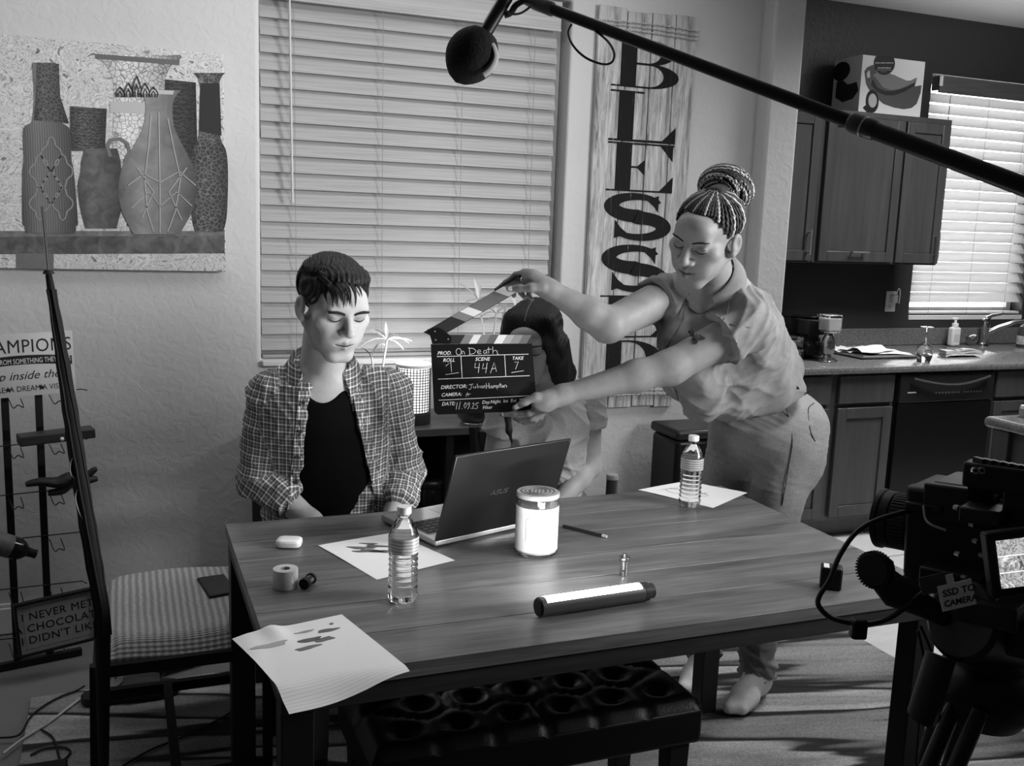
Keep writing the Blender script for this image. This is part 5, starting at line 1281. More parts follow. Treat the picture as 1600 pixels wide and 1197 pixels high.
# ---- rack against the wall with its signs
ra_ = rad(13); RD = Vector((math.cos(ra_), math.sin(ra_), 0)); RN = Vector((math.sin(ra_), -math.cos(ra_), 0)); UPZ = Vector((0, 0, 1))
RO = Vector((-.355, 3.52, 0))
RK = thing('bottle_rack', 'black metal bottle rack with two upright bars standing against the wall', 'rack', tuple(RO+RD*.05))
def rk(x, y, out): return at_plane(x, y, RO+RN*out, RN)
bars = [rk(16, 800, 0), rk(68, 800, 0)]
for bpt in bars:
    q = MB(); q.bar((bpt.x, bpt.y, 0.0), (bpt.x, bpt.y, 1.12), .006, .023, RD); q.build('upright_bar', G(.014, .45, .5), RK, bevel=.001)
mid = (bars[0]+bars[1])/2
q = MB(); q.bar((bars[0].x-.12, bars[0].y-.03, .012), (bars[1].x+.10, bars[1].y+.02, .012), .022, .022); q.build('foot_bar', G(.014, .45, .5), RK)
for k, yy in enumerate((622, 698, 775, 845, 922, 1000)):
    for s0 in (-1, 0, 1):
        c = rk(42+s0*62, yy-s0*6, .0)
        q = MB(); wv = []
        a0_ = c-RD*.055; b0_ = c+RD*.055
        wv = curve([a0_, a0_+RN*.02, a0_+RN*.10-UPZ*.012, a0_+RN*.115+UPZ*.0+RD*.012, a0_+RN*.10+RD*.03-UPZ*.012, a0_+RN*.01+RD*.035], 4)
        q.tube(wv, .0018, 6); q.build('wire_cradle', G(.02, .4, .5), RK)
    l0, l1 = rk(-60, yy+6, .006), rk(128, yy-14, .006); q = MB(); q.tube([l0, l1, l1+RN*.03+RD*.01], .002, 6); q.build('cross_wire', G(.02, .4, .5), RK)
# champions sign
def plaque(name, label, cs4, out, thick, face_v, frame_w=None, frame_v=.02):
    P4 = [rk(x, y, out) for x, y in cs4]
    T = thing(name, label, 'sign', tuple((P4[2]+P4[3])/2))
    ex = (P4[1]-P4[0]); w_ = ex.length; ex.normalize(); ey = (P4[0]-P4[3]); ey = (ey-ex*ey.dot(ex)); h_ = ey.length; ey.normalize(); ez = ex.cross(ey)
    M = mat_from(P4[3], ex, ey, ez); q = MB(); bxM(q, M, (0, 0, -thick), (w_, h_, 0)); q.build('board', face_v, T, fix=True)
    return T, M, w_, h_
SG1, Ms, sw, sh_ = plaque('slogan_sign', 'pale slogan sign about champions resting on the bottle rack', [(-62, 527), (108, 517), (124, 607), (-48, 627)], .06, .008, G(.50, .7, var=.12, scale=7))
INK = G(.015, .7)
text('sign_lettering', 'CHAMPIONS', sh_*.30, Ms @ Matrix.Translation((sw*.50, sh_*.70, .0004)), INK, SG1, .0, 0, 'CENTER', .0002, .84, 1.06)
q = MB(); bp = [(sw*u, sh_*(.455+.055*math.sin(math.pi*u))) for u in np.linspace(.02, .98, 17)]
q.prism([(x, y-.0) for x, y in bp]+[(x, y+sh_*.145) for x, y in bp[::-1]], 0, .0005, Ms); q.build('banner', INK, SG1, smooth=None, fix=True)
text('banner_lettering', 'ARE MADE FROM SOMETHING THEY HAVE', sh_*.115, Ms @ Matrix.Translation((sw*.5, sh_*.525, .0008)), G(.6, .7), SG1, .0, 0, 'CENTER', .0002, .66)
text('sign_lettering', 'deep inside them', sh_*.19, Ms @ Matrix.Translation((sw*.52, sh_*.27, .0004)), INK, SG1, .0, .35, 'CENTER', .0002, 1.0)
for s_, xx in (('A DESIRE', .19), ('A DREAM', .515), ('A VISION', .82)): text('sign_lettering', s_, sh_*.125, Ms @ Matrix.Translation((sw*xx, sh_*.08, .0004)), INK, SG1, .0, 0, 'CENTER', .0002, .86)
for sx in (.355, .668):
    q = MB(); q.prism([(sw*sx+sh_*.055*(1 if k % 2 == 0 else .42)*math.sin(math.pi*k/5), sh_*.12+sh_*.055*(1 if k % 2 == 0 else .42)*math.cos(math.pi*k/5)) for k in range(9, -1, -1)], 0, .0006, Ms); q.build('printed_star', INK, SG1, smooth=None, fix=True)
SG2, Ms, sw, sh_ = plaque('framed_sign', 'small framed chocolate joke sign leaning low against the rack', [(18, 950), (138, 923), (141, 995), (34, 1024)], .15, .010, G(.26, .8, var=.05))
q = MB()
for (a_, c_) in (((-.008, -.008), (sw+.008, .0)), ((-.008, sh_), (sw+.008, sh_+.008)), ((-.008, 0), (0, sh_)), ((sw, 0), (sw+.008, sh_))): bxM(q, Ms, (a_[0], a_[1], -.012), (c_[0], c_[1], .008))
q.build('frame', G(.012, .5), SG2, fix=True)
for s_, yy, xx in (('I NEVER MET', .67, .52), ('A CHOCOLATE', .43, .52), ("I DIDN'T LIKE", .19, .52)):
    text('sign_lettering', s_, sh_*.22, Ms @ Matrix.Translation((sw*xx, sh_*yy, .0004)), G(.008, .7), SG2, .0, 0, 'CENTER', .0002, .98, 1.08)
q = MB()
for k in range(22):
    x = sw*(.07+.86*k/22)
    for yy in (.08, .92): q.ribbon([(x, sh_*yy), (x+sw*.022, sh_*yy)], .0012, Ms, 0, .0005)
for k in range(13):
    y = sh_*(.08+.84*k/13)
    for xx in (.07, .93): q.ribbon([(sw*xx, y), (sw*xx, y+sh_*.035)], .0012, Ms, 0, .0005)
o_ = q.build('stitched_border', G(.01, .7), SG2); o_['kind'] = 'stuff'
# items on the rack
c0, c1 = rk(28, 690, .085), rk(146, 676, .085)
WB = thing('wooden_case', 'slim dark wooden case with a white stud on the rack', 'case', tuple((c0+c1)/2))
q = MB(); q.bar(c0+UPZ*.004, c1+UPZ*.004, .07, .032, UPZ); q.build('case_body', G(.035, .45, var=.3, scale=6, aniso=(1, 9, 9)), WB, bevel=.004)
p = rk(97, 686, .123); q = MB(); q.sph(p, .0065, 12, 8); q.build('stud', G(.8, .3), WB)
c0, c1 = rk(40, 757, .09), rk(152, 748, .09); dv = c1-c0
GL = thing('driftwood_ornament', 'gnarled dark wood ornament lying across the rack', 'ornament', tuple((c0+c1)/2-UPZ*.03))
q = MB(); q.tube(curve([c0, c0+dv*.2+UPZ*.005, c0+dv*.45-UPZ*.002, c0+dv*.62+UPZ*.012, c0+dv*.8, c1], 4), [.010, .013, .015, .016, .018, .019, .021, .023, .024, .026, .025, .024, .024, .026, .024, .022, .02, .019, .016, .013, .01], 12, flat=.8); q.build('wood_body', G(.03, .5, var=.5, scale=14, bump=.8, bscale=30), GL)
q = MB(); q.tube(curve([c0+dv*.62, c0+dv*.5-UPZ*.03, c0+dv*.3-UPZ*.035], 4), [.018, .017, .016, .015, .014, .013, .012, .011, .010], 10); q.build('branch', G(.03, .5, var=.5, scale=14, bump=.8, bscale=30), GL)
q = MB(); q.tube(curve([c0+dv*.85+UPZ*.01, c0+dv*.95+UPZ*.03, c1+UPZ*.035], 4), [.012, .012, .012, .011, .011, .010, .009, .008, .007], 10); q.build('branch', G(.03, .5), GL)
c0, c1 = rk(-40, 838, .09), rk(56, 866, .09); dv = (c1-c0).normalized()
WBt = thing('wine_bottle', 'dark wine bottle lying in the rack with its neck to the right', 'bottle', tuple((c0+c1)/2-UPZ*.04))
q = MB(); Lb = (c1-c0).length; zz = dv; xx = zz.orthogonal().normalized(); yy_ = zz.cross(xx)
q.lathe([(0, 0), (.034, 0), (.037, .004), (.037, Lb*.70), (.030, Lb*.78), (.016, Lb*.86), (.014, Lb*.97), (.0155, Lb*.975), (.0155, Lb), (0, Lb)], mat_from(c0, xx, yy_, zz), 28); q.build('bottle_glass', G(.010, .12), WBt)
q = MB(); q.lathe([(.0373, Lb*.30), (.0376, Lb*.30), (.0376, Lb*.58), (.0373, Lb*.58)], mat_from(c0, xx, yy_, zz), 28, closed=True); q.build('label', G(.10, .6, var=.5, scale=25), WBt)
# ---- closed umbrella leaning beside the chair
UM = thing('closed_umbrella', 'tall closed black umbrella with silver tip leaning beside the cushioned stool', 'umbrella', (-.085, 2.43, .013))
ut = at_y(76, 428, 2.455); ub = Vector((-.075, 2.425, .013)); um = at_y(160, 960, 2.43); tip = at_y(66, 322, 2.46)
q = MB(); q.cyl(ut, tip, .0045, .0035, n=10); q.build('metal_tip', G(.5, .25, 1), UM)
q = MB(); N_ = 30; pts = []; rs = []
for i in range(N_+1):
    u = i/N_
    p = ut.lerp(um, u/.78) if u < .78 else um.lerp(ub, (u-.78)/.22)
    pts.append(p); rs.append(.007+.007*min(1, u*1.6)+.005*math.sin(math.pi*min(1, u/.85))+(.001*math.sin(i*2.3)) if u < .8 else .019-.05*(u-.8))
q.tube(pts, rs, 14); q.build('folded_canopy', G(.010, .7, bump=.5, bscale=25), UM)
q = MB()
for k in range(5):
    a = k*1.25; q.tube([p+Vector((math.cos(a+i*.05), math.sin(a+i*.05), 0))*r*.98 for i, (p, r) in enumerate(zip(pts[1:25], rs[1:25]))], .0035, 6)
q.build('canopy_pleat', G(.014, .7), UM)
q = MB(); q.cyl(ub, um.lerp(ub, .3), .008, n=12); q.build('shaft', G(.012, .4), UM)
q = MB(); q.tube([ut-(ut-tip).normalized()*.0, ut+(tip-ut)*.06], [.013, .009], 12); q.build('strap', G(.02, .6), UM)
q = MB(); q.tube(curve([at_y(*p, 2.435) for p in ((120, 705), (110, 725), (112, 742), (126, 755))]+[at_y(*p, 2.43) for p in ((118, 775), (124, 800), (134, 815))], 5), .008, 8, flat=.25); q.build('wrist_strap', G(.25, .7), UM)
# ---- floor clutter at the left
FZ = .0125
c = at_z(268, 1030, FZ+.02); a_ = at_z(228, 1046, FZ+.02); b_ = at_z(312, 1022, FZ+.02)
PSt = thing('power_strip', 'black power strip with plugs on the rug under the stool', 'power strip', (c.x, c.y, FZ))
q = MB(); q.bar(Vector((a_.x, a_.y, FZ+.021)), Vector((b_.x, b_.y, FZ+.021)), .055, .038); q.build('strip_body', G(.012, .5), PSt, bevel=.004)
for px, py, v in ((276, 1014, .55), (252, 1022, .12)):
    p = at_z(px, py+8, FZ+.05); q = MB(); q.box((p.x, p.y, FZ+.056), (.03, .03, .03)); q.build('plug', G(v, .5), PSt, bevel=.004)
s0, s1 = at_z(126, 1100, FZ), at_z(282, 1078, FZ)
SL = thing('slide_sandal', 'dark rubber slide sandal lying on the rug under the stool', 'sandal', tuple((s0+s1)/2))
dv = (s1-s0); Ls = dv.length; dv.normalize(); sv = Vector((0, 0, 1)).cross(dv)
out_ = [(0, -.028), (.03, -.040), (.10, -.038), (.17, -.046), (.235, -.046), (.265, -.03), (.275, 0), (.265, .03), (.235, .046), (.17, .044), (.10, .034), (.03, .036), (0, .026), (-.01, 0)]; kf = Ls/.285
q = MB(); q.prism([(x*kf+.01, y) for x, y in out_], .001, .030, mat_from(s0, dv, sv, Vector((0, 0, 1)))); q.build('sole', G(.022, .6), SL, bevel=.006, seg=3)
q = MB(); P = []
for i in range(13):
    a = math.pi*i/12; P.append([s0+dv*(kf*x)+sv*(.050*math.cos(a))+Vector((0, 0, .022+.048*math.sin(a)*h)) for x, h in ((.12, .95), (.16, 1.08), (.205, 1.0), (.225, .85))])
q.grid(P); q.grid([[p-Vector((0, 0, .005)) for p in r[::-1]] for r in P]); q.build('strap', G(.035, .55), SL, smooth=60)
def cable(label, pts, v, r=.0032, z=FZ+.004):
    q = MB(); q.tube(curve([at_z(p[0], p[1], z if len(p) < 3 else p[2]) for p in pts], 7), r, 8)
    return tag(q.build('floor_cable', G(v, .5)), label, 'cable', 'cables on the floor under the stool')
cable('white cable running diagonally across the floor at the lower left', [(5, 1178), (35, 1155), (75, 1130), (112, 1102), (150, 1074), (178, 1048), (203, 1020)], .55, .004)
cable('black cable looping on the rug below the sandal', [(48, 1180), (70, 1170), (100, 1168), (110, 1176), (95, 1188), (88, 1165), (80, 1150), (64, 1140)], .015)
cable('thin black cable curling along the floor left of the stool', [(0, 1153), (30, 1148), (48, 1120), (70, 1102), (96, 1088), (118, 1080), (132, 1072)], .015)
cable('black cable from the power strip towards the table leg', [(252, 1022, FZ+.03), (258, 1045, FZ+.005), (248, 1062), (230, 1070), (190, 1072)], .015)
cable('black cable trailing over the streaked rug to the table leg', [(192, 1197), (235, 1172), (290, 1150), (335, 1128), (362, 1112)], .015)
cable('black cable curving under the stool seat near the wall', [(300, 1003), (325, 1010), (348, 1010), (362, 1004)], .015)
cable('tangled black cable bundle beside the power strip', [(180, 1060), (196, 1040), (215, 1030), (228, 1040), (215, 1056), (192, 1052), (178, 1030), (200, 1020), (225, 1026), (190, 1068), (168, 1078)], .015)
bq_ = at_z(55, 1190, .05)
EC = thing('equipment_case', 'black equipment case at the bottom left corner of the picture', 'case', (bq_.x-.06, bq_.y-.16, 0))
p1_, p2_ = at_z(106, 1183, .06), at_z(-60, 1180, .06)
q = MB(); q.box2((p2_.x-.1, p1_.y-.30, FZ+.0005), (p1_.x, p1_.y, .045)); q.build('case_shell', G(.008, .6), EC, bevel=.006)
q = MB(); q.box2((p2_.x-.1, p1_.y-.30, .0455), (p1_.x, p1_.y, .06)); q.build('case_lid', G(.010, .6), EC, bevel=.006)

# ================================================================== PEOPLE
from mathutils.bvhtree import BVHTree
def npv(p): return np.array([p[0], p[1], p[2]], dtype=np.float32)
class SDF:
    """signed distance field on a grid, turned into one continuous surface"""
    def __init__(s, lo, hi, h):
        s.lo = np.array(lo, np.float32); s.h = h
        s.n = [int(math.ceil((hi[i]-lo[i])/h))+1 for i in range(3)]
        s.F = np.full(s.n, 1.0, np.float32); s.log = []
    def sub(s, lo, hi, m):
        a = [max(0, int((lo[i]-m-s.lo[i])/s.h)) for i in range(3)]; b = [min(s.n[i], int((hi[i]+m-s.lo[i])/s.h)+2) for i in range(3)]
        if any(b[i] <= a[i] for i in range(3)): return None
        ax = [(s.lo[i]+s.h*np.arange(a[i], b[i])).astype(np.float32) for i in range(3)]
        sl = tuple(slice(a[i], b[i]) for i in range(3))
        return sl, ax[0][:, None, None], ax[1][None, :, None], ax[2][None, None, :]
    def op(s, sl, d, k, op):
        a = s.F[sl]; k = max(k, 1e-4)
        if op == 'u':
            t = np.clip(.5+.5*(d-a)/k, 0, 1); s.F[sl] = d*(1-t)+a*t-k*t*(1-t)
        else:
            b = -d if op == 's' else d
            t = np.clip(.5-.5*(b-a)/k, 0, 1); s.F[sl] = b*(1-t)+a*t+k*t*(1-t)
    def cap(s, a, b, ra, rb=None, k=.02, op='u', log=True):
        rb = ra if rb is None else rb; a = npv(a); b = npv(b); r = max(ra, rb)
        g = s.sub(np.minimum(a, b)-r, np.maximum(a, b)+r, k+3*s.h)
        if log and op == 'u': s.log.append((a, b, ra, rb))
        if g is None: return s
        sl, X, Y, Z = g; d = b-a; L2 = float(d@d)+1e-12
        px, py, pz = X-a[0], Y-a[1], Z-a[2]
        t = np.clip((px*d[0]+py*d[1]+pz*d[2])/L2, 0, 1)
        D = np.sqrt((px-t*d[0])**2+(py-t*d[1])**2+(pz-t*d[2])**2)-(ra+(rb-ra)*t)
        s.op(sl, D, k, op); return s
    def ell(s, c, r, R=None, k=.02, op='u'):
        c = npv(c); m = max(r); R = np.eye(3, dtype=np.float32) if R is None else np.array(R, np.float32)   # rows: local axes
        ext = np.sqrt(((R.T*np.array(r))**2).sum(1)) if True else m
        g = s.sub(c-ext, c+ext, k+3*s.h)
        if g is None: return s
        sl, X, Y, Z = g; px, py, pz = X-c[0], Y-c[1], Z-c[2]
        q = [R[i, 0]*px+R[i, 1]*py+R[i, 2]*pz for i in range(3)]
        k0 = np.sqrt(sum((q[i]/r[i])**2 for i in range(3))); k1 = np.sqrt(sum((q[i]/r[i]**2)**2 for i in range(3)))+1e-9
        s.op(sl, k0*(k0-1)/k1, k, op); return s
    def plane(s, p, n, k=.01, lo=None, hi=None):
        """cut away everything on the side n points to"""
        n = npv(n); n = n/np.linalg.norm(n); p = npv(p)
        g = s.sub(s.lo if lo is None else npv(lo), (s.lo+s.h*np.array(s.n)) if hi is None else npv(hi), 0)
        sl, X, Y, Z = g; d = (X-p[0])*n[0]+(Y-p[1])*n[1]+(Z-p[2])*n[2]
        s.op(sl, d, k, 'i'); return s
    def sleeve(s, a, b, ra, rb, cut, k=.035, rim=0.0):
        """tapered tube that ends flat at fraction cut of a-b"""
        a = npv(a); b = npv(b); d = b-a; L = float(np.linalg.norm(d)); dn = d/L; e = a+d*cut; m = max(ra, rb)+rim
        s.log.append((a, b, ra, rb)); g = s.sub(np.minimum(a, e)-m, np.maximum(a, e)+m, k+3*s.h); sl, X, Y, Z = g
        px, py, pz = X-a[0], Y-a[1], Z-a[2]; t = np.clip((px*dn[0]+py*dn[1]+pz*dn[2])/L, 0, 1)
        D = np.sqrt((px-t*d[0])**2+(py-t*d[1])**2+(pz-t*d[2])**2)-(ra+(rb-ra)*t)-rim*np.exp(-((t-cut)/.05)**2)
        pd = px*dn[0]+py*dn[1]+pz*dn[2]-cut*L; tt = np.clip(.5-.5*(pd-D)/.006, 0, 1); D = pd*(1-tt)+D*tt+.006*tt*(1-tt)
        s.op(sl, D, k, 'u'); return s
    def fn(s, f, lo, hi, k, op):
        g = s.sub(npv(lo), npv(hi), 0)
        if g is None: return s
        sl, X, Y, Z = g; s.op(sl, f(X, Y, Z).astype(np.float32), k, op); return s
    def surface(s, smooth=1):
        F = s.F; S = F < 0; n = F.shape
        C = np.zeros([m-1 for m in n], np.uint8); off = [(i, j, k) for i in (0, 1) for j in (0, 1) for k in (0, 1)]
        for o in off: C += S[o[0]:n[0]-1+o[0], o[1]:n[1]-1+o[1], o[2]:n[2]-1+o[2]]
        act = (C > 0) & (C < 8); idx = np.full(act.shape, -1, np.int32); ac = np.argwhere(act); idx[act] = np.arange(len(ac))
        vals = [F[ac[:, 0]+o[0], ac[:, 1]+o[1], ac[:, 2]+o[2]] for o in off]
        acc = np.zeros((len(ac), 3), np.float32); cnt = np.zeros(len(ac), np.float32)
        for i in range(8):
            for j in range(i+1, 8):
                if sum(abs(off[i][q]-off[j][q]) for q in range(3)) != 1: continue
                va, vb = vals[i], vals[j]; m = (va < 0) != (vb < 0); t = np.where(m, va/(va-vb+1e-12), 0)[:, None]
                p = np.array(off[i], np.float32)+t*(np.array(off[j], np.float32)-np.array(off[i], np.float32)); acc += p*m[:, None]; cnt += m
        V = (ac+acc/np.maximum(cnt, 1)[:, None])*s.h+s.lo
        Q = []
        for ax in range(3):
            sl0 = [slice(1, m-1) for m in n]; sl1 = [slice(1, m-1) for m in n]; sl0[ax] = slice(0, n[ax]-1); sl1[ax] = slice(1, n[ax])
            a = S[tuple(sl0)]; b = S[tuple(sl1)]; e = np.argwhere(a != b); e2 = e.copy()
            for q in range(3):
                if q != ax: e2[:, q] += 1
            o1, o2 = [q for q in range(3) if q != ax]; 
            def cell(d1, d2):
                c = e2.copy(); c[:, o1] -= d1; c[:, o2] -= d2; return idx[c[:, 0], c[:, 1], c[:, 2]]
            quad = np.stack([cell(1, 1), cell(0, 1), cell(0, 0), cell(1, 0)], 1); flip = a[tuple(e.T)]
            if ax == 1: flip = ~flip
            quad[~flip] = quad[~flip][:, ::-1]; Q.append(quad)
        Q = np.concatenate(Q); Q = Q[(Q >= 0).all(1)]
        for _ in range(smooth): V = lap(V, Q, .5)
        return V, Q
def lap(V, Q, w):
    A = np.zeros_like(V); c = np.zeros(len(V), np.float32)
    for i, j in ((0, 1), (1, 2), (2, 3), (3, 0)):
        for a, b in ((i, j), (j, i)):
            for d in range(3): A[:, d] += np.bincount(Q[:, a], V[Q[:, b], d], len(V))
            c += np.bincount(Q[:, a], minlength=len(V))
    return (V*(1-w)+A/np.maximum(c, 1)[:, None]*w).astype(np.float32)
def normals(V, Q):
    a = V[Q[:, 2]]-V[Q[:, 0]]; b = V[Q[:, 3]]-V[Q[:, 1]]; fn = np.cross(a, b); N = np.zeros_like(V)
    for i in range(4):
        for d in range(3): N[:, d] += np.bincount(Q[:, i], fn[:, d], len(V))
    return N/(np.linalg.norm(N, axis=1)[:, None]+1e-9)
def sdf_object(name, V, Q, mat, parent, attrs=None):
    org = np.array([(V[:, 0].min()+V[:, 0].max())/2, (V[:, 1].min()+V[:, 1].max())/2, V[:, 2].min()])
    me = bpy.data.meshes.new(name); me.vertices.add(len(V)); me.vertices.foreach_set('co', (V-org).astype(np.float32).ravel())
    me.loops.add(len(Q)*4); me.loops.foreach_set('vertex_index', Q.astype(np.int32).ravel())
    me.polygons.add(len(Q)); me.polygons.foreach_set('loop_start', np.arange(0, len(Q)*4, 4, dtype=np.int32))
    me.update(calc_edges=True); me.validate()
    me.polygons.foreach_set('use_smooth', np.ones(len(me.polygons), bool))
    me.materials.append(mat)
    for k, v in (attrs or {}).items():
        if v.ndim == 1: a = me.attributes.new(k, 'FLOAT', 'POINT'); a.data.foreach_set('value', v.astype(np.float32))
        else: a = me.attributes.new(k, 'FLOAT_VECTOR', 'POINT'); a.data.foreach_set('vector', v.astype(np.float32).ravel())
    o = place(name, me, Vector(org.tolist()), parent); return o
def folds(V, N, amp, freq, seed, stretch=(1, 1, 1), mask=None):
    rs = np.random.RandomState(seed); P = V*np.array(stretch, np.float32); W = P.copy()
    for i in range(3):
        k = rs.normal(size=3)*freq*.5; W += (np.sin(P@k+rs.uniform(0, 6))[:, None]*rs.normal(size=3)*.8/freq*2)
    d = np.zeros(len(V))
    for i in range(4):
        k = rs.normal(size=3); k = k/np.linalg.norm(k)*freq*rs.uniform(.6, 1.7); d += ((1-np.abs(np.sin(W@k+rs.uniform(0, 6))))**2-.3)*rs.uniform(.5, 1)*(.5+.5*np.sin(P@(rs.normal(size=3)*freq*.25)+rs.uniform(0, 6)))
    d = d*.55*amp
    if mask is not None: d = d*mask
    return V+N*d[:, None].astype(np.float32)
def bone_uv(V, log):
    """cloth coordinates: along and around the nearest limb"""
    best = np.full(len(V), 1e9); uv = np.zeros((len(V), 3), np.float32)
    for (a, b, ra, rb) in log:
        d = b-a; L = np.linalg.norm(d)+1e-9; dn = d/L; p = V-a; t = np.clip(p@dn/L, 0, 1); q = p-(t*L)[:, None]*dn; D = np.linalg.norm(q, axis=1)-(ra+(rb-ra)*t)
        ref = np.array([CF[0], CF[1], 0], np.float32); ref = ref-dn*(ref@dn); ref /= np.linalg.norm(ref)+1e-9; sd = np.cross(dn, ref)
        an = np.arctan2(q@sd, -(q@ref)); m = D < best; best[m] = D[m]; uv[m, 0] = (an*(ra+rb)/2)[m]; uv[m, 1] = (p@dn)[m]
    return uv, best
RI = Vector((math.cos(YAW), -math.sin(YAW), 0)); TC = Vector((-math.sin(YAW), -math.cos(YAW), 0)); UZ = Vector((0, 0, 1))

def m_skin(name, v, tone_dark=.45, rough=.55):
    t = NT(name); t.props(rough, 0, .3); at = t.n('ShaderNodeAttribute', attribute_name='tone')
    vec = t.coord('Object'); n = t.ramp(t.noise(vec, 40, 4), [(.3, v*.92), (.7, v*1.08)])
    t.base(t.mix(at.outputs['Fac'], n, v*tone_dark)); t.bump(t.noise(vec, 420, 3), .10, .0012)
    t.b.inputs['Subsurface Weight'].default_value = .12; t.b.inputs['Subsurface Radius'].default_value = (.012, .008, .006); t.b.inputs['Subsurface Scale'].default_value = .5
    return t.m
def m_hair(name, v, hi, stretch=(60, 60, 6)):
    t = NT(name); t.props(.5, 0, .2); vec = t.coord('Object', stretch); n = t.noise(vec, 3, 5, .6)
    t.base(t.ramp(n, [(.3, v), (.75, hi)])); t.bump(n, .6, .004); return t.m

class Head:
    """head shape in its own frame: x to the person's right, y forward, z up"""
    def __init__(s, C, f, u, sc): 
        s.C = V3(C); s.f = V3(f).normalized(); s.u = (V3(u)-s.f*V3(u).dot(s.f)).normalized(); s.r = s.f.cross(s.u); s.s = sc
        s.R = np.array([s.r, s.f, s.u], np.float32)
    def w(s, x, y, z): return s.C+(s.r*x+s.f*y+s.u*z)*s.s
    def local(s, V): return ((V-npv(s.C))@s.R.T)/s.s
    def cap(s, S, a, b, ra, rb=None, k=.012, op='u'): S.cap(s.w(*a), s.w(*b), ra*s.s, (ra if rb is None else rb)*s.s, k*s.s, op, log=False)
    def ell(s, S, c, r, k=.012, op='u', rot=None):
        R = s.R if rot is None else np.array(rot, np.float32)@s.R
        S.ell(s.w(*c), [q*s.s for q in r], R, k*s.s, op)
    def hairline(s, Hs, ys, zs, k=.006):
        C = npv(s.C); f = npv(s.f)/s.s; u = npv(s.u)/s.s
        def g(X, Y, Z):
            y = (X-C[0])*f[0]+(Y-C[1])*f[1]+(Z-C[2])*f[2]; z = (X-C[0])*u[0]+(Y-C[1])*u[1]+(Z-C[2])*u[2]
            return (np.interp(y, ys, zs)-z)*s.s*.75
        Hs.fn(g, Hs.lo, Hs.lo+Hs.h*np.array(Hs.n), k, 'i')
    def shape(s, S, male=True, lips=1.0, wide=1.0, nosew=1.0, mouth_open=0.0):
        e = s.ell; c = s.cap; W = wide
        e(S, (0, -.018, .042), (.0755*W, .096, .068)); e(S, (0, .030, -.012), (.061*W, .068, .084), .02); e(S, (0, .026, -.060), (.051*W, .056, .046), .02)
        c(S, (-.013, .074, -.099), (.013, .074, -.099), .0175 if male else .0145, None, .018)
        for q in (-1, 1):
            c(S, (q*.056*W, -.010, -.040), (q*.024, .066, -.097), .017, .014, .018)
            e(S, (q*.045*W, .058, -.010), (.026, .024, .022), .018)
            e(S, (q*.030, .070, -.045), (.024, .020, .030), .02)
        c(S, (-.040, .080, .028), (.040, .080, .028), .0150 if male else .0095, None, .016)
        e(S, (0, .070, .052), (.050, .030, .034), .02)
        e(S, (0, .074, -.057), (.034, .026, .028), .015)
        for q in (-1, 1): e(S, (q*.0315, .104, .006), (.021, .021, .0140), .009, 's')
        c(S, (0, .090, .022), (0, .1135, -.018), .0072, .0098*nosew, .010); e(S, (0, .1165, -.0235), (.0115*nosew, .0115, .0100), .006)
        for q in (-1, 1): e(S, (q*.0128*nosew, .1040, -.0275), (.0080*nosew, .0105, .0075), .005)
        for q in (-1, 1): e(S, (q*.0315, .0800, .0065), (.0158, .0125, .0108), .003)
        for q in (-1, 1): e(S, (q*.0315, .0862, .0135), (.0185, .0080, .0048), .004)      # upper lid fold
        for q in (-1, 1):
            c(S, (0, .0995, -.0535), (q*.022, .0880, -.0575), .0052*lips, .0030, .003); c(S, (0, .0970, -.0672), (q*.018, .0885, -.0640), .0066*lips, .0040, .003)
            c(S, (0, .1045, -.0602), (q*.025, .0925, -.0602), .0022+mouth_open, .0014, .0025, 's')
        for q in (-1, 1):
            a = rad(18)*q; rot = [[math.cos(a), math.sin(a), 0], [-math.sin(a), math.cos(a), 0], [0, 0, 1]]
            e(S, (q*.0790*W, -.014, -.004), (.0075, .0185, .0310), .006, 'u', rot); e(S, (q*.0870*W, -.010, .002), (.0075, .0105, .0175), .004, 's', rot); e(S, (q*.0765*W, -.004, -.028), (.008, .010, .010), .005)
        for q in (-1, 1): e(S, (q*.0075, .1075, -.0345), (.0035, .0045, .0030), .002, 's')
    def tone(s, V, male=True, lipdark=.55):
        L = s.local(V); x, y, z = L[:, 0], L[:, 1], L[:, 2]; face = (y > .02) & (np.abs(x) < .09) & (np.abs(z) < .13)
        g = lambda cx, cz, rx, rz: np.exp(-(((x-cx)/rx)**2+((z-cz)/rz)**2)**2)
        t = lipdark*g(0, -.0605, .022, .0125)*(y > .07)
        for q in (-1, 1): t = np.maximum(t, .45*g(q*.0315, .006, .021, .012)*(y > .05))
        return np.clip(t*face, 0, 1)
def bvh_of(o):
    vs = [o.matrix_basis @ v.co for v in o.data.vertices]; return BVHTree.FromPolygons(vs, [tuple(p.vertices) for p in o.data.polygons])
def proj_local(H, bvh, pts, lift=.0008):
    out = []
    for (x, z) in pts:
        o = H.w(x, .20, z); r = bvh.ray_cast(o, -H.f)
        out.append((r[0]+H.f*lift) if r[0] else H.w(x, .09, z))
    return out
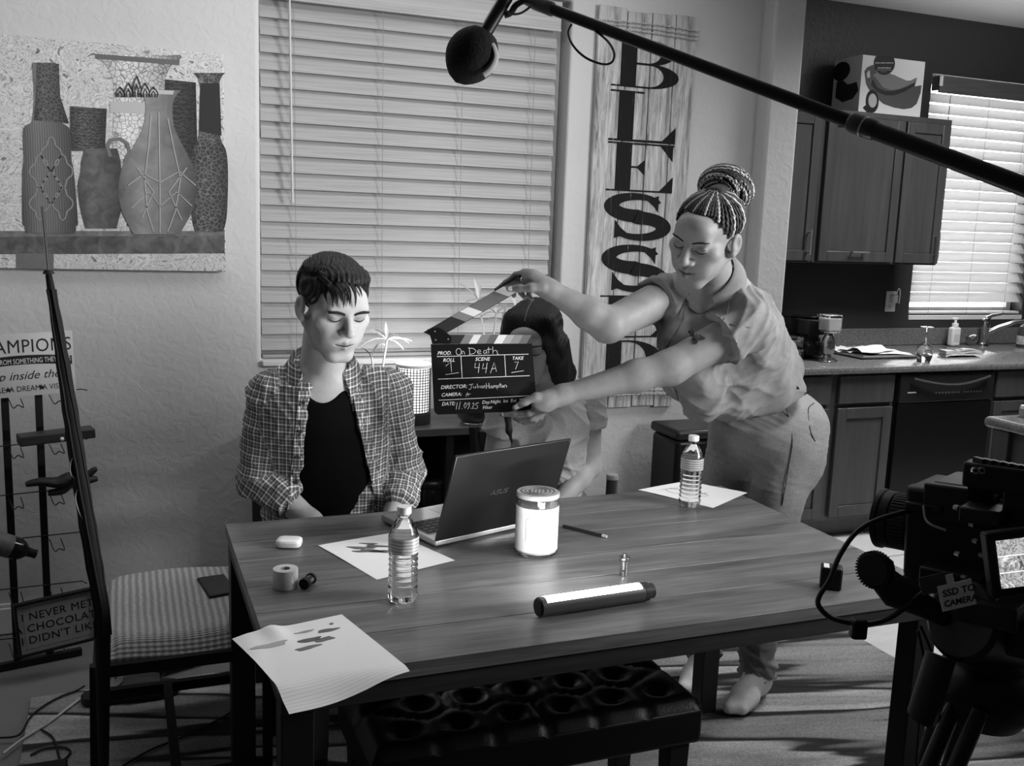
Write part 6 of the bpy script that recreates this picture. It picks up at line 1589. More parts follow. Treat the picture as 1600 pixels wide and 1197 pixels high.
def face_marks(H, body, bvh, browv, brow=True, lash=True, slant=.0, thick=.0032, browz=.0245):
    for q in (-1, 1):
        if brow:
            m = MB(); m.tube(proj_local(H, bvh, [(q*(.013+.038*u), browz+.007*math.sin(u*2.2)-slant*u) for u in np.linspace(0, 1, 10)], .0010), [thick*(.75+.5*math.sin(.5+2.2*u)) for u in np.linspace(0, 1, 10)], 8, flat=.55); m.build('eyebrow', G(browv, .8), body)
        if lash:
            m = MB(); m.tube(proj_local(H, bvh, [(q*(.017+.030*u), .0035-.0050*math.sin(math.pi*u)) for u in np.linspace(0, 1, 10)], .0003), [.0010+.0016*math.sin(math.pi*u) for u in np.linspace(0, 1, 10)], 6, flat=.7); m.build('eyelash', G(.010, .7), body)
    m = MB(); m.tube(proj_local(H, bvh, [(-.024+.048*u, -.0604+.001*math.cos(u*6.3)) for u in np.linspace(0, 1, 10)], .0000), [.0006+.0013*math.sin(math.pi*u) for u in np.linspace(0, 1, 10)], 6); m.build('mouth_line', G(.02, .7), body)
def strand(q, pts, r, n=5): 
    N = len(pts); q.tube(pts, [r*(.55+.45*math.sin(math.pi*min(1, .25+.75*i/(N-1)))) if i < N-1 else r*.12 for i in range(N)], n)
def finger(S, pts, r0=.0088, r1=.0070, k=.004):
    n = len(pts)-1
    for i in range(n): S.cap(pts[i], pts[i+1], r0+(r1-r0)*i/n, r0+(r1-r0)*(i+1)/n, k, log=False)
def nail(body, bvh, tip, back, width=.0050, v=.75):
    """small nail plate near a fingertip, on the side that faces the lens"""
    tip = V3(tip); d = (tip-V3(back)).normalized(); c = tip-d*.002; cd = (Vector((0, 0, CAM_Z))-c).normalized(); s_ = d.cross(cd).normalized(); P = []
    for i in range(5):
        row = []
        for j in range(5):
            u, w_ = (j/4-.5)*2, i/4; o = c+d*(-.008+.012*w_)+s_*u*width*(1-.35*w_*w_)+cd*.03; r = bvh.ray_cast(o, -cd); row.append((r[0] if r[0] and (r[0]-c).length < .03 else c)+cd*.0006)
        P.append(row)
    m = MB(); m.grid(P); m.grid([[p-cd*.0005 for p in r[::-1]] for r in P]); return m.build('fingernail', G(v, .15), body, smooth=80)

# ------------------------------------------------------------------ seated man
MAN = thing('person', 'seated man in an open plaid shirt over a black top looking at the laptop', 'person', (.56, 2.92, .0125))
mh = at_y(521, 480, 2.60)
mf = (TC*math.cos(rad(33))+RI*math.sin(rad(33))); mf = (mf*math.cos(rad(17))-UZ*math.sin(rad(17)))
HM = Head(mh, mf, UZ+RI*.02, 1.075)
nb = at_y(504, 576, 2.735)                      # base of the neck
sl_, sr_ = at_y(422, 615, 2.765), at_y(610, 612, 2.79)
el_, er_ = at_y(408, 748, 2.79), at_y(630, 742, 2.79)
wl_, wr_ = at_y(486, 815, 2.66), at_y(612, 820, 2.645)
pv = Vector((.575, 2.93, .56))
tf = (TC*math.cos(rad(12))+RI*math.sin(rad(12))); tr = Vector((tf.y, -tf.x, 0))*-1; tr = tf.cross(UZ)*-1   # tr: towards picture right
S = SDF((.12, 2.40, .40), (1.02, 3.10, 1.50), .0036)
HM.shape(S, True, 1.0, 1.03, 1.08)
S.cap(HM.w(0, -.028, -.055), nb+UZ*.01-tf*-.01, .058, .064, .03)
S.cap(HM.w(0, -.005, -.075), nb+tf*.035-UZ*.02, .045, .045, .03)
S.cap(nb+tf*.055-UZ*.02-tr*.03, nb-UZ*.05+tf*.05-tr*.06, .018, .014, .03); S.cap(nb+tf*.055-UZ*.02+tr*.03, nb-UZ*.05+tf*.05+tr*.06, .018, .014, .03)
S.cap(sl_.lerp(nb, .15)-UZ*.02, sr_.lerp(nb, .15)-UZ*.02, .044, .044, .04)
S.cap(nb-UZ*.12, pv, .115, .120, .05); S.cap(nb-UZ*.13-tr*.07, pv-tr*.03, .085, .10, .05); S.cap(nb-UZ*.13+tr*.07, pv+tr*.03, .085, .10, .05)
for a, b, c in ((sl_, el_, wl_), (sr_, er_, wr_)):
    S.cap(a, b, .046, .044, .03); S.cap(b, c, .046, .030, .02)
    d = (c-b).normalized(); hp = c+d*.05-UZ*.01; S.cap(c, hp, .030, .034, .02); sd = d.cross(UZ).normalized()
    for k in range(4): finger(S, [hp+sd*(.027-.018*k), hp+sd*(.028-.019*k)+d*.045-UZ*.012, hp+sd*(.026-.017*k)+d*.070-UZ*.032, hp+sd*(.024-.016*k)+d*.072-UZ*.052])
    iw = sd if (a is sl_) else -sd
    finger(S, [c+d*.02+iw*.02, c+d*.05+iw*.045, c+d*.078+iw*.05], .0105, .0085)
V, Q = S.surface(1)
M_SKIN1 = m_skin('fair_skin', .43, .36)
MB_ = sdf_object('body', V, Q, M_SKIN1, MAN, {'tone': HM.tone(V, True)})
bv = bvh_of(MB_); face_marks(HM, MB_, bv, .018, slant=.003, thick=.0056, browz=.0205)
# hair
Hs = SDF(tuple(mh-Vector((.19, .19, .16))), tuple(mh+Vector((.19, .19, .20))), .0035)
HM.ell(Hs, (0, -.024, .047), (.0835, .105, .0745))
HM.ell(Hs, (-.01, .030, .092), (.055, .045, .024), .03)
HM.hairline(Hs, [-.12, -.07, -.035, -.012, .014, .030, .044, .060, .2], [-.060, -.060, -.030, .012, -.022, -.020, .040, .084, .098])
for q in (-1, 1): HM.ell(Hs, (q*.088, -.012, -.006), (.018, .020, .032), .006, 's')
V, Q = Hs.surface(1); N = normals(V, Q); L = HM.local(V)
V = V+N*(.0022*np.sin(L[:, 0]*520+L[:, 1]*60+4*np.sin(L[:, 1]*40))+.0016*np.sin(L[:, 0]*900+L[:, 2]*150))[:, None].astype(np.float32)
M_HAIR1 = m_hair('brown_hair', .007, .034, (90, 14, 30))
HO = sdf_object('hair', V, Q, M_HAIR1, MAN)
q = MB(); random.seed(21)
for i in range(420):
    az = random.uniform(-1.0, 1.0); y0 = random.uniform(-.09, .07); x0 = az*.062
    pts = []; ln = random.uniform(.05, .085); dirx = .030+.25*x0
    for k in range(8):
        u = k/7; y = y0+ln*u; x = x0+dirx*u*.9-.006*math.sin(u*3); rx, ry, rz = .0850, .107, .0765
        yy = min(y, .098); inside = 1-((x)/rx)**2-((yy+.024)/ry)**2
        if inside < .10 and k > 2: break
        z = .047+rz*math.sqrt(max(0.0, inside))+(.004 if u < .9 else .002)+random.uniform(-.001, .001)
        if yy > .03: z += .009*min(1, (yy-.03)/.04)*(1 if abs(x) < .05 else .4)
        pts.append(HM.w(x, y if inside > 0 else yy, z))
    if len(pts) > 3: strand(q, pts, random.uniform(.0014, .0026))
for (cx_, ln, dx) in ((.056, .036, -.002), (.046, .040, -.008), (.034, .046, -.010), (.022, .040, -.012), (.008, .048, -.012), (-.004, .026, -.016), (-.016, .016, -.018), (-.028, .010, -.016), (-.040, .012, -.010), (-.048, .018, -.002), (.051, .042, -.004), (.028, .032, -.012)):   # fringe in clumps falling on the forehead
    for i in range(9):
        x0 = cx_+random.uniform(-.009, .009); pts = []; l2 = ln*random.uniform(.85, 1.1)
        xz = [((x0*(1-u)+cx_*u)+dx*u*1.3, .104-.010*u-l2*u*u-abs(x0)*.25) for u in np.linspace(0, 1, 9)]
        for k, p in enumerate(proj_local(HM, bv, xz, .002)): u = k/8; pts.append(p+HM.f*(.003+.011*math.sin(math.pi*min(1, u*1.02)))+HM.u*.008*(1-u))
        strand(q, pts, random.uniform(.0016, .0028))
for i in range(240):  # sides and back
    a = random.uniform(1.75, 4.53); z0 = random.uniform(.0, .10); pts = []
    for k in range(6):
        u = k/5; z = z0-.035*u; an = a+.10*u; rr_ = math.sqrt(max(.02, 1-((z-.047)/.0765)**2)); x, y = .0848*rr_*math.sin(an), -.024+.1065*rr_*math.cos(an); pts.append(HM.w(x, y, z))
    L0 = pts[-1]
    if z0-.035 > -.055+.0: strand(q, pts, random.uniform(.0012, .0022))
o_ = q.build('hair_strands', M_HAIR1, HO, smooth=180); o_['kind'] = 'stuff'
# black top
S = SDF((.12, 2.45, .50), (1.0, 3.12, 1.20), .005)
S.cap(nb-UZ*.125, pv, .126, .134, .05); S.cap(nb-UZ*.135-tr*.075, pv-tr*.03, .094, .11, .05); S.cap(nb-UZ*.135+tr*.075, pv+tr*.03, .094, .11, .05)
S.ell(nb+tf*.09+UZ*.035, (.065, .10, .115), np.array([tr, tf, UZ]), .012, 's')
V, Q = S.surface(1); sdf_object('tank_top', V, Q, G(.004, .95, bump=.2, bscale=300, spec=.05), MAN)
# plaid shirt, open at the front
S = SDF((.05, 2.42, .46), (1.12, 3.18, 1.25), .005)
S.cap(nb-UZ*.12-tf*.012, pv-tf*.01, .142, .155, .05); S.cap(nb-UZ*.135-tr*.075, pv-tr*.06, .108, .125, .05); S.cap(nb-UZ*.135+tr*.075, pv+tr*.06, .108, .125, .05)
S.cap(sl_.lerp(nb, .10)-UZ*.008, nb-UZ*.020-tf*.02, .058, .070, .04); S.cap(sr_.lerp(nb, .10)-UZ*.008, nb-UZ*.020-tf*.02, .058, .070, .04)
tl_ = len(S.log)
for a, b, c in ((sl_, el_, wl_), (sr_, er_, wr_)):
    S.cap(a, b, .064, .062, .035); S.sleeve(b, c, .063, .048, .62, .03, .006); S.cap(b.lerp(c, .30), b.lerp(c, .36), .062, .061, .008, log=False); S.cap(b.lerp(c, .44), b.lerp(c, .48), .060, .059, .008, log=False)
slog = S.log[tl_:]; S.log = S.log[:tl_]
onb = npv(nb); otr = npv(tr); otf = npv(tf)
def open_front(X, Y, Z):
    x = (X-onb[0])*otr[0]+(Y-onb[1])*otr[1]; y = (X-onb[0])*otf[0]+(Y-onb[1])*otf[1]; dz = onb[2]-Z
    cx = .018+.025*np.clip(dz/.40, 0, 1); w_ = .046+.062*np.clip(dz/.40, 0, 1.2)
    return np.maximum(np.abs(x-cx)-w_, -(y-.0))
S.fn(open_front, (.2, 2.42, .46), (.95, 2.9, 1.25), .010, 's')
S.ell(nb+UZ*.07+tf*.03, (.078, .085, .085), np.array([tr, tf, UZ]), .015, 's')
V, Q = S.surface(1); N = normals(V, Q)
V = folds(V, N, .018, 24, 4, (1, 1, .7)); N = normals(V, Q); V = folds(V, N, .007, 60, 9, (1, 1, .8)); V = lap(V, Q, .3)
uv, bd = bone_uv(V, slog); tb_ = ((V-onb)@otr, (V-onb)[:, 2]); _, bt = bone_uv(V, S.log); m = bt < bd-.004
uv[m, 0] = tb_[0][m]; uv[m, 1] = tb_[1][m]
def m_plaid():
    t = NT('plaid_cotton'); t.props(.9, 0, .2); at = t.n('ShaderNodeAttribute', attribute_name='cloth_uv'); sp_ = t.n('ShaderNodeSeparateXYZ'); t.l(at.outputs['Vector'], sp_.inputs[0]); acc = None
    tot = []
    for ch in (0, 1):
        f = t.math('FRACT', t.math('MULTIPLY', sp_.outputs[ch], 1/.0205)); a = t.ramp(f, [(.0, .0), (.10, .0), (.13, 1), (.26, 1), (.29, .12), (.62, .12), (.65, .55), (.72, .55), (.75, .05)]); tot.append(a)
    s_ = t.math('ADD', tot[0], tot[1]); h = t.math('MULTIPLY', s_, .5)
    t.base(t.ramp(h, [(.0, .06), (.10, .10), (.5, .38), (.60, .55), (1, .85)])); t.bump(t.noise(t.coord('Object'), 300, 2), .25, .001); return t.m
M_PLAID = m_plaid()
SHo = sdf_object('plaid_shirt', V, Q, M_PLAID, MAN, {'cloth_uv': uv})
# collar: one turned-down leaf each side
bs = bvh_of(SHo)
def add_uv(o, f):
    a = o.data.attributes.new('cloth_uv', 'FLOAT_VECTOR', 'POINT'); arr = []
    for v in o.data.vertices:
        p = o.matrix_basis @ v.co; arr += list(f(p))
    a.data.foreach_set('vector', arr)
for sgn_ in (-1, 1):
    P = []; n = 13
    for i in range(n):
        u = i/(n-1); an = rad(165-128*u)                  # from behind the neck to the front
        rd_ = tr*sgn_*math.sin(an)-tf*math.cos(an)*-1*-1 if False else (tr*sgn_*math.sin(an)+tf*(-math.cos(an))*-1)
        rd_ = tr*sgn_*math.sin(an)+tf*math.cos(an)
        base = nb+UZ*(.030-.055*u*u)+rd_*(.070+.012*u)
        top = base+UZ*(.028-.006*u)+rd_*.004
        drop = .030+.050*u**2
        tipv = base+rd_*(.020+.014*u)-UZ*drop+tf*(.014*u)+tr*sgn_*(.012*u)
        P.append([base, top, top+rd_*.006+UZ*.002, (top+tipv)/2+rd_*.012, tipv, tipv-rd_*.003, (base+tipv)/2+rd_*.006])
    q = MB(); q.grid(P); q.add(P[-1], [tuple(range(7))]); o_ = q.build('collar', M_PLAID, SHo, smooth=60); add_uv(o_, lambda p: ((p-nb).dot(tr)*1.1+.004, (p-nb).z*1.1+.3*(p-nb).dot(tf), 0))
# placket edges and buttons
for sgn_ in (-1, 1):
    P = []
    for i in range(22):
        dz = .045+.40*i/21; cx = .018+.025*min(1, dz/.4); w_ = .046+.062*min(1.2, dz/.4); row = []
        for off_ in (.000, .028):
            o = nb+tr*(cx+sgn_*(w_+off_+.004))-UZ*dz+tf*.5; r = bs.ray_cast(o, -tf); row.append((r[0] if r[0] else nb+tr*(cx+sgn_*(w_+off_))-UZ*dz+tf*.12)+tf*(.0035 if off_ else .003))
        P.append(row)
    q = MB(); q.grid(P if sgn_ > 0 else [r[::-1] for r in P]); q.grid([[p-tf*.006 for p in r] for r in (P if sgn_ < 0 else [r[::-1] for r in P])]); o_ = q.build('placket', M_PLAID, SHo, smooth=80); add_uv(o_, lambda p: ((p-nb).dot(tr)+.006, (p-nb).z, 0))
    if sgn_ < 0:
        for dz in (.075, .155, .235, .315):
            cx = .018+.025*dz/.4; w_ = .046+.062*dz/.4; o = nb+tr*(cx-(w_+.018))-UZ*dz+tf*.5; r = bs.ray_cast(o, -tf)
            if r[0]: q = MB(); q.cyl(r[0]+tf*.003, r[0]+tf*.0065, .0055, n=14); q.build('button', G(.03, .3), SHo)
# trousers (mostly below the table edge)
S = SDF((.1, 2.15, .02), (1.05, 3.15, .72), .008)
for sgn_ in (-1, 1):
    kn = pv+tf*.42+tr*(.10*sgn_+.05)-UZ*.04; ft = kn+tf*.02-UZ*.42; ft.z = .09
    S.cap(pv+tr*.085*sgn_, kn, .095, .065, .04); S.cap(kn, ft, .062, .050, .03)
S.cap(pv-tr*.09, pv+tr*.09, .12, .12, .05)
V, Q = S.surface(1); N = normals(V, Q); V = folds(V, N, .01, 30, 2); sdf_object('trousers', V, Q, G(.22, .9), MAN)
for sgn_ in (-1, 1):
    kn = pv+tf*.42+tr*(.10*sgn_+.05); ft = kn+tf*.02; q = MB(); superbox(q, (ft.x+tf.x*.06, ft.y+tf.y*.06, .055), (.10, .28, .084), Matrix((tr, tf, UZ)).transposed(), .6); q.build('shoe', G(.02, .5), MAN, smooth=180)
MC_ = thing('dining_chair', 'dark wooden dining chair under the seated man', 'chair', (.60, 2.98, 0))
q = MB(); superbox(q, (.59, 2.97, .425), (.46, .44, .05), Matrix.Rotation(rad(-10), 3, 'Z'), .35); q.build('seat', G(.03, .6), MC_, smooth=60)
for dx, dy in ((-.19, -.18), (.19, -.18), (-.19, .18), (.19, .18)):
    q = MB(); q.box2((.59+dx-.018, 2.97+dy-.018, .0125), (.59+dx+.018, 2.97+dy+.018, .405)); q.build('leg', G(.02, .5), MC_)
for dx in (-.19, .19):
    q = MB(); q.bar((.59+dx, 3.18, .39), (.59+dx, 3.25, .95), .032, .026); q.build('back_post', G(.02, .5), MC_)
for zz in (.62, .76, .90):
    q = MB(); q.box2((.41, 3.205+.10*(zz-.6), zz-.03), (.77, 3.222+.10*(zz-.6), zz+.03)); q.build('back_slat', G(.02, .5), MC_)

# ------------------------------------------------------------------ seated girl behind the clapperboard
GIRL = thing('person', 'seated woman with long black hair in a grey t-shirt half hidden by the clapperboard', 'person', (1.30, 2.98, .0125))
gh = at_y(832, 534, 2.80)
gf = (TC*math.cos(rad(-16))+RI*math.sin(rad(-16))); gf = gf*math.cos(rad(20))-UZ*math.sin(rad(20))
HG = Head(gh, gf, UZ, .985)
gn = at_y(856, 604, 2.86)
gt = (TC*math.cos(rad(-20))+RI*math.sin(rad(-20))); gr = gt.cross(UZ)*-1
gsr, gsl = at_y(919, 622, 2.90), at_y(792, 625, 2.80)
ger, gel = at_y(921, 728, 2.88), at_y(770, 740, 2.86)
gwr, gwl = at_y(868, 790, 2.74), at_y(800, 800, 2.70)
gp = Vector((1.33, 3.02, .56))
S = SDF((.92, 2.45, .42), (1.68, 3.20, 1.36), .0038)
HG.shape(S, False, 1.05, .96, .95)
S.cap(HG.w(0, -.03, -.055), gn, .046, .050, .03); S.cap(gsl.lerp(gn, .2), gsr.lerp(gn, .2), .050, .050, .04)
S.cap(gn-UZ*.10, gp, .095, .105, .05)
for a, b, c in ((gsr, ger, gwr), (gsl, gel, gwl)):
    S.cap(a, b, .046, .039, .03); S.cap(b, b.lerp(c, .35), .040, .038, .02); S.cap(b.lerp(c, .35), c, .038, .024, .02)
    d = (c-b).normalized(); hp = c+d*.045; S.cap(c, hp, .024, .028, .02); sd = d.cross(UZ).normalized()
    for k in range(4): finger(S, [hp+sd*(.024-.016*k), hp+sd*(.025-.017*k)+d*.04-UZ*.01, hp+sd*(.024-.016*k)+d*.062-UZ*.026, hp+sd*(.022-.015*k)+d*.066-UZ*.045], .0080, .0062)
    iw = -sd if (a is gsr) else sd; finger(S, [c+d*.015+iw*.016, c+d*.045+iw*.036, c+d*.068+iw*.038], .0090, .0070)
V, Q = S.surface(1)
GB = sdf_object('body', V, Q, m_skin('light_skin', .28, .45), GIRL, {'tone': HG.tone(V, False)})
bv = bvh_of(GB); face_marks(HG, GB, bv, .02, thick=.0030)
# t-shirt
S = SDF((.92, 2.50, .46), (1.70, 3.24, 1.16), .005)
S.cap(gn-UZ*.115, gp, .118, .128, .05); S.cap(gn-UZ*.13+gr*.055, gp+gr*.03, .085, .105, .05); S.cap(gn-UZ*.13-gr*.055, gp-gr*.03, .085, .105, .05)
S.ell(gn-UZ*.17+gt*.075+gr*.055, (.065, .06, .065), None, .05); S.ell(gn-UZ*.17+gt*.075-gr*.055, (.065, .06, .065), None, .05)
S.cap(gsr.lerp(gn, .15), gn-UZ*.025, .054, .056, .04); S.cap(gsl.lerp(gn, .15), gn-UZ*.025, .054, .056, .04)
for a, b in ((gsr, ger), (gsl, gel)):
    S.sleeve(a, b, .055, .068, .44, .03)
S.cap(gsr+UZ*.0, gsr-UZ*.04+gr*.005, .055, .055, .03)
S.ell(gn+gt*.05+UZ*.03, (.072, .085, .065), np.array([gr, gt, UZ]), .010, 's')
V, Q = S.surface(1); N = normals(V, Q); V = folds(V, N, .016, 18, 12, (1, 1, 1)); N = normals(V, Q); V = folds(V, N, .002, 60, 14)
t = NT('heather_jersey'); t.props(.95, 0, .15); vec = t.coord('Object'); t.base(t.mix(.5, t.ramp(t.noise(vec, 260, 3, .7), [(.35, .24), (.65, .46)]), .36)); t.bump(t.noise(vec, 400, 2), .3, .001)
GT = sdf_object('t_shirt', V, Q, t.m, GIRL)
# hair: parted cap, curtain behind the right shoulder, lock in front
def H_(x, y, z): return HG.w(x, y, z)
Hs = SDF(tuple(gh-Vector((.24, .24, .40))), tuple(gh+Vector((.24, .24, .17))), .004)
HG.ell(Hs, (0, -.022, .050), (.086, .108, .080))
for q in (-1, 1):
    HG.cap(Hs, (q*.045, .030, .085), (q*.080, .045, -.020), .036, .028, .03); HG.cap(Hs, (q*.078, .030, -.015), (q*.088, -.005, -.12), .032, .034, .03)
HG.ell(Hs, (0, .125, -.030), (.060, .075, .098), .010, 's'); HG.ell(Hs, (0, .135, .045), (.040, .05, .035), .012, 's')
HG.cap(Hs, (0, -.07, .02), (0, -.10, -.13), .075, .07, .04)
hb = at_y(884, 582, 2.87); Hs.cap(H_(-.084, -.005, .0), hb, .034, .028, .03); Hs.cap(hb, at_y(889, 606, 2.93), .028, .022, .03)
lk = [at_y(*p) for p in ((800, 600, 2.72), (793, 640, 2.70), (795, 672, 2.685), (800, 692, 2.68))]
Hs.cap(H_(.080, .03, -.08), lk[0], .030, .018, .02); Hs.cap(lk[0], lk[1], .018, .014, .01); Hs.cap(lk[1], lk[2], .014, .009, .01); Hs.cap(lk[2], lk[3], .009, .003, .01)
HG.ell(Hs, (0, .045, .134), (.0020, .08, .010), .004, 's')
V, Q = Hs.surface(1); N = normals(V, Q); L = HG.local(V)
V = V+N*(.0007*np.sin(L[:, 0]*700+6*np.sin(L[:, 2]*12))+.0006*np.sin(np.arctan2(L[:, 0], L[:, 1]+.02)*70))[:, None].astype(np.float32)
HGo = sdf_object('hair', V, Q, m_hair('black_hair', .004, .016, (80, 80, 5)), GIRL)
bh = bvh_of(HGo); pts = []
for a_ in np.linspace(.55, 1.75, 12):
    d_ = HG.f*math.cos(a_)+HG.u*math.sin(a_); o_ = HG.w(.002, -.02, .05); r_ = bh.ray_cast(o_+d_*.3, -d_); pts.append((r_[0] if r_[0] else o_+d_*.1)+d_*.0002)
q = MB(); q.tube(pts, .0016, 6); q.build('hair_parting', G(.12, .7), HGo)
# jeans and chair
S = SDF((.85, 2.0, .02), (1.75, 3.25, .74), .008)
for sg_ in (-1, 1):
    kn = gp+gt*.42+gr*.09*sg_-UZ*.05; ft = kn+UZ*0; ft = Vector((kn.x, kn.y, .07)); S.cap(gp+gr*.08*sg_, kn, .09, .06, .04); S.cap(kn, ft, .057, .045, .03)
S.cap(gp-gr*.08, gp+gr*.08, .115, .115, .05)
V, Q = S.surface(1); N = normals(V, Q); V = folds(V, N, .008, 30, 5); sdf_object('jeans', V, Q, G(.08, .9), GIRL)
for sg_ in (-1, 1):
    kn = gp+gt*.42+gr*.09*sg_; q = MB(); superbox(q, (kn.x+gt.x*.05, kn.y+gt.y*.05, .047), (.085, .24, .068), Matrix((gr, gt, UZ)).transposed(), .6); q.build('shoe', G(.03, .5), GIRL, smooth=180)
GC = thing('dining_chair', 'dark slatted dining chair under the woman behind the clapperboard', 'chair', (1.33, 3.05, 0))
q = MB(); superbox(q, (1.33, 3.04, .425), (.45, .42, .05), Matrix.Rotation(rad(8), 3, 'Z'), .35); q.build('seat', G(.02, .6), GC, smooth=60)
for dx, dy in ((-.18, -.17), (.18, -.17), (-.18, .16), (.18, .16)):
    q = MB(); q.box2((1.33+dx-.018, 3.04+dy-.018, .0125 if dy < 0 else 0.0125), (1.33+dx+.018, 3.04+dy+.018, .405)); q.build('leg', G(.01, .5), GC)
pl_ = at_y(741, 667, 3.24); 
for xx in (pl_.x, pl_.x+.38):
    q = MB(); q.bar((xx+.02, 3.20, .39), (xx, 3.24, pl_.z), .026, .028); q.build('back_post', G(.008, .5), GC)
for zz in (pl_.z-.045, pl_.z-.125, pl_.z-.205):
    q = MB(); q.box2((pl_.x+.015, 3.225, zz-.028), (pl_.x+.365, 3.240, zz+.028)); q.build('back_slat', G(.012, .5), GC)

# ------------------------------------------------------------------ clapperboard
CDp = 2.66
def cpl(x, y): return at_d(x, y, CDp)
c0, c1, c2_, c3 = cpl(680, 648), cpl(838, 641), cpl(831, 538), cpl(673, 538)
bx_ = ((c1-c0)+(c2_-c3)).normalized(); bz_ = Vector((-CF[0], -CF[1], -CF[2])); by_ = bz_.cross(bx_).normalized(); bz_ = bx_.cross(by_)
Mc = mat_from(c0, bx_, by_, bz_); Mi = Mc.inverted()
def cb(x, y): p = Mi @ at_plane(x, y, c0, bz_); return (p.x, p.y)
CL = thing('clapperboard', 'open black clapperboard with chalk writing held up in both hands', 'clapperboard', tuple(c0))
poly = [cb(*p) for p in ((684, 648), (680, 645), (678, 640), (673, 538), (831, 537), (839, 634), (838, 639), (834, 642))]
q = MB(); q.prism(poly, -.005, 0, Mc); SLT = q.build('slate', G(.010, .35), CL, smooth=None, fix=True)
def cz(x, y): return (640+x/6.65, 480+y/6.65)
bt_ = [265, 440, 525, 615, 695, 790, 875, 960, 1040, 1130, 1215, 1272]; tones = [.03, .03, .20, .72, .20, .11, .72, .36, .24, .13, .04]
bar_ = MB(); bar_.prism([cb(*cz(x, y)) for x, y in ((235, 383), (215, 292), (1275, 284), (1272, 380))], -.006, .001, Mc); FB = bar_.build('fixed_bar', G(.02, .4), CL, smooth=None, fix=True)
for i in range(11):
    a, b2 = bt_[i], bt_[i+1]; sl = lambda x: min(x+52, 1274)
    q = MB(); q.prism([cb(*cz(a, 380)), cb(*cz(b2, 379)), cb(*cz(sl(b2), 288)), cb(*cz(sl(a), 288))], .001, .0016, Mc); q.build('stripe', G(tones[i], .5), FB, smooth=None, fix=True)
sa, sb = (681, 519), (828, 434)
ux, uy = sb[0]-sa[0], sb[1]-sa[1]; Ls_ = math.hypot(ux, uy); ux /= Ls_; uy /= Ls_; nxp, nyp = uy, -ux
def stp(t, w): return cb(sa[0]+ux*t*Ls_+nxp*w*-1, sa[1]+uy*t*Ls_+nyp*w*-1)
q = MB(); q.prism([stp(-.10, -9.5), stp(1, -9.5), stp(1, 9.5), stp(-.02, 9.5)], -.006, .001, Mc); MS = q.build('clap_stick', G(.02, .4), CL, smooth=None, fix=True)
bd_ = [0.0, .24, .33, .42, .62, .70, .79, .90, 1.0]; tn = [.03, .20, .72, .14, .16, .72, .24, .12]
for i in range(8):
    q = MB(); k_ = .045; q.prism([stp(bd_[i]-k_*(i > 0), -9), stp(min(1, bd_[i+1])-k_*(i < 7), -9), stp(min(1, bd_[i+1]+k_*(i < 7)), 9), stp(bd_[i]+k_*(i > 0), 9)], .001, .0016, Mc); q.build('stripe', G(tn[i], .5), MS, smooth=None, fix=True)
q = MB(); q.prism([cb(*cz(x, y)) for x, y in ((182, 232), (290, 215), (330, 225), (430, 300), (438, 340), (425, 380), (262, 385), (235, 370), (205, 270))], .0016, .0030, Mc); HP = q.build('hinge_plate', G(.010, .3), CL, smooth=None, fix=True)
for x, y in ((265, 252), (272, 340), (402, 333)):
    q = MB(); a = Mc @ Vector((*cb(*cz(x, y)), .003)); q.cyl(a, a+bz_*.0012, .0022, n=12); q.build('rivet', G(.7, .3, .8), HP)
CHK = G(.72, .8); PRN = G(.78, .5)
def rl(name, pts, w, mat): 
    q = MB(); q.ribbon([cb(*cz(*p)) for p in pts], w, Mc, 0, .0004); return q.build(name, mat, SLT)
for pts in (((283, 514), (1235, 488)), ((293, 748), (1248, 712)), ((303, 967), (1255, 920)), ((533, 505), (546, 738)), ((987, 495), (1000, 722))): rl('ruled_line', pts, .0014, PRN)
def tx(s_, x, y, hpx, shear=.25, bold=.006, mat=PRN, sx=1.0, name='printed_word', rot=0):
    p = cb(*cz(x, y)); return text(name, s_, hpx/6.65*.00174/.70, Mc @ Matrix.Translation((p[0], p[1], .0003)) @ Matrix.Rotation(rad(rot), 4, 'Z'), mat, SLT, bold, shear, 'LEFT', .0001, sx)
tx('PROD.', 287, 496, 36); tx('ROLL', 345, 568, 36); tx('SCENE', 680, 558, 36); tx('TAKE', 1062, 548, 34)
tx('DIRECTOR:', 322, 852, 38, rot=1.5); tx('CAMERA:', 328, 930, 36, rot=1.5); tx('DATE:', 333, 1024, 36, rot=1.5); tx('Day.Night  Int  Ext  Mos', 752, 1005, 34, .2, .0, rot=2, sx=.97); tx('Filter', 757, 1060, 34, .2, .0, rot=2)
